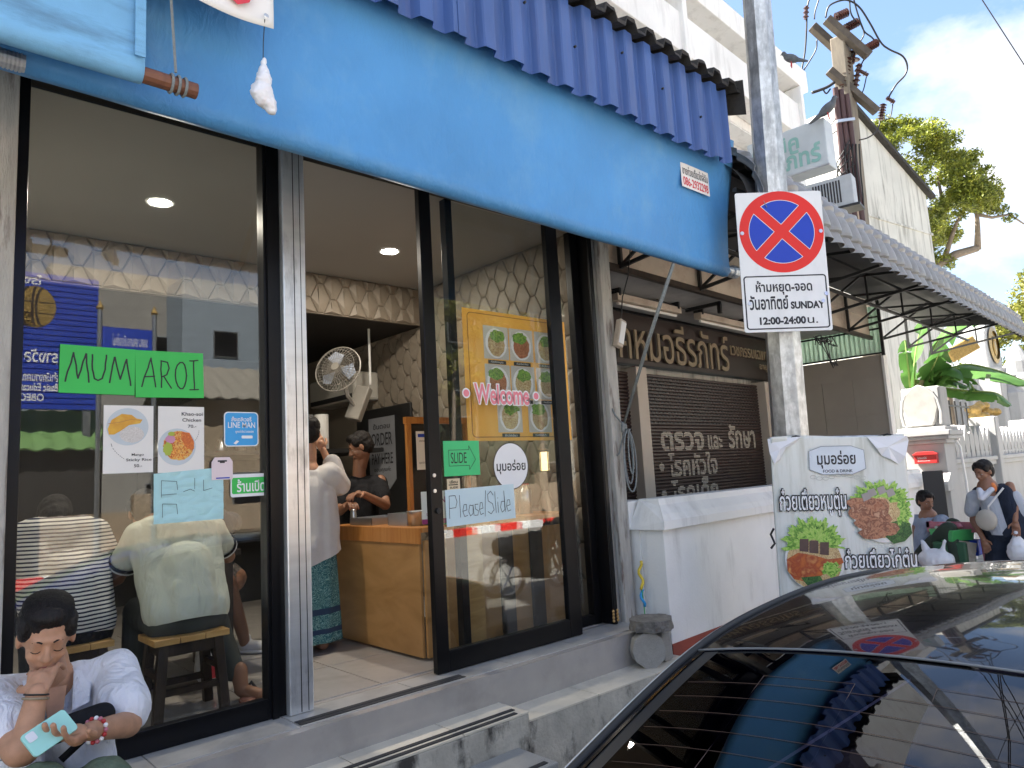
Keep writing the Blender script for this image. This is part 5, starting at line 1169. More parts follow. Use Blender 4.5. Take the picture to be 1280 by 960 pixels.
title('ก๋วยเตี๋ยวหมูตุ๋น',975,610,1057,646,Y-.001); title('ก๋วยเตี๋ยวไก่ตุ๋น',1052,684,1140,716,Y-.001)
put('tie_wire',M().tube([(-.46,.02,-.1),(-.48,.03,-.14),(-.46,.02,-.2),(-.49,.01,-.23)],.008),K['cable'],pf)
for x in (-.28,.34): put('tie_wire',M().tube([(x-.06,.01,.50),(x,-.012,.515),(x+.06,.01,.505)],.007),K['cable'],pf)
wj=thing('cable_tangle','tangle of thin black cables hanging right of the sign against the green sheet','cable',atD(1030,430,8))
for k in range(7):
    random.seed(k); put('cable',M().tube([(-.15+.06*i+random.uniform(-.03,.03),random.uniform(-.05,.05),.04+random.uniform(-.06,.06)-(.25 if (i>3 and k>3) else 0)) for i in range(8)],.006,n=4),K['cable'],wj,smooth=True)
# ================================================================ TEMPLE WALL AND WHAT STANDS BEYOND
TA=R(3.1)
tw_=thing('temple_wall','long white temple wall with pointed merlons and a moulded ledge, right of the clinic','wall',(12.3,3.72,-.1),TA)
def tp(name,m,mt,**k): return put(name,m,mt,tw_,**k)
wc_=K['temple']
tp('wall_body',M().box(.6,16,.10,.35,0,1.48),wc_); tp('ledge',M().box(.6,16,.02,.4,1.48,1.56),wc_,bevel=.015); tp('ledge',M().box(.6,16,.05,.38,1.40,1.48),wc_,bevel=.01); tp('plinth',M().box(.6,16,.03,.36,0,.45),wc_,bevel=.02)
mm=M()
mer=M().prism([(-.15,0),(-.11,.10),(-.16,.25),(-.14,.38),(0,.56),(.14,.38),(.16,.25),(.11,.10),(.15,0)],.10,.30).mesh('merlon'); fixn(mer); mer.materials.append(wc_)
for i in range(46):
    piece('merlon',mer,tw_,(.85+i*.335,0,1.56))
for i in range(4): tp('pier',M().box(3.6+i*3.6,3.9+i*3.6,-.02,.42,0,2.3),wc_,bevel=.02)
pl=thing('gate_pillar','thick white wall pillar with moulded cap and carved lotus finial, carrying a red mail box','pillar',(12.3,3.72,-.1),TA)
def pp_(name,m,mt,**k): return put(name,m,mt,pl,**k)
pp_('pillar_shaft',M().box(0,.6,0,.56,0,1.82),wc_,bevel=.01)
for k,(e,z0,z1) in enumerate(((.05,1.82,1.88),(.09,1.88,1.94),(.12,1.94,2.02),(.06,2.02,2.08))): pp_('cap_moulding',M().box(-e,.6+e,-e,.56+e,z0,z1),wc_,bevel=.012)
pp_('finial_block',M().box(.12,.55,.0,.56,2.08,2.72),wc_,bevel=.03)
lot=M(); P=[(.13,0),(.43,0),(.47,.07),(.53,.28),(.50,.48),(.40,.60),(.28,.66),(.16,.60),(.06,.48),(.03,.28),(.09,.07)]
b=len(lot.v); n=len(P)
lot.v+=[(.03,y,2.10+z) for y,z in P]+[(.12,y,2.10+z) for y,z in P]; lot.face([b+i for i in range(n)]); 
for i in range(n): j=(i+1)%n; lot.face((b+j,b+i,b+n+i,b+n+j))
pp_('lotus_carving',lot,mat('grey_carved_stone',(.36,.35,.33),.85,var=.12,vs=8),bevel=.015)
for s_ in (0,1): pp_('side_petal',M().tube([(.06,.02+s_*.52,2.12),(.05,.0+s_*.56,2.3),(.05,.03+s_*.5,2.5),(.05,.09+s_*.38,2.62)],.025),wc_)
pp_('sloped_ledge_box',M().prism([(-.30,1.10),(-.30,1.20),(-.04,1.38),(0,1.38),(0,1.10)],-.05,.50),wc_,bevel=.012)
pp_('base_recess',M().box(-.03,-.001,.35,.54,0,1.1),K['black'])
mb=thing('mail_box','small red metal mail box with white lettering on the temple pillar','mail box',(12.28,3.98,1.50),R(-90)+TA)
put('box',M().prism([(-.16,-.08),(.16,-.08),(.16,.06),(.10,.09),(-.10,.09),(-.16,.06)],-.10,0),K['redplastic'],mb,bevel=.008)
put('lid',M().prism([(-.17,.05),(.17,.05),(.17,.07),(.10,.105),(-.10,.105),(-.17,.07)],-.12,.0),K['redplastic'],mb,bevel=.005)
letters(mb,'ไปรษณีย์',-.11,.02,-.01,.03,-.102,K['inkwhite']); letters(mb,'ตู้จดหมาย',-.11,.06,-.05,-.025,-.102,K['inkwhite'])
pi=thing('drain_pipe','thin white bent pipe running down the temple pillar side','pipe',(12.95,3.70,-.1),TA)
put('pipe',M().tube([(0,-.02,0),(0,-.02,1.2),(-.12,-.03,1.75),(-.2,.0,1.86)],.02),K['white_clean'],pi)
# black fence rods behind the wall
fe=thing('iron_fence','row of black iron rods rising behind the temple merlons','fence',(13.2,4.35,1.3),TA)
for i in range(9): put('rod',M().cyl((i*.42,0,0),(i*.42+.02,0,1.25),.018),K['black'],fe)
for i in range(2): put('thick_post',M().cyl((.95+i*1.5,.05,0),(.9+i*1.5,.05,1.35),.06),K['bark'],fe)
put('rail',M().beam((-.1,0,1.15),(3.6,0,1.15),.03),K['black'],fe)
# banana
def bleaf(root,P,w,lab=None,fold=.35,tw=0):
    w*=1.28
    m=M(); n=26; pts=[Vector(p) for p in P]
    def cur(t):
        k=t*(len(pts)-1); i=min(int(k),len(pts)-2); f=k-i; p0=pts[max(0,i-1)];p1=pts[i];p2=pts[i+1];p3=pts[min(len(pts)-1,i+2)]
        return .5*((2*p1)+(-p0+p2)*f+(2*p0-5*p1+4*p2-p3)*f*f+(-p0+3*p1-3*p2+p3)*f**3)
    for side in (-1,1):
        b=len(m.v); 
        for i in range(n+1):
            t=i/n; c=cur(t); d=(cur(min(1,t+.02))-cur(max(0,t-.02))).normalized(); sx=d.cross(Vector((0,0,1)))
            sx=(Vector((-.74,.67,0)) if sx.length<.15 else sx.normalized()); sx=(sx*math.cos(tw)+d.cross(sx)*math.sin(tw)).normalized()
            ww=w*math.sin(PI*min(1,.06+t*.94))**.55*(1+.10*noise.noise(Vector((i*1.7,side,w*5))))
            for q in range(4):
                f=q/3; m.v.append(tuple(c+sx*side*ww*f-Vector((0,0,1))*fold*ww*f*f*(1.0)+Vector((0,0,.02*noise.noise(Vector((i*.9,q,side*4)))))))
        for i in range(n):
            for q in range(3):
                if q==2 and (i*7+int(w*100))%9==0: continue
                a=b+i*4+q; m.face((a,a+1,a+5,a+4))
    o=put('banana_leaf',m,K['banana'],root,smooth=True,fix=False)
    mr=M(); mr.tube([cur(i/14)+Vector((0,0,.008)) for i in range(15)],[.022*(1-i/15)+.004 for i in range(15)],n=5); put('midrib',mr,mat('banana_midrib',(.30,.38,.12),.5),o)
bp=thing('banana_plant','banana plant with broad drooping leaves behind the temple pillar, below the canopy end','banana plant',atD(1146,520,13.2)); bo=bp.location.copy()
def bl(x,y,d=13.2): return atD(x,y,d)-bo
put('stem',M().tube([bl(1146,620),bl(1147,520),bl(1150,475)],[.14,.11,.08],n=10),mat('banana_stem',(.22,.20,.10),.7,var=.3),bp)
put('stem',M().tube([bl(1155,600,13.5),bl(1158,500,13.5),bl(1165,470,13.5)],[.12,.09,.06],n=10),mat('banana_stem_b',(.2,.16,.09),.7,var=.3),bp)
bleaf(bp,[bl(1142,492),bl(1144,450),bl(1150,415),bl(1156,398,13.1)],.24,fold=.15,tw=.2)
bleaf(bp,[bl(1138,485,13.6),bl(1134,450,13.6),bl(1131,425,13.7)],.13,fold=.2)
bleaf(bp,[bl(1150,485),bl(1165,440),bl(1190,405,12.9),bl(1232,399,12.6)],.26,fold=.6,tw=.1)
bleaf(bp,[bl(1160,480),bl(1165,462,13.0),bl(1172,446,12.8),bl(1178,432,12.7)],.22,fold=.3)
bleaf(bp,[bl(1152,488),bl(1168,466),bl(1195,460,12.8),bl(1222,480,12.5)],.22,fold=.55)
bleaf(bp,[bl(1165,482),bl(1200,457,12.9),bl(1245,463,12.4),bl(1284,478,12.1)],.25,fold=.7)
bleaf(bp,[bl(1195,466,12.9),bl(1205,472,12.8),bl(1217,486,12.7),bl(1220,500,12.6)],.20,fold=.4)
bleaf(bp,[bl(1180,486),bl(1215,490,12.7),bl(1245,492,12.5),bl(1264,506,12.4)],.20,fold=.6)
bleaf(bp,[bl(1150,485),bl(1180,474),bl(1210,484,13)],.16,fold=.6)
# temple gate gable with medallion
gp0=atD(1237,460,24.5)
tg=thing('temple_gable','curved white temple gate block with a round gold medallion, behind the banana leaves','temple gate',(gp0.x,gp0.y,-.1),R(3))
zz=gp0.z+.1
put('gable_block',M().prism([(-.1,zz-.2),(2.2,zz-.2),(2.15,zz+1.2),(1.8,zz+1.75),(1.2,zz+2.0),(.5,zz+1.9),(.05,zz+1.3)],0,.80),K['temple'],tg,bevel=.05)
put('lower_block',M().box(-1.2,2.6,-.5,1.4,0,zz-.2),K['temple'],tg,bevel=.05)
mdm=Matrix.Rotation(PI/2,4,'X')@Matrix.Scale(1.0,4,Vector((1,0,0)))@Matrix.Scale(.82,4,Vector((0,1,0)))
put('medallion_rim',M().lathe([(.62,0),(.80,.05),(.62,.09)],n=36,mtx=mdm,c=(1.02,0,zz+.88),cap=False),K['goldornament'],tg)
put('medallion',M().lathe([(.01,.03),(.63,.02),(.63,0)],n=36,mtx=mdm,c=(1.02,0,zz+.88)),K['goldornament'],tg)
put('medallion_figure',M().ell((1.02,-.05,zz+.8),(.2,.05,.3)).ell((1.02,-.06,zz+1.1),(.12,.05,.11)),K['goldornament'],tg)
ro=thing('temple_roofline','white tiered temple ornaments with gold panel seen between the banana leaves','temple ornament',atD(1197,470,23)); r0=ro.location.copy()
put('gold_panel',M().beam(tuple(atD(1186,446,23)-r0),tuple(atD(1218,428,23)-r0),.3,.45),K['goldornament'],ro,bevel=.03)
for i in range(7): 
    c=atD(1168+i*8,474,22.5)-r0; put('spike_ornament',M().lathe([(.16,-1.6),(.16,.0),(.12,.25),(.02,.6)],n=8,c=c),K['temple'],ro)
put('ornament_wall',M().beam(tuple(atD(1130,520,24)-r0),tuple(atD(1300,520,24)-r0),.6,3.2),K['temple'],ro)
for i,(x,y,t_) in enumerate(((1272,452,425),(1162,420,395),(1262,470,450))):
    c=atD(x,y,24); sp_=thing('white_spire',('white pointed spire at the right picture edge','white spire behind the banana leaves near the green sheet','short white spire below the gold medallion')[i],'spire',c); h=(y-t_)/893*24
    put('spire',M().lathe([(.5,-4),(.5,-.6),(.35,-.4),(.35,0),(.2,h*.5),(.05,h*.9),(.01,h)],n=12),K['temple'],sp_,smooth=False)
gt=thing('gold_shrub_ornament','golden ornament cluster behind the iron rods','ornament',atD(1225,522,17)); m=M()
for i in range(24): 
    a=i*2.4; m.ell((.5*math.cos(a)*random.random(),.4*math.sin(a)*random.random(),random.uniform(-.25,.3)),(.13,.13,.10),n=8,m=5)
o=blob('gold_petals',m,K['goldornament'],None,.03,1); o.parent=gt
# ================================================================ TREES
def tree(name,lab,base,limbs,clumps,nl,lsz,mt,group=None,seed=1,trunk=None):
    random.seed(seed); o=thing(name,lab,'tree',base,group=group); b0=Vector(base)
    for j,(pts,r0,r1) in enumerate(limbs):
        n=len(pts); put('trunk' if j==0 else 'limb',M().tube([Vector(p)-b0 for p in pts],[r0+(r1-r0)*i/(n-1) for i in range(n)],n=8),K['bark'],o,smooth=True)
    m=M(); tot=sum(r*r for _,r in clumps)
    for c,r in clumps:
        c=Vector(c)-b0
        k=int(nl*r*r/tot)
        for i in range(k):
            d=Vector((random.gauss(0,1),random.gauss(0,1),random.gauss(0,1))).normalized()*(random.random()**.45)*r; d.z*=.72
            s=lsz*random.uniform(.6,1.3); p=c+d
            q=Euler((random.uniform(-1,1),random.uniform(-1,1),random.uniform(0,6.3))).to_matrix()
            b=len(m.v); m.v+=[tuple(p+q@Vector(v)) for v in ((-s,0,0),(0,-s*.45,.1*s),(s,0,0),(0,s*.45,.1*s))]; m.face((b,b+1,b+2,b+3))
    put('crown',m,mt,o,fix=False); return o
def T(x,y,d): return tuple(atD(x,y,d))
dd=30
random.seed(5); cl_=[]
for i in range(95):
    x=random.uniform(1062,1238); 
    top=150+max(0,(x-1165))*.95+max(0,1100-x)*.4+random.uniform(0,12); bot=300 if x<1190 else 262
    y=random.uniform(top+10,bot); cl_.append((T(x,y,random.uniform(dd-2,dd+3)),random.uniform(.38,.75)))
for x,y,r in ((1080,172,.5),(1090,162,.55),(1102,156,.55),(1130,154,.5),(1160,158,.5),(1190,172,.5),(1215,195,.45),(1232,212,.35),(1115,150+12,.6),(1145,162,.6),(1175,178,.6),(1205,205,.55),(1222,222,.4),(1226,250,.4),(1250,262,.35),(1262,272,.3),(1200,268,.4),(1240,262,.3),(1172,320,.5),(1160,300,.7),(1165,330,.4),(1185,330,.4)): cl_.append((T(x,y,dd),r))
tree('rain_tree','big spreading tree with yellow-green crown and pale bare limbs, above the streaky white building',T(1150,620,dd),
 [([T(1150,640,dd),T(1155,420,dd),T(1165,335,dd),T(1195,318,dd),T(1222,310,dd)],.26,.15),([T(1222,312,dd),T(1222,285,dd),T(1220,250,dd),T(1226,225,dd)],.14,.03),([T(1221,268,dd),T(1240,272,dd),T(1262,268,dd),T(1280,280,dd)],.08,.03),([T(1165,335,dd),T(1150,290,dd),T(1130,240,dd)],.15,.04),([T(1180,325,dd),T(1195,280,dd),T(1210,250,dd)],.12,.03),([T(1222,262,dd),T(1235,240,dd),T(1243,215,dd)],.07,.02),([T(1160,320,dd),T(1180,262,dd),T(1172,220,dd)],.15,.04)],
 cl_,46000,.085,K['leaf'],seed=3)
cl_=[]
for i in range(70):
    x=random.uniform(1225,1330); top=330+abs(x-1290)*.25+random.uniform(0,25); cl_.append((T(x,random.uniform(top,560),random.uniform(33,38)),random.uniform(.5,1.0)))
tree('bright_tree','bright yellow-green tree rising behind the canopy end at the right edge',T(1290,620,35),[([T(1290,640,35),T(1288,500,35),T(1285,400,35)],.3,.1)],cl_,20000,.13,K['leaf2'],seed=4)
cl_=[(T(random.uniform(1165,1215),random.uniform(285,335),20.5),random.uniform(.2,.35)) for i in range(5)]
# distance: low tree line and houses along the street
for i in range(7):
    x=45+i*9; y=random.uniform(8,14) if i%2 else random.uniform(-14,-9)
    cl_=[((x+random.uniform(-2.5,2.5),y+random.uniform(-2.5,2.5),random.uniform(2.5,7)),random.uniform(1,1.8)) for _ in range(16)]
    tree('street_tree',('round dark tree far along the street, nearest of the row','round tree far along the street, second of the row','round tree far along the street, third of the row','round tree far along the street, fourth of the row','round tree far along the street, fifth of the row','round tree far along the street, sixth of the row','round tree far along the street, farthest of the row')[i],(x,y,-.1),[([(x,y,-.2),(x,y,4)],.2,.1)],cl_,2500,.22,K['leaf'],group='trees far along the street',seed=20+i)
# ================================================================ ACROSS THE STREET (seen in the glass)
def RF(px,py,Yr): p=atY(px,py,7-Yr); return p.x,p.z
def facing(name,lab,cat,Yr,xc): return thing(name,lab,cat,(xc,Yr,-.1),PI)
YR=-12.6
xa,_=RF(122,430,YR); xb,zt=RF(25,345,YR); _,zb=RF(100,512,YR)
W_=5.2; cxb=xa-W_/2
bb_=facing('school_billboard','tall blue slatted school billboard with gold globe emblem across the street','billboard',YR,cxb)
zt+=.15
bf_=put('panel',M().box(-W_/2,W_/2,0,.12,zb+.1,zt),K['signblue'],bb_)
for i in range(24): z=zb+.1+i*(zt-zb)/24; put('panel_slat',M().box(-W_/2,W_/2,-.03,0,z,z+(zt-zb)/24*.8),K['signblue'],bb_)
for x in (-W_/2+.2,W_/2-.2): put('leg',M().box(x-.08,x+.08,.0,.15,0,zb+.1),K['steel'],bb_)
def bx_(px): x,_=RF(px,450,YR); return cxb-x     # local x on the board
def bz_(py): _,z=RF(80,py,YR); return z+.1
def bt(s,pa,pb,y0,y1,mt=K['inkwhite'],bo=.02): letters(bb_,s,min(bx_(pa),bx_(pb)),max(bx_(pa),bx_(pb)),bz_(y1),bz_(y0),-.034,mt,bo)
bt('รางวัลคุณภาพ',72,-30,438,460); bt('สำนักงานคณะกรรมการการศึกษา',73,-50,466,478); bt('Basic Education Commission',73,-40,480,490); bt('OBECQA:2564',56,-20,493,504); bt('โรงเรียน',50,-10,348,360)
m=M(); disc(m,bx_(42),bz_(387),.42,.5,-.034,30); put('globe_emblem',m,K['goldornament'],bb_,fix=False)
m=M(); 
for k in (-.25,0,.25): ribbon(m,arc(bx_(42)+k*.6,bz_(387),.06+abs(k)*.3,.46,-90,90,10),.05,-.037)
ribbon(m,[(bx_(42)-.38,bz_(387)+.12),(bx_(42)+.38,bz_(387)+.12)],.02,-.038); ribbon(m,[(bx_(42)-.38,bz_(387)-.15),(bx_(42)+.38,bz_(387)-.15)],.02,-.038); put('globe_lines',m,K['brown'],bb_,fix=False)
bt('WORLD CLASS',38,8,393,402,K['inkwhite'],.03); bt('STANDARD',38,5,404,412,K['goldornament'],.03)
def house(name,lab,px0,px1,pyt,Yr,mt,roofmt=None,rh=.8,win=True,depth=4,over=.3):
    x0,_=RF(px0,450,Yr); x1,zt=RF(px1,pyt,Yr); xc=(x0+x1)/2; w=abs(x1-x0)/2
    o=facing(name,lab,'building',Yr,xc)
    wl_=put('wall',M().box(-w,w,0,depth,0,zt+.1),mt,o)
    if roofmt:
        n=int(w*2/.35)
        m=M(); zz=zt+.1
        m.grid(lambda u,v:(-w-over+(2*w+2*over)*u,-over*1.5+(depth/2+over)*v,zz+rh*v+.03*math.sin(u*n*2*PI)),n*8,3); m.grid(lambda u,v:(-w-over+(2*w+2*over)*u,depth+over-(depth/2+over)*v,zz+rh*v),4,3)
        put('roof',m,roofmt,o,solid=.04,fix=False)
    if win:
        n=max(1,int(w/1.2)); fl_=max(1,int(zt/3))
        for f in range(fl_):
            for i in range(n):
                x=-w+(i+.5)*2*w/n; z=1.1+f*3
                if z+1.1<zt: q=put('window',M().box(x-.5,x+.5,-.04,0,z,z+1.1),K['steel'],o); put('pane',M().box(x-.44,x+.44,-.05,-.041,z+.06,z+1.04),K['frame'],q)
    return o
tan=mat('sunlit_tan_render',(.33,.26,.18),.85,var=.1); greyb=mat('blue_grey_render',(.25,.30,.35),.8,var=.06); grnroof=mat('green_metal_roof',(.16,.30,.10),.6,var=.1); maro=mat('maroon_paint',(.22,.06,.05),.7)
tileroof=mat('old_grey_tile',(.26,.24,.20),.9,var=.3,vs=8)
house('school_shed','low shed with ribbed green metal roof and maroon eave across the street',-160,128,562,-12.3,K['dark'],grnroof,1.1,False,4,.2)
house('tiled_roof_house','tan house with grey corrugated tile roof across the street',245,372,503,-12.6,tan,tileroof,1.2,True)
house('grey_block','plain blue-grey building rising above the tiled house across the street',228,420,372,-22,greyb,None)
house('white_school_block','grey school building with concrete beams behind the blue billboard',60,240,352,-24,mat('darkened_school_render',(.26,.25,.23),.85),None)  # school render coloured darker to weaken its reflection in the left window
house('darkened_brown_shophouse','shophouse opposite coloured dark brown to dim its reflection, with dark windows',400,520,330,-15,mat('darkened_brown_facade',(.05,.04,.03),.8),None)  # dark brown chosen so the shop glass mirrors less light
house('white_shophouse','white two-storey shophouse opposite the sliding door',740,820,420,-14,K['white'],tileroof,1)
house('darkened_green_shophouse','shophouse opposite coloured dark green to dim its reflection, beyond the trees',540,735,330,-15.5,mat('darkened_green_facade',(.03,.045,.025),.9),None,1)  # dark green facade put here so the door glass reflects little over the poster
bwl=facing('boundary_wall','low tan boundary wall with square posts along the far footpath','wall',-12.2,20)
put('wall_body',M().box(-30,17,0,.18,0,1.35),tan,bwl)
for i in range(14): put('wall_post',M().box(-29.5+i*3.4,-29.1+i*3.4,-.06,.26,0,1.75),tan,bwl,bevel=.02)
gsn=facing('school_gate_sign','small blue Thai sign on two silver posts across the street','sign',-12.0,RF(160,425,-12)[0])
x0,_=RF(128,425,-12);x1,z1=RF(190,413,-12);_,z0=RF(160,440,-12);w=abs(x1-x0)/2
put('panel',M().box(-w,w,0,.06,z0-.3,z1+.1),K['signblue'],gsn)
letters(gsn,'เทศบาลนครเชียงใหม่',-w*.8,w*.6,z1-.35,z1-.05,-.005,K['inkwhite']); letters(gsn,'เขตพื้นที่โรงเรียน',-w*.9,w*.6,z0-.1,z0+.15,-.005,K['inkwhite'])
for x in (-w-.06,w+.06): put('sign_post',M().cyl((x,.03,0),(x,.03,z1+.5),.06),K['steel'],gsn); put('finial',M().lathe([(.06,0),(.09,.05),(.0,.25)],n=10,c=(x,.03,z1+.5)),K['goldornament'],gsn)
for i,(px,py,Yr,r) in enumerate(((585,372,-13.5,1.1),(665,385,-14,1.3),(560,450,-13.5,.8),(450,380,-14,1.5))):
    x,z=RF(px,py,Yr); random.seed(40+i)
    cl_=[((x+random.gauss(0,.8),Yr+random.gauss(0,.6),max(2,z-.2+random.gauss(0,.9))),r*random.uniform(.35,.6)) for _ in range(14)]
    tree('roadside_tree',('slender tree across the street mirrored above the orange poster, left one','leafy tree across the street mirrored above the orange poster, right one','small tree across the street mirrored beside the door stile','round tree across the street opposite the open doorway')[i],(x,Yr,-.1),[([(x,Yr,-.1),(x,Yr,z*.5),(x+.2,Yr,z)],.12,.05)],cl_,2600,.10,K['leaf2'],group='trees across the street',seed=60+i)
# motorcycle under a dark cover, parked by the road edge opposite
mc=thing('covered_motorcycle','dark parked motorcycle half under a black cover, mirrored low in the sliding door','motorcycle',(7.9,-1.35,-.25),R(8))
for x in (-.62,.62): 
    wheel=put('wheel',M().lathe([(.25,-.05),(.30,-.045),(.315,0),(.30,.045),(.25,.05)],n=28,mtx=Matrix.Rotation(PI/2,4,'X'),c=(x,0,.315),cap=False),K['rubber'],mc,smooth=True); put('rim',M().lathe([(.24,-.03),(.25,.0),(.24,.03)],n=24,mtx=Matrix.Rotation(PI/2,4,'X'),c=(x,0,.315),cap=False),K['steel'],wheel)
    for k in range(6): put('spoke',M().beam((x,0,.315),(x+.24*math.cos(k*PI/3),0,.315+.24*math.sin(k*PI/3)),.02),K['steel'],wheel)
m=M().cap((-.5,0,.62),(.25,0,.60),.16,.14).cap((.2,0,.5),(.5,0,.85),.13,.12).cap((-.2,0,.4),(.2,0,.35),.15,.14).cap((-.55,0,.72),(-.75,0,.75),.12,.06)
b_=blob('body_shell',m,K['carpaint'],None,.02,3); b_.parent=mc
put('fork',M().cyl((.62,.07,.315),(.42,.07,.95),.025),K['steel'],mc); put('fork',M().cyl((.62,-.07,.315),(.42,-.07,.95),.025),K['steel'],mc); put('handlebar',M().tube([(.35,-.34,1.0),(.42,-.2,1.0),(.42,.2,1.0),(.35,.34,1.0)],.015),K['black'],mc)
for s_ in (-1,1): put('mirror',M().cap((.38,s_*.26,1.0),(.38,s_*.32,1.2),.01).ell((.38,s_*.34,1.24),(.02,.06,.04)),K['black'],mc)
put('headlight',M().ell((.52,0,.92),(.06,.09,.07)),K['steel'],mc,smooth=True)
m=M().cap((-.72,0,.78),(.3,0,.80),.14,.18).cap((.2,0,.85),(.42,0,1.0),.18,.14).cap((.40,-.3,1.0),(.40,.3,1.0),.07); b_=blob('black_cover',m,K['blackcloth'],None,.02,3,.03,6,3); b_.parent=mc
# ================================================================ THE BLACK CAR
car=thing('parked_car','glossy black saloon car parked at the kerb, rear window and roof mirroring the scene','car',(2.3,.45,-.25))
CC=Vector((2.3,.45,-.25))
def lerp(ks,x):
    for (a,va),(b,vb) in zip(ks,ks[1:]):
        if x<=b: 
            t=(x-a)/(b-a); t=max(0,t); t2=t*t*(3-2*t)*.35+t*.65; return va+(vb-va)*t2
    return ks[-1][1]
def cat(ks):
    import bisect
    xs=[k[0] for k in ks]
    def f(x):
        i=max(0,min(len(ks)-2,bisect.bisect_right(xs,x)-1)); x0,y0=ks[i]; x1,y1=ks[i+1]
        m0=(y1-ks[i-1][1])/(x1-xs[i-1]) if i>0 else (y1-y0)/(x1-x0); m1=(ks[i+2][1]-y0)/(xs[i+2]-x0) if i<len(ks)-2 else (y1-y0)/(x1-x0)
        h=x1-x0; t=(x-x0)/h; return y0*(2*t**3-3*t*t+1)+h*m0*(t**3-2*t*t+t)+y1*(-2*t**3+3*t*t)+h*m1*(t**3-t*t)
    return f
HWf=cat([(.70,.77),(1.15,.735),(1.62,.69),(2.07,.685),(2.6,.68),(3.0,.67),(3.75,.74)])
ZRf=cat([(.70,.73),(1.15,.93),(1.62,1.115),(2.07,1.175),(2.6,1.18),(3.0,1.13),(3.75,.78)])
ZCf=cat([(.70,.80),(1.15,1.01),(1.62,1.175),(2.07,1.235),(2.6,1.245),(3.0,1.205),(3.75,.86)])
def surf(x,t,off=0):
    hw=HWf(x); z=ZRf(x)+(ZCf(x)-ZRf(x))*(1-abs(t)**2.2)+off
    return Vector((x,.45+hw*t,z))-CC
def panel(x0,x1,t0,t1,nx,nt,off=0): return M().grid(lambda u,v:surf(x0+(x1-x0)*u,t0+(t1-t0)*v,off),nx,nt)
def cpn(name,m,mt,parent=car,**k): return put(name,m,mt,parent,**k)
glb=glass_mat('tinted_car_glass',(.10,.10,.20),1.62,.0)
def softbow(x0,x1,t): return 0
cpn('roof',panel(1.640,3.0,-1,1,40,36),K['carpaint'],smooth=True,fix=False)
rg=cpn('rear_window',panel(.74,1.632,-.955,.955,30,36,-.004),glb,smooth=True,fix=False)
cpn('windscreen',panel(3.02,3.75,-.95,.95,16,20,-.004),glb,smooth=True,fix=False)
cpn('window_seal',M().tube([surf(1.636,-1+2*i/30,.0005) for i in range(31)],.0028,n=6),mat('grey_seal',(.16,.17,.18),.4),smooth=True)
cpn('window_seal',M().tube([surf(3.01,-1+2*i/30,.001) for i in range(31)],.005,n=6),K['rubber'])
fm=M(); fm.grid(lambda u,v:surf(.74+(1.632-.74)*u,-.955+.06*v,-.0035),20,2); fm.grid(lambda u,v:surf(.74+(1.632-.74)*u,.895+.06*v,-.0035),20,2); cpn('ceramic_border',fm,K['rubber'],fix=False,kind='stuff')
dl=mat('heater_line',(.09,.055,.045),.6,var=.1)
hm=M()
for i in range(14):
    x=.80+i*.053; hm.tube([surf(x,-.88+1.76*k/24,-.0025) for k in range(25)],.00055,n=3,cap=False)
cpn('heater_lines',hm,dl,rg,kind='stuff')
am=M()
for t0,t1,x0,x1 in ((.30,.62,1.20,1.52),(-.25,.12,1.15,1.54)):
    am.tube([surf(x0,t0,-.002),surf(x1,t0+.03,-.002),surf(x1,t1,-.002),surf(x0,t1-.03,-.002)],.0006,n=3)
cpn('aerial_lines',am,dl,rg,kind='stuff')
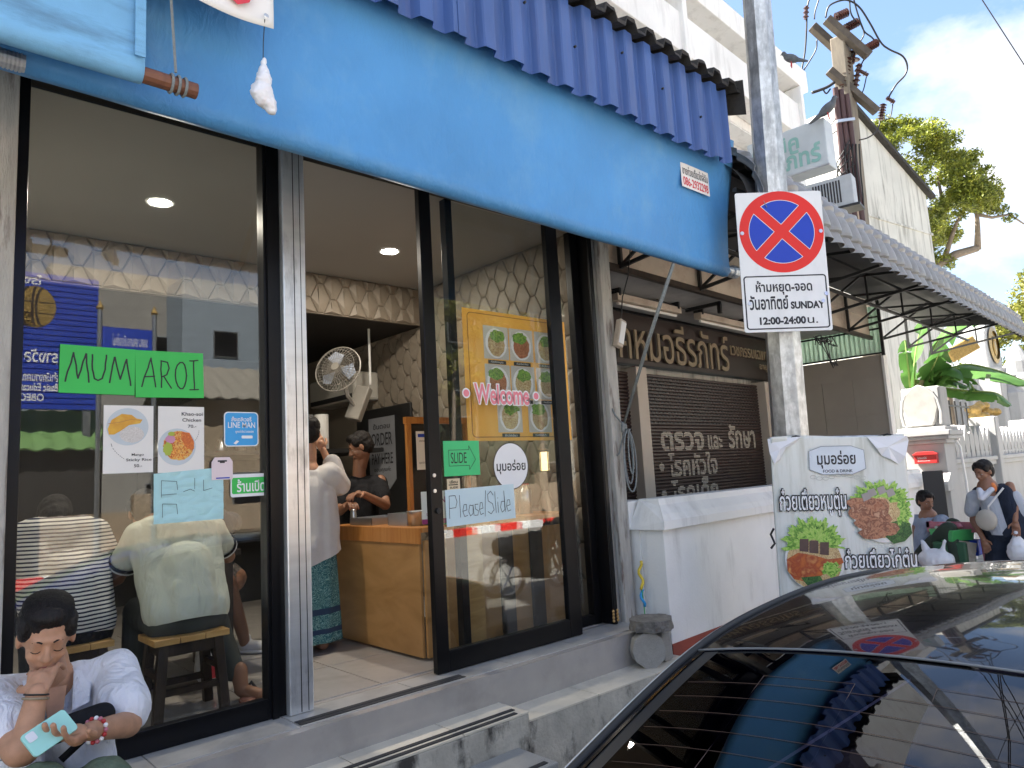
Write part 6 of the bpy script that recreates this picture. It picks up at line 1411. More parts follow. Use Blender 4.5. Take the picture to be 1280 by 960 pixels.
for s_ in (-1,1):
    # roof rail trim, pillars, side glass
    pts=[surf(.72+(3.72-.72)*i/50,s_*1.0,.002) for i in range(51)]
    cpn('roof_trim',M().tube(pts,.010,n=8),K['rubber'],smooth=True)
    cpn('roof_trim_strip',M().tube([p+Vector((0,s_*.016,-.002)) for p in pts],.0045,n=6),K['steel'],smooth=True)
    cpn('pillar_skin',M().grid(lambda u,v:surf(.74+(1.632-.74)*u,s_*(.955+.045*v),.0),30,3),K['carpaint'],smooth=True,fix=False)
    def side(u,v,s_=s_):
        x=.72+(3.75-.72)*u; hw=HWf(x); z=ZRf(x); zb=.60; f=v; y=hw+.01+(.865-hw)*f**.8; zz=z+(min(z-.01,zb)-z)*f
        return Vector((x,.45+s_*y,zz))-CC
    cpn('side_frame',M().grid(side,50,8),K['carpaint'],smooth=True,fix=False)
    for (u0,u1) in ((.17,.50),(.52,.86)):
        cpn('side_window',M().grid(lambda u,v,s_=s_:side(u0+(u1-u0)*u,.14+.78*v)+Vector((0,s_*.006,0)),20,4),glb,smooth=True,fix=False)
    mr=cpn('wing_mirror',M().cap((3.35-CC.x,s_*.88,.72-CC.z),(3.35-CC.x,s_*1.0,.76-CC.z),.03,.07),K['carpaint'],smooth=True)
    for xx in (1.75,2.75): cpn('door_handle',M().cap((xx-CC.x,s_*.905,.52-CC.z),(xx+.16-CC.x,s_*.905,.52-CC.z),.014),K['carpaint'],smooth=True)
    for xx in (1.05,3.95):
        w_o=cpn('wheel',M().lathe([(.20,-.1),(.29,-.1),(.325,-.08),(.33,0),(.325,.08),(.29,.1),(.20,.1)],n=32,mtx=Matrix.Rotation(PI/2,4,'X'),c=(xx-CC.x,s_*.83,.33),cap=False),K['rubber'],smooth=True)
        put('rim',M().lathe([(.02,s_*-.09),(.19,s_*-.075),(.205,s_*-.095),(.205,.05*-s_)],n=24,mtx=Matrix.Rotation(PI/2,4,'X'),c=(xx-CC.x,s_*.83,.33),cap=False),K['steel'],w_o,smooth=True)
    cpn('tail_light',M().box(.20-CC.x,.40-CC.x,s_*.60 if s_>0 else -.86,.86 if s_>0 else -.60,.40-CC.z,.56-CC.z),mat('tail_lamp_red',(.30,.01,.01),.1),bevel=.03)
    cpn('headlight',M().box(4.62-CC.x,4.80-CC.x,s_*.50 if s_>0 else -.82,.82 if s_>0 else -.50,.30-CC.z,.44-CC.z),K['white_clean'],bevel=.03)
def low(u,v):
    x=.15+4.75*u; e=min(1,(u/.05))**.5 if u<.05 else (min(1,(1-u)/.08)**.5 if u>.92 else 1)
    top=.70 if x<.74 else (.60 if 1.0<x<3.5 else (.72-.22*max(0,(x-3.6)/1.3)))
    if .74<=x<=1.0: top=.70-.10*(x-.74)/.26
    if 3.5<=x<3.6: top=.60+.12*(x-3.5)/.1
    P=[(.78,-.07),(.87,.02),(.90,.22),(.90,.40),(.87,.56),(.86,top),(.60,top+.035*(1 if x<.75 or x>3.6 else 0)),(0,top+.06*(1 if x<.75 or x>3.6 else 0))]
    k=v*14; s_=1 if k<7 else -1; kk=k if k<7 else 14-k; i=min(6,int(kk)); f=kk-i; y=P[i][0]+(P[i+1][0]-P[i][0])*f; z=P[i][1]+(P[i+1][1]-P[i][1])*f
    y*=(.86+.14*e); z=.3+(z-.3)*(.72+.28*e) if z<.3 else .3+(z-.3)*(.8+.2*e)
    return Vector((x,.45+s_*y,z))-CC
cpn('body',M().grid(low,70,56),K['carpaint'],smooth=True,fix=False)
cpn('number_plate',M().box(.135-CC.x,.145-CC.x,-.26,.26,.28-CC.z,.40-CC.z),K['paper']); cpn('rear_bumper',M().box(.10-CC.x,.3-CC.x,-.78,.78,-.02-CC.z,.22-CC.z),K['carpaint'],bevel=.06); cpn('front_bumper',M().box(4.7-CC.x,4.95-CC.x,-.78,.78,-.05-CC.z,.22-CC.z),K['carpaint'],bevel=.06)
cpn('parcel_shelf',M().box(.95-CC.x,1.45-CC.x,-.62,.62,.60-CC.z,.62-CC.z),K['blackcloth'])
for yy in (-.4,0,.4): cpn('rear_headrest',M().box(1.45-CC.x,1.55-CC.x,yy-.13,yy+.13,.62-CC.z,.80-CC.z),K['blackcloth'],bevel=.03)
cpn('cabin_floor',M().box(.9-CC.x,3.6-CC.x,-.8,.8,.05-CC.z,.1-CC.z),K['blackcloth'])
# ================================================================ PEOPLE
def V(*a): return Vector(a)
def hand(name,root,wrist,dirv,palmn,s=1.0,curl=.9,spread=.14,mt=None,thumbside=1,vox=.0035):
    """palm with five curled fingers, thumb from its side"""
    w=Vector(wrist); d=Vector(dirv).normalized(); n=Vector(palmn); n=(n-d*n.dot(d)).normalized(); sd=d.cross(n)*thumbside
    m=M()
    for k in range(4):
        off=(k-1.5)*.019*s; m.cap(w+sd*off*.6+d*.005,w+sd*off+d*.080*s,.0135*s,.0125*s,n=10)
    m.ell(w+d*.045*s,(.030*s,.030*s,.030*s))
    for k,(L_,r) in enumerate(((.062,.0088),(.075,.009),(.078,.009),(.070,.0085))[::-1] if thumbside>0 else ((.070,.0085),(.078,.009),(.075,.009),(.062,.0088))):
        base=w+sd*((k-1.5)*.0195*s)+d*.082*s; dd=(d+sd*(k-1.5)*spread*.4).normalized(); p=base; ang=curl*.45+.06*k
        for seg in (.45,.32,.25):
            dv=(dd*math.cos(ang)+n*math.sin(ang)); q=p+dv*L_*seg*s*1.12; m.cap(p,q,r*s*(1.05 if seg>.4 else .95),r*s*.92,n=8); p=q; ang+=curl*.62
    tb=w+sd*(.026*s)+d*.022*s; t1=tb+(d*.55+sd*.75+n*.35).normalized()*.038*s; t2=t1+(d*.85+sd*.2+n*.45).normalized()*.032*s
    m.cap(tb,t1,.0135*s,.0105*s,n=8); m.cap(t1,t2,.0105*s,.0082*s,n=8)
    o=blob(name,m,mt or K['skin'],None,vox,2); o.parent=root; o.matrix_parent_inverse=root.matrix_basis.inverted(); return o
def person(name_loc,lab,group=None): return thing('person',lab,'person',name_loc,group=group)
def pb(name,m,mt,root,vox=.012,smooth=4,folds=0,fs=7,fz=2.5,cut=None):
    o=blob(name,m,mt,None,vox,smooth,folds,fs,fz,cut=cut); o.parent=root; o.matrix_parent_inverse=Matrix.Translation(-Vector(root.location)); return o
def head(root,c,face,up=V(0,0,1),s=1.0,skin=None,hair=None,long_=False,vox=.0055,neck=None,bun=False,down=False,strands=0):
    skin=skin or K['skin']; c=Vector(c); f=Vector(face).normalized(); u=(Vector(up)-f*Vector(up).dot(f)).normalized(); r=f.cross(u)
    Rm=Matrix((r,f,u)).transposed()      # local x right, y forward, z up
    def P(x,y,z): return c+Rm@V(x,y,z)*s
    def el(m,p,rad): 
        b=len(m.v); m.ell((0,0,0),[q*s for q in rad])
        for i in range(b,len(m.v)): m.v[i]=tuple(P(*p)+Rm@Vector(m.v[i]))
    m=M(); el(m,(0,-.012,.025),(.074,.092,.088)); el(m,(0,.020,-.035),(.057,.062,.070)); el(m,(0,.046,-.085),(.028,.026,.022))
    el(m,(.032,.050,-.030),(.026,.026,.022)); el(m,(-.032,.050,-.030),(.026,.026,.022)); el(m,(0,.072,.028),(.048,.014,.012))
    m.cap(P(0,.080,.012),P(0,.098,-.026),.0075*s,.0125*s); el(m,(.012,.088,-.030),(.008,.008,.007)); el(m,(-.012,.088,-.030),(.008,.008,.007))
    [el(m,(sx_*.031,.0665,.008),(.0165,.0125,.0085)) for sx_ in (-1,1)]; [el(m,(sx_*.031,.0655,-.009),(.015,.0115,.0055)) for sx_ in (-1,1)]; el(m,(0,.079,-.052),(.022,.009,.0055)); el(m,(0,.077,-.062),(.019,.010,.0060))
    for sx in (-1,1): el(m,(sx*.076,-.006,-.008),(.009,.018,.030))
    if neck is not None: m.cap(P(0,-.018,-.05),neck,.050*s,.056*s)
    h=pb('head',m,skin,root,vox,5)
    if strands:
        sm=M()
        for i in range(strands):
            a=random.uniform(-1.25,1.25); r0=random.uniform(-.12,.06); pts=[]
            for k in range(8):
                t=k/7; ph=.55+r0+t*2.5; w=a*(1-.75*t*t)
                x=.088*math.sin(w)*math.sin(min(ph,PI*.9))*(1-.2*t); y=.105*math.cos(min(PI,ph))-.026; z=.050+.092*math.sin(min(ph,PI))*math.cos(w*.8)-(0 if t<.7 else (t-.7)*.12)
                pts.append(P(x*1.0,y,z+random.uniform(-.0015,.0015)))
            sm.tube(pts,[.0012]*7+[.0006],n=3,cap=False)
        q5=put('hair_strands',sm,K['hair'],None,kind='stuff',smooth=True,fix=False); q5.parent=root; q5.matrix_parent_inverse=Matrix.Translation(-Vector(root.location))
    if down:
        for sx in (-1,1):
            e=M(); e.tube([P(sx*(.018+.0065*k),.0755+(.004 if 0<k<4 else 0)-.0008*k*k*.3,-.006-.0035*math.sin(k*PI/4)) for k in range(5)],.0014*s,n=5); q6=put('eyelashes',e,K['hair'],None,fix=False); q6.parent=root; q6.matrix_parent_inverse=Matrix.Translation(-Vector(root.location))
    for sx in (() if down else (-1,1)):
        e=M(); el(e,(sx*.031,.0675,.000),(.0125,.0105,.0060)); q=put('eye',e,K['eyewhite'],h,smooth=True); q.location=(0,0,0); q.parent=root; q.matrix_parent_inverse=Matrix.Translation(-Vector(root.location))
        e=M(); el(e,(sx*.031,.0755,-.001),(.0056,.0030,.0050)); q2=put('iris',e,K['darkwood'],None,smooth=True); q2.parent=root; q2.matrix_parent_inverse=Matrix.Translation(-Vector(root.location))
    for sx in (-1,1):
        e=M(); e.tube([P(sx*(.015+.009*k),.0855-.0042*k,.0265+.004*math.sin(k*1.2)) for k in range(4)],[.0024*s,.0030*s,.0024*s,.001*s],n=6); q3=put('eyebrow',e,K['hair'],None); q3.parent=root; q3.matrix_parent_inverse=Matrix.Translation(-Vector(root.location))
    e=M(); e.tube([P(-.018,.0865,-.058),P(0,.0895,-.0555),P(.018,.0865,-.058)],.0022*s,n=5); q4=put('lips',e,mat('lip_skin',(.30,.10,.08),.5),None); q4.parent=root; q4.matrix_parent_inverse=Matrix.Translation(-Vector(root.location))
    m=M(); el(m,(0,-.026,.045),(.084,.098,.086)); el(m,(0,-.045,.0),(.080,.078,.085)); el(m,(0,.030,.095),(.058,.045,.030))
    for sx in (-1,1): el(m,(sx*.066,.012,.050),(.018,.045,.045))
    if long_: m.cap(P(0,-.07,-.02),P(0,-.085,-.20),.065*s,.045*s)
    if bun: el(m,(0,-.115,.05),(.045,.042,.042))
    pb('hair',m,hair or K['hair'],root,.0075,2,.004,40,3)
    return h,P
K['eyewhite']=mat('eye_white',(.42,.38,.35),.3,var=.02)
# ---- seated person outside, lower left
p0=V(.45,2.85,.35)
A=person(p0,'person in a white linen shirt sitting outside, looking at a mint green phone')
hc=atY(58,796,2.56)
neck=V(.46,2.70,1.05)
hd,HP=head(A,hc,V(-.12,-1,-.40),V(0,-.25,1),.90,K['skin'],K['hair'],neck=neck,bun=True,down=True,strands=420)
shL=V(.295,2.70,1.03); shR=V(.64,2.70,1.035)
# left of picture arm: elbow on knee, hand to chin
elL=atY(30,938,2.40); wrL=atY(46,866,2.42); 
elR=atY(160,905,2.50); wrR=atY(112,914,2.34); hdR=atY(84,922,2.30)
m=M().cap(neck+V(0,.02,.06),neck,.052,.058).cap(neck,V(.46,2.74,.97),.06,.075).ell((.46,2.735,.93),(.12,.075,.09))
m.cap(shL,elL+V(-.01,.0,.0),.045,.040).cap(elL,wrL,.041,.026)
m.cap(shR,elR,.045,.040).cap(elR,wrR,.040,.026)
m.cap(shL,V(.46,2.72,1.03),.045,.055).cap(shR,V(.46,2.72,1.03),.045,.055)
pb('body',m,K['skin'],A,.007,3)
hand('hand',A,wrL,hc+V(-.01,-.055,-.07)-wrL,V(.25,.6,.2),.95,.75,thumbside=1)
hand('hand',A,wrR,hdR-wrR,V(-.1,-.25,.95),.95,.55,thumbside=-1)
# shirt: torso, collar opening, loose short sleeves
m=M().cap(V(.46,2.90,.58),V(.46,2.78,.92),.155,.150).cap(V(.335,2.74,.97),V(.585,2.74,.97),.085,.085).cap(V(.38,2.86,.62),V(.38,2.76,.92),.11,.10).cap(V(.55,2.86,.62),V(.55,2.76,.92),.11,.10)
m.cap(shL,shL+(elL-shL)*.62,.072,.078).cap(shR,shR+(elR-shR)*.72,.072,.080).cap(shL,V(.42,2.72,1.03),.066,.055).cap(shR,V(.50,2.72,1.03),.066,.055)
m.cap(V(.36,2.66,.86),V(.38,2.62,.70),.075,.07).cap(V(.56,2.66,.86),V(.56,2.62,.70),.075,.07)
pb('shirt',m,K['linen'],A,.008,3,.008,11,2.0,cut=(V(.46,2.7,.56),(0,0,-1)))
# collar flaps, opening
for sx,(a,b) in ((-1,(V(.405,2.665,1.075),V(.425,2.60,.97))),(1,(V(.515,2.665,1.075),V(.50,2.60,.97)))):
    put('collar',M().poly([a-p0,a+V(sx*.055,.02,-.015)-p0,b+V(sx*.045,-.005,.015)-p0,b-p0]),K['linen'],A,solid=.004,bevel=.002)
put('shirt_opening',M().poly([V(.428,2.638,1.04)-p0,V(.492,2.638,1.04)-p0,V(.470,2.600,.90)-p0,V(.452,2.598,.88)-p0]),K['skin'],A,solid=.003)
put('bag_strap',M().tube([V(.60,2.62,1.04)-p0,V(.57,2.56,.96)-p0,V(.52,2.53,.90)-p0,V(.46,2.52,.86)-p0],.012,n=6),K['blackcloth'],A)
b_=pb('waist_bag',M().cap(atY(60,918,2.46),atY(128,893,2.46),.035,.035),K['blackcloth'],A,.008,2)
# trousers
kL=atY(48,975,2.30)+V(0,0,-.035); kR=atY(128,968,2.30)+V(0,0,-.035)
m=M().cap(V(.38,2.90,.58),kL,.10,.078).cap(V(.54,2.90,.58),kR,.10,.078).ell((.46,2.92,.58),(.17,.13,.11)).cap(kL,V(kL.x-.02,2.42,.44),.070,.055).cap(kR,V(kR.x+.02,2.42,.44),.070,.055)
pb('trousers',m,K['olive'],A,.010,4,.007,10,3)
for k in (kL,kR):
    x=k.x+(-.02 if k is kL else .02); pb('shoe',M().cap(V(x,2.42,.40),V(x,2.27,.385),.042,.036),K['blackcloth'],A,.008,2)
# phone and bracelets
pc=atY(62,916,2.27); ph=thing('mobile_phone','mint green cased phone held in the hand of the person outside','phone',pc,rot=(R(-38),R(-18),R(22)))
put('case',M().prism(rrect(-.058,.058,-.034,.034,.010),-.004,.005),K['mint'],ph,bevel=.002); put('camera_island',M().prism(rrect(-.05,-.028,.004,.028,.005),-.006,-.004),K['bagwhite'],ph)
for k,(w,d,mt_,r) in enumerate(((wrL+(elL-wrL)*.10,elL-wrL,K['gold'],.030),(wrL+(elL-wrL)*.03,elL-wrL,K['rubber'],.029))):
    q=d.to_track_quat('Z','Y'); put('bracelet',M().tube([w-p0+q@V(r*math.cos(a*PI/10),r*math.sin(a*PI/10),0) for a in range(21)],.0025 if k else .0035,n=6),mt_,A)
w=wrR+(elR-wrR)*.12; q=(elR-wrR).to_track_quat('Z','Y'); bm2=put('bead_bracelet',M().tube([w-p0+q@V(.030*math.cos(a*PI/10),.030*math.sin(a*PI/10),0) for a in range(21)],.002,n=5),K['redplastic'],A)
for a in range(16): put('bead',M().ell(w-p0+q@V(.031*math.cos(a*PI/8),.031*math.sin(a*PI/8),0),(.0065,.0065,.0065),n=8,m=5),(K['redplastic'],K['inkwhite'],K['pinkplastic'])[a%3],bm2,smooth=True)
so_=thing('low_stool','small low wooden stool under the person sitting outside','stool',(.46,2.93,.35)); put('seat',M().box(-.16,.16,-.11,.11,.10,.13),K['stoolwood'],so_)
for sx in (-.13,.13):
    for sy in (-.08,.08): put('leg',M().box(sx-.015,sx+.015,sy-.015,sy+.015,0,.10),K['darkwood'],so_)
# ---- diners seen from behind
def diner(base,lab,hip,sh,headc,shirtm,pantm,halfw,arms,belly=.15,legs=(),sleeve=.55,skin=None,cuffs=None,fold=.008):
    P=person(base,lab); skin=skin or K['skin_dark']
    hip,sh,headc=V(*hip),V(*sh),V(*headc); ax=V(1,0,0)
    nk=sh+(headc-sh)*.35
    m=M().cap(nk,sh+V(0,.04,-.03),.050,.055)
    for a,(el,wr) in zip((-1,1),arms): s0=sh+ax*a*(halfw-.03); m.cap(s0,el,.05,.042).cap(el,wr,.042,.028)
    for a in legs: 
        for i in range(len(a)-1): m.cap(a[i][0],a[i+1][0],a[i][1],a[i+1][1])
    m.cap(sh+V(0,.03,-.06),hip,.09,.10)
    pb('body',m,skin,P,.010,3)
    for (el,wr),a in zip(arms,(-1,1)): hand('hand',P,wr,wr-el,V(0,0,-1),.95,.8,thumbside=-a,mt=skin,vox=.005)
    head(P,headc,V(0,1,-.8),V(0,.6,1),1.0,skin,K['hair'],neck=nk)
    m=M().cap(hip+V(0,0,.02),hip+(sh-hip)*.5+V(0,-.015,0),belly,belly*.98)
    for a in (-1,1):
        m.cap(hip+ax*a*(halfw*.42)+V(0,0,.01),sh+ax*a*(halfw*.5)+V(0,-.0,-.06),.115,.115)
        s0=sh+ax*a*(halfw-.045); m.cap(s0,sh+V(0,0,.01),.072,.078); el=arms[0 if a<0 else 1][0]; m.cap(s0,s0+(el-s0)*sleeve,.072,.072)
    m.cap(nk+(sh-nk)*.35+V(0,-.03,0),sh+V(0,-.025,.0),.066,.10).cap(sh+V(-halfw*.5,-.01,.0),sh+V(halfw*.5,-.01,.0),.095,.095)
    pb('shirt',m,shirtm,P,.010,5,fold,6,2.2,cut=(hip+V(0,0,-.055),(0,-.25,-1)))
    if cuffs:
        for a,(el,wr) in zip((-1,1),arms):
            s0=sh+ax*a*(halfw-.045); c=s0+(el-s0)*(sleeve+.10); d=(el-s0).normalized(); 
            for k,(mt_,o_) in enumerate(((K['blackcloth'],0),(K['inkwhite'],.018))): put('sleeve_band',M().cyl(tuple(c+d*(o_-.02)-base),tuple(c+d*(o_+(.0 if k==0 else -.008))-base),.0775,.0775,n=24,cap=False),mt_,P,solid=.004)
    m=M().ell(hip+V(0,.0,-.045),(halfw*.88,.13,.105))
    for a in (-1,1): m.cap(hip+V(a*halfw*.45,0,-.04),hip+V(a*halfw*.55,.40,-.02),.095,.075)
    return P,m
bA=V(.78,4.25,.511)
PA,m=diner(bA,'person seen from behind in a navy and white striped shirt, eating inside the left window',(.80,4.22,.98),(.775,4.42,1.43),(.80,4.68,1.50),K['striped'],None,.215,((V(.52,4.50,1.20),V(.64,4.72,1.27)),(V(1.04,4.44,1.16),V(.93,4.70,1.27))))
m.cap(V(.70,4.60,.94),V(.70,4.62,.60),.07,.055).cap(V(.92,4.60,.94),V(.92,4.62,.60),.07,.055); pb('trousers',m,K['blackcloth'],PA,.011,3,.006)
for x in (.70,.92): pb('shoe',M().cap(V(x,4.60,.555),V(x,4.76,.55),.042,.038),K['blackcloth'],PA,.009,2)
bB=V(1.27,4.0,.511)
PB,m=diner(bB,'man seen from behind in a cream shirt with black banded sleeves',(1.275,3.98,1.0),(1.275,4.16,1.40),(1.19,4.44,1.50),K['cream'],None,.235,((V(1.04,4.38,1.17),V(1.14,4.60,1.27)),(V(1.62,4.34,1.22),V(1.48,4.62,1.27))),.165,cuffs=True,
  legs=([(V(1.52,3.93,.66),.045),(V(1.53,3.92,.56),.036),(V(1.56,3.86,.535),.03)],))
m.cap(V(1.40,4.0,.93),V(1.47,4.16,.88),.09,.085).cap(V(1.47,4.16,.90),V(1.50,3.96,.66),.08,.058).cap(V(1.14,4.35,.95),V(1.12,4.40,.60),.075,.055); pb('trousers',m,mat('charcoal_trousers',(.035,.04,.036),.9,var=.15,vs=14,bump=.2,bs=300),PB,.010,4,.007)
fs_=put('flip_flop',M().ell((0,0,0),(.05,.13,.012),n=20,m=6),mat('brown_sandal',(.16,.06,.04),.6),PB,smooth=True,loc=V(1.56,3.88,.528)-bB,rot=(0,0,R(-35))); 
put('strap',M().tube([(-.045,.0,.012),(0,.03,.065),(.045,.0,.012)],.010,n=6),K['rubber'],fs_)
pb('foot',M().cap(V(1.53,3.93,.56),V(1.585,3.82,.545),.034,.028).cap(V(1.575,3.83,.545),V(1.60,3.80,.542),.024,.018),K['skin_dark'],PB,.006,2)
pb('shoe',M().cap(V(1.12,4.40,.555),V(1.12,4.54,.55),.042,.038),K['blackcloth'],PB,.009,2)
bC=V(2.0,5.1,.511)
PC=person(bC,'seated diner mostly hidden at the table, bare legged with a white trainer')
m=M().cap(V(1.80,5.15,1.05),V(1.78,5.08,1.42),.11,.10).cap(V(1.78,5.05,1.42),V(1.70,5.0,1.52),.05,.05).cap(V(1.86,5.05,1.0),V(1.72,4.82,1.02),.08,.06).cap(V(1.78,4.78,1.02),V(1.93,4.92,.66),.055,.042).cap(V(1.93,4.92,.66),V(1.96,4.96,.58),.04,.035).cap(V(1.95,5.10,1.0),V(1.86,4.86,1.0),.08,.06).cap(V(1.68,5.02,1.40),V(1.60,4.85,1.30),.045,.035)
pb('body',m,K['skin_dark'],PC,.011,3); head(PC,V(1.68,4.96,1.58),V(-.8,-.5,-.4),V(0,0,1),1.0,K['skin_dark'],neck=V(1.75,5.05,1.45))
pb('shirt',M().cap(V(1.82,5.15,1.0),V(1.78,5.08,1.38),.145,.135).cap(V(1.66,5.05,1.38),V(1.92,5.1,1.38),.08,.08),K['navycloth'],PC,.012,4,.008)
pb('shorts',M().cap(V(1.90,5.12,1.0),V(1.80,4.90,1.0),.12,.10).cap(V(1.80,4.92,1.0),V(1.74,4.82,1.01),.11,.10),ramp_mat('patterned_shorts',[(.02,.02,.02),(.25,.2,.16),(.06,.05,.04)],60,.8),PC,.012,3,.005)
pb('trainer',M().cap(V(1.97,4.97,.560),V(2.06,4.86,.550),.045,.038).cap(V(1.95,4.99,.58),V(1.97,4.97,.61),.038,.036),mat('white_trainer',(.62,.61,.60),.7),PC,.008,2); 
put('sole',M().ell((0,0,0),(.048,.13,.018),n=20,m=6),K['inkwhite'],PC,smooth=True,loc=V(2.01,4.92,.528)-bC,rot=(0,0,R(220)))
# ---- standing customer with phone
bW=V(2.33,4.6,.511)
PW_=person(bW,'woman at the counter in a long white shirt and teal patterned skirt')
m=M().cap(V(2.34,4.62,1.72),V(2.35,4.62,1.86),.052,.048).cap(V(2.34,4.63,1.50),V(2.34,4.62,1.70),.10,.08)
m.cap(V(2.45,4.52,1.70),V(2.56,4.62,1.62),.045,.038).cap(V(2.56,4.62,1.62),V(2.50,4.72,1.86),.036,.024).cap(V(2.22,4.64,1.70),V(2.22,4.82,1.60),.045,.038).cap(V(2.22,4.82,1.60),V(2.36,4.80,1.86),.036,.024)
m.cap(V(2.27,4.62,.95),V(2.27,4.62,.58),.05,.038).cap(V(2.40,4.60,.95),V(2.40,4.60,.58),.05,.038).cap(V(2.27,4.60,.55),V(2.29,4.70,.535),.036,.028).cap(V(2.40,4.58,.55),V(2.42,4.68,.535),.036,.028)
pb('body',m,K['skin'],PW_,.009,3)
head(PW_,V(2.35,4.64,1.97),V(.5,1,-.05),V(0,0,1),.98,K['skin'],neck=V(2.34,4.62,1.80),long_=False)
hand('hand',PW_,V(2.50,4.72,1.86),V(-.35,.2,1),V(.2,1,0),.95,.8,thumbside=-1,vox=.005); hand('hand',PW_,V(2.36,4.80,1.86),V(.25,.1,1),V(.2,1,0),.95,.8,thumbside=1,vox=.005)
m=M().cap(V(2.33,4.62,1.12),V(2.34,4.62,1.55),.165,.145).cap(V(2.23,4.64,1.66),V(2.45,4.58,1.66),.078,.078).cap(V(2.28,4.64,1.12),V(2.28,4.64,1.5),.14,.12).cap(V(2.40,4.59,1.10),V(2.40,4.59,1.5),.14,.12).cap(V(2.45,4.54,1.68),V(2.565,4.62,1.60),.078,.085).cap(V(2.565,4.62,1.60),V(2.54,4.67,1.76),.080,.060).cap(V(2.22,4.66,1.68),V(2.22,4.82,1.60),.075,.08).cap(V(2.22,4.82,1.60),V(2.31,4.81,1.74),.075,.058).cap(V(2.30,4.6,1.05),V(2.30,4.6,1.2),.14,.15)
pb('shirt',m,mat('off_white_shirt',(.60,.57,.54),.9,var=.05,vs=12,bump=.2,bs=300),PW_,.010,4,.012,6,1.6,cut=(V(2.33,4.6,1.10),(.35,0,-1)))
def skirtm(name):
    m=bpy.data.materials.new(name); m.use_nodes=True; t=m.node_tree; b=t.nodes['Principled BSDF']; N=t.nodes.new; L=t.links.new; b.inputs['Roughness'].default_value=.9
    tc=N('ShaderNodeTexCoord'); n=N('ShaderNodeTexNoise'); n.inputs['Scale'].default_value=9; n.inputs['Detail'].default_value=4; n.inputs['Distortion'].default_value=3.5; L(tc.outputs['Object'],n.inputs[0])
    w=N('ShaderNodeMath'); w.operation='MULTIPLY'; w.inputs[1].default_value=9; L(n.outputs[0],w.inputs[0]); fr=N('ShaderNodeMath'); fr.operation='FRACT'; L(w.outputs[0],fr.inputs[0])
    r=N('ShaderNodeValToRGB'); r.color_ramp.interpolation='CONSTANT'; e=r.color_ramp.elements; e[0].color=(.03,.12,.13,1); e[1].position=.45; e[1].color=(.24,.42,.38,1); x=e.new(.75); x.color=(.05,.18,.19,1); L(fr.outputs[0],r.inputs[0])
    sp=N('ShaderNodeSeparateXYZ'); L(tc.outputs['Object'],sp.inputs[0]); r2=N('ShaderNodeValToRGB'); r2.color_ramp.interpolation='CONSTANT'; e=r2.color_ramp.elements; e[0].color=(0,0,0,1); e[1].position=.64; e[1].color=(1,1,1,1); y=e.new(.67); y.color=(0,0,0,1); y=e.new(.76); y.color=(1,1,1,1); y=e.new(.80); y.color=(0,0,0,1)
    L(sp.outputs[2],r2.inputs[0]); mx=N('ShaderNodeMix'); mx.data_type='RGBA'; mx.inputs[7].default_value=(.025,.05,.10,1); L(r2.outputs[0],mx.inputs[0]); L(r.outputs[0],mx.inputs[6]); L(mx.outputs[2],b.inputs['Base Color']); return m
def sk(u,v):
    a=u*2*PI; z=1.22-v*.64; r=(.155+.03*v)*(1+.05*math.sin(a*9+v*2)*v+.03*math.sin(a*5)*v); return (2.345+r*1.05*math.cos(a),4.61+r*.85*math.sin(a),z-.0)
o=put('skirt',M().grid(sk,96,24),skirtm('teal_paisley_cloth'),PW_,smooth=True,solid=.004); o.matrix_parent_inverse=Matrix.Translation(-bW)
ph=thing('mobile_phone','dark phone held up by the woman at the counter','phone',V(2.44,4.80,1.97),rot=(R(-10),0,R(-20))); put('phone_body',M().prism(rrect(-.036,.036,-.075,.075,.008),-.004,.004),K['black'],ph,bevel=.0015); put('screen',M().prism(rrect(-.032,.032,-.07,.07,.006),-.0046,-.004),K['frame'],ph)
for _o in (PW_,ph): _o.location.x-=.06
# ---- cook
bK=V(3.05,5.25,.511)
PK=person(bK,'cook in a black T-shirt behind the counter, one arm stretched forward')
m=M().cap(V(3.05,5.28,1.60),V(3.04,5.25,1.80),.06,.052).cap(V(3.05,5.3,.55),V(3.05,5.3,1.0),.09,.1).cap(V(3.2,5.2,1.62),V(3.12,5.0,1.42),.05,.042).cap(V(3.12,5.0,1.42),V(2.88,4.93,1.52),.04,.028).cap(V(2.88,5.3,1.60),V(2.80,5.15,1.40),.05,.04).cap(V(2.80,5.15,1.40),V(2.78,4.98,1.45),.038,.028)
pb('body',m,K['skin_dark'],PK,.011,3); head(PK,V(3.03,5.22,1.90),V(-1,.45,-.5),V(0,0,1),1.0,K['skin_dark'],neck=V(3.05,5.27,1.72))
hand('hand',PK,V(2.88,4.93,1.52),V(-1,-.1,.1),V(0,0,-1),.95,.8,mt=K['skin_dark'],vox=.005)
hand('hand',PK,V(2.78,4.98,1.45),V(-.2,-1,.1),V(0,0,-1),.95,.8,mt=K['skin_dark'],vox=.005,thumbside=-1)
pb('t_shirt',M().cap(V(3.05,5.3,1.05),V(3.05,5.28,1.48),.165,.155).cap(V(2.9,5.3,1.58),V(3.2,5.24,1.58),.088,.088).cap(V(3.2,5.22,1.60),V(3.14,5.08,1.48),.075,.07).cap(V(2.88,5.3,1.58),V(2.83,5.2,1.46),.07,.068),K['blackcloth'],PK,.011,4,.008)
pb('trousers',M().cap(V(2.97,5.3,1.0),V(2.96,5.3,.58),.10,.07).cap(V(3.13,5.3,1.0),V(3.14,5.3,.58),.10,.07),K['blackcloth'],PK,.012,3,.006)
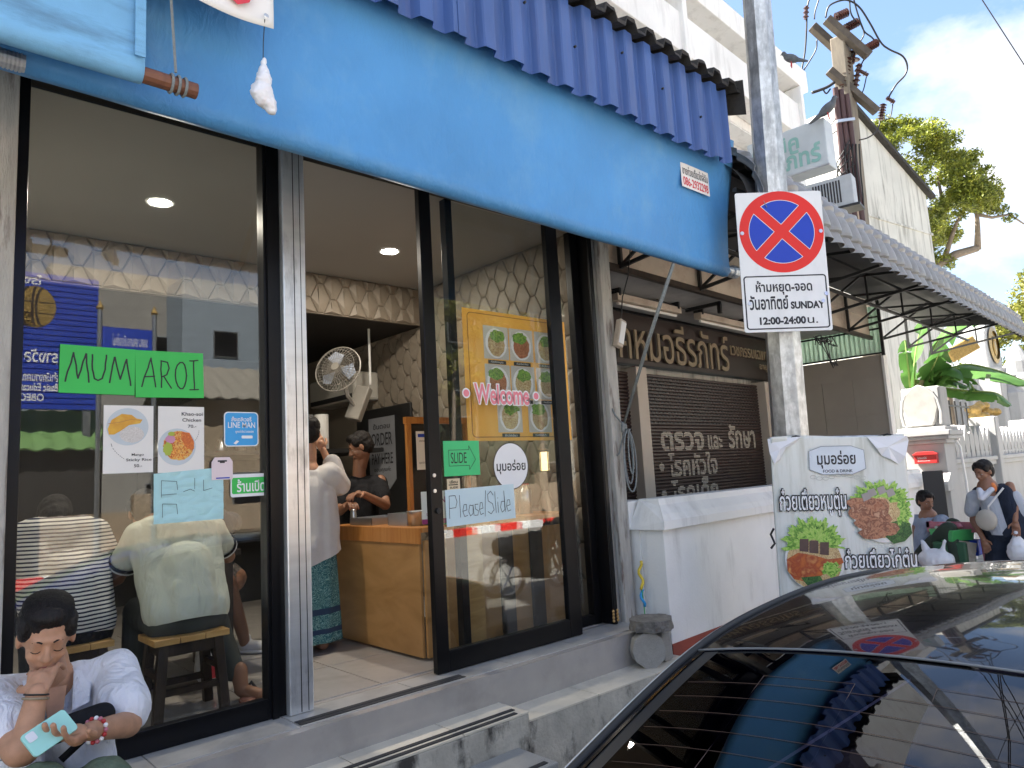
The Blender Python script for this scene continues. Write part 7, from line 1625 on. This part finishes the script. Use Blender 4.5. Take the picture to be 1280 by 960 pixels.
# ---- street vendor and standing woman on the right
G=-.10
bV=V(8.95,2.98,G)
def S_(x,y,X): return atX(x,y,X)
X1=8.95
PV=person((X1,2.98,G),'seated street vendor in a blue-grey shirt beside a pink plastic table, by the temple wall')
hcV=S_(1157,627,X1); nkV=hcV+V(0.02,.0,-.17); hpV=V(X1+.02,hcV.y+.10,.36)
knV=S_(1192,655,X1-.15)+V(0,0,-.02); knV2=S_(1186,662,X1-.35)
ftV=V(knV.x-.05,knV.y-.1,G+.05)
m=M().cap(nkV+V(0,0,.08),nkV,.05,.06).cap(nkV,hpV,.10,.12).cap(nkV+V(0,.16,-.04),nkV+V(-.08,.14,-.30),.045,.038).cap(nkV+V(-.12,-.12,-.04),nkV+V(-.25,-.16,-.26),.045,.036).cap(nkV+V(-.25,-.16,-.26),nkV+V(-.25,-.38,-.26),.034,.026)
pb('body',m,K['skin_dark'],PV,.013,3); head(PV,hcV,V(-.6,-.8,-.3),V(0,0,1),.98,K['skin_dark'],neck=nkV,vox=.009)
pb('shirt',M().cap(nkV+V(0,0,-.10),hpV,.14,.17).cap(nkV+V(0,-.14,-.05),nkV+V(0,.16,-.05),.075,.075).cap(nkV+V(-.1,-.13,-.05),nkV+V(-.22,-.17,-.22),.07,.075),K['greycloth'],PV,.013,4,.010)
pb('trousers',M().cap(hpV+V(0,-.05,-.02),knV,.12,.085).cap(hpV+V(0,.08,-.02),knV2,.12,.085).cap(knV,ftV+V(0,0,.05),.075,.055).cap(knV2,V(knV2.x,knV2.y-.1,G+.08),.075,.055),mat('dark_green_trousers',(.03,.045,.03),.9),PV,.013,3,.008)
for f in (ftV,V(knV2.x,knV2.y-.1,G+.04)): pb('shoe',M().cap(f+V(0,0,0),f+V(-.1,-.12,-.01),.045,.035),K['black'],PV,.012,2)
hand('hand',PV,nkV+V(-.25,-.38,-.26),V(0,-1,-.2),V(0,0,-1),.95,.7,mt=K['skin_dark'],vox=.006)
pb('yellow_scarf',M().cap(nkV+V(-.10,-.10,-.05),nkV+V(-.16,-.20,-.28),.035,.05),K['yellow'],PV,.012,2,.01)
ch=thing('plastic_chair','red plastic stool chair under the seated vendor','chair',(X1+.05,hpV.y+.05,G)); put('seat',M().box(-.2,.2,-.2,.2,.30,.34),K['redplastic'],ch,bevel=.01); put('backrest',M().box(-.2,.2,.18,.21,.42,.75),K['redplastic'],ch,bevel=.01)
for sx in (-.17,.17):
    for sy in (-.17,.17): put('leg',M().beam((sx,sy,0),(sx*.9,sy*.9,.31),.035),K['redplastic'],ch)
X2=8.6
PS=person((X2,2.25,G),'woman standing by the temple wall in a dark vest over grey shirt')
hS=S_(1229,590,X2); nS=hS+V(0,-.02,-.16); shm=nS+V(0,-.03,-.06); hpS=S_(1256,665,X2)
f1=S_(1240,752,X2); f1.z=G+.05; f2=V(X2+.1,f1.y-.16,G+.05)
aR=S_(1262,607,X2); aE=S_(1270,633,X2-.05); aW=S_(1269,652,X2-.12)
m=M().cap(nS+V(0,0,.1),nS,.05,.055).cap(nS,hpS,.10,.11).cap(aR,aE,.045,.037).cap(aE,aW,.036,.026).cap(shm+V(0,.15,-.02),shm+V(0,.20,-.28),.045,.036).cap(shm+V(0,.2,-.28),shm+V(-.1,.10,-.46),.035,.026)
pb('body',m,K['skin_dark'],PS,.013,3); head(PS,hS,V(-.9,.4,-.3),V(0,0,1),.98,K['skin_dark'],neck=nS,vox=.009)
hand('hand',PS,aW,V(-.05,.0,-1),V(-1,0,0),.95,.7,mt=K['skin_dark'],vox=.006); hand('hand',PS,shm+V(-.1,.10,-.46),V(-.2,-.3,-1),V(-1,0,0),.95,.7,mt=K['skin_dark'],vox=.006,thumbside=-1)
pb('grey_shirt',M().cap(shm+V(0,0,-.08),hpS+V(-.02,.02,0),.115,.125).cap(shm+V(0,.15,-.03),shm+V(0,-.17,-.05),.075,.075).cap(shm+V(0,-.18,-.04),shm+V(0,-.24,-.20),.075,.075).cap(shm+V(0,.16,-.03),shm+V(0,.2,-.18),.072,.07),mat('grey_melange_shirt',(.42,.44,.48),.9,var=.06,wr=.8,ws=9),PS,.013,4,.010,cut=(hpS+V(0,0,-.02),(0,0,-1)))
def vest(sgn): 
    return M().cap(shm+V(-.02,sgn*.12,.0),hpS+V(-.02,sgn*.13,.0),.085,.115).cap(shm+V(.06,sgn*.08,0),hpS+V(.06,sgn*.08,-.02),.10,.13)
pb('dark_vest',vest(-1),K['navycloth'],PS,.013,3,.008); pb('dark_vest',M().cap(shm+V(.05,.12,.0),hpS+V(.06,.12,.0),.08,.10),K['navycloth'],PS,.013,3,.008)
pb('trousers',M().cap(hpS+V(0,.06,-.02),f1+V(0,.0,.06),.115,.06).cap(hpS+V(0,-.08,-.02),f2+V(0,0,.06),.115,.06).ell(hpS,(.14,.18,.12)),K['navycloth'],PS,.013,3,.008)
for f in (f1,f2): pb('shoe',M().cap(f,f+V(-.14,.05,-.01),.042,.034),K['black'],PS,.012,2)
put('bag_strap',M().tube([shm+V(-.13,-.14,.06)-V(X2,2.25,G),shm+V(-.18,.0,-.12)-V(X2,2.25,G),S_(1236,640,X2-.16)-V(X2,2.25,G)],.010,n=6),K['paper'],PS)
pb('shoulder_bag',M().ell(S_(1233,650,X2-.20),(.05,.10,.11)),mat('beige_bag',(.42,.38,.32),.7),PS,.012,2); pb('orange_collar',M().cap(nS+V(-.05,-.06,.03),nS+V(-.06,-.09,-.03),.025,.02),mat('orange_cloth',(.75,.22,.06),.7),PS,.009,2)
pb('white_scarf',M().cap(nS+V(-.08,.05,-.02),nS+V(-.13,.03,-.10),.035,.03).cap(nS+V(-.08,-.05,-.02),nS+V(-.13,.03,-.10),.03,.03),K['linen'],PS,.010,2,.006)
bg2=thing('carrier_bag','white carrier bag hanging from the hand of the woman in the dark vest','bag',aW+V(-.02,0,-.12)); o=blob('bag',M().cap((0,0,.02),(0,0,-.10),.015,.07).ell((0,0,-.17),(.07,.11,.11)),K['bagwhite'],None,.012,2,.012,14,2); o.parent=bg2
tbv=thing('plastic_table','pink plastic vendor table with folded legs beside the seated vendor','table',S_(1208,672,8.95)); t0=tbv.location.copy(); t0.z=G; tbv.location=t0
tz=S_(1208,657,8.95).z-G
put('table_top',M().box(-.25,.25,-.30,.30,tz-.05,tz),K['pinkplastic'],tbv,bevel=.01)
for e_ in ((-.25,.25,.27,.30),(-.25,.25,-.30,-.27),(-.25,-.22,-.3,.3)): put('rim',M().box(e_[0],e_[1],e_[2],e_[3],tz,tz+.06),K['pinkplastic'],tbv)
for sx in (-.2,.2):
    for sy in (-.22,.22): put('leg',M().beam((sx*1.1,sy*1.15,0),(sx,sy,tz-.05),.06),K['pinkplastic'],tbv)
gk=S_(1190,668,8.7); gk.z-=.0
bk=thing('green_basket','green plastic basket heaped with pale goods between vendor and pink table','basket',(gk.x,gk.y,gk.z-.06)); put('basket_body',M().prism([(-.13,0),(.13,0),(.17,.12),(-.17,.12)],-.14,.14),K['greenplastic'],bk,bevel=.01,rot=(0,0,R(60)))
for i in range(14): random.seed(i); put('bundle',M().ell((random.uniform(-.1,.1),random.uniform(-.12,.12),.13+random.uniform(0,.05)),(.035,.035,.02),n=8,m=5),(K['paper'],K['pinkplastic'],K['cream'])[i%3],bk,smooth=True)
cr_=thing('green_crate','dark green crate carrying the basket in front of the vendor','crate',(gk.x,gk.y,G)); put('crate_body',M().box(-.15,.15,-.16,.16,0,gk.z-.065-G),mat('dark_green_plastic',(.03,.10,.05),.5),cr_,bevel=.02)
bl2=thing('blue_box','small blue box on its side under the pink table','box',S_(1213,684,8.8)); put('box',M().box(-.08,.08,-.09,.09,-.08,.08),K['signblue'],bl2,bevel=.01)
st2=thing('wooden_sign_board','leaning grey wooden board in front of the vendor table','board',S_(1208,694,8.6),rot=(0,R(12),R(-70))); put('board',M().box(-.08,.08,-.01,.01,-.22,.14),K['greywood'],st2,bevel=.004)
wbg=thing('shopping_bag','large knotted white plastic bag at the feet of the seated vendor','bag',S_(1170,693,8.35)); o=blob('bag',M().ell((0,0,-.06),(.12,.17,.12)).cap((0,.08,.02),(0,.12,.14),.04,.015).cap((0,-.06,.02),(0,-.10,.14),.04,.015),K['bagwhite'],None,.014,2,.018,10,2); o.parent=wbg
blt=thing('black_board','narrow black board standing behind the seated vendor, at the poster edge','board',(10.3,3.30,G),R(-60)); put('board',M().box(-.12,.12,-.02,.02,0,1.45),K['black'],blt,bevel=.01)
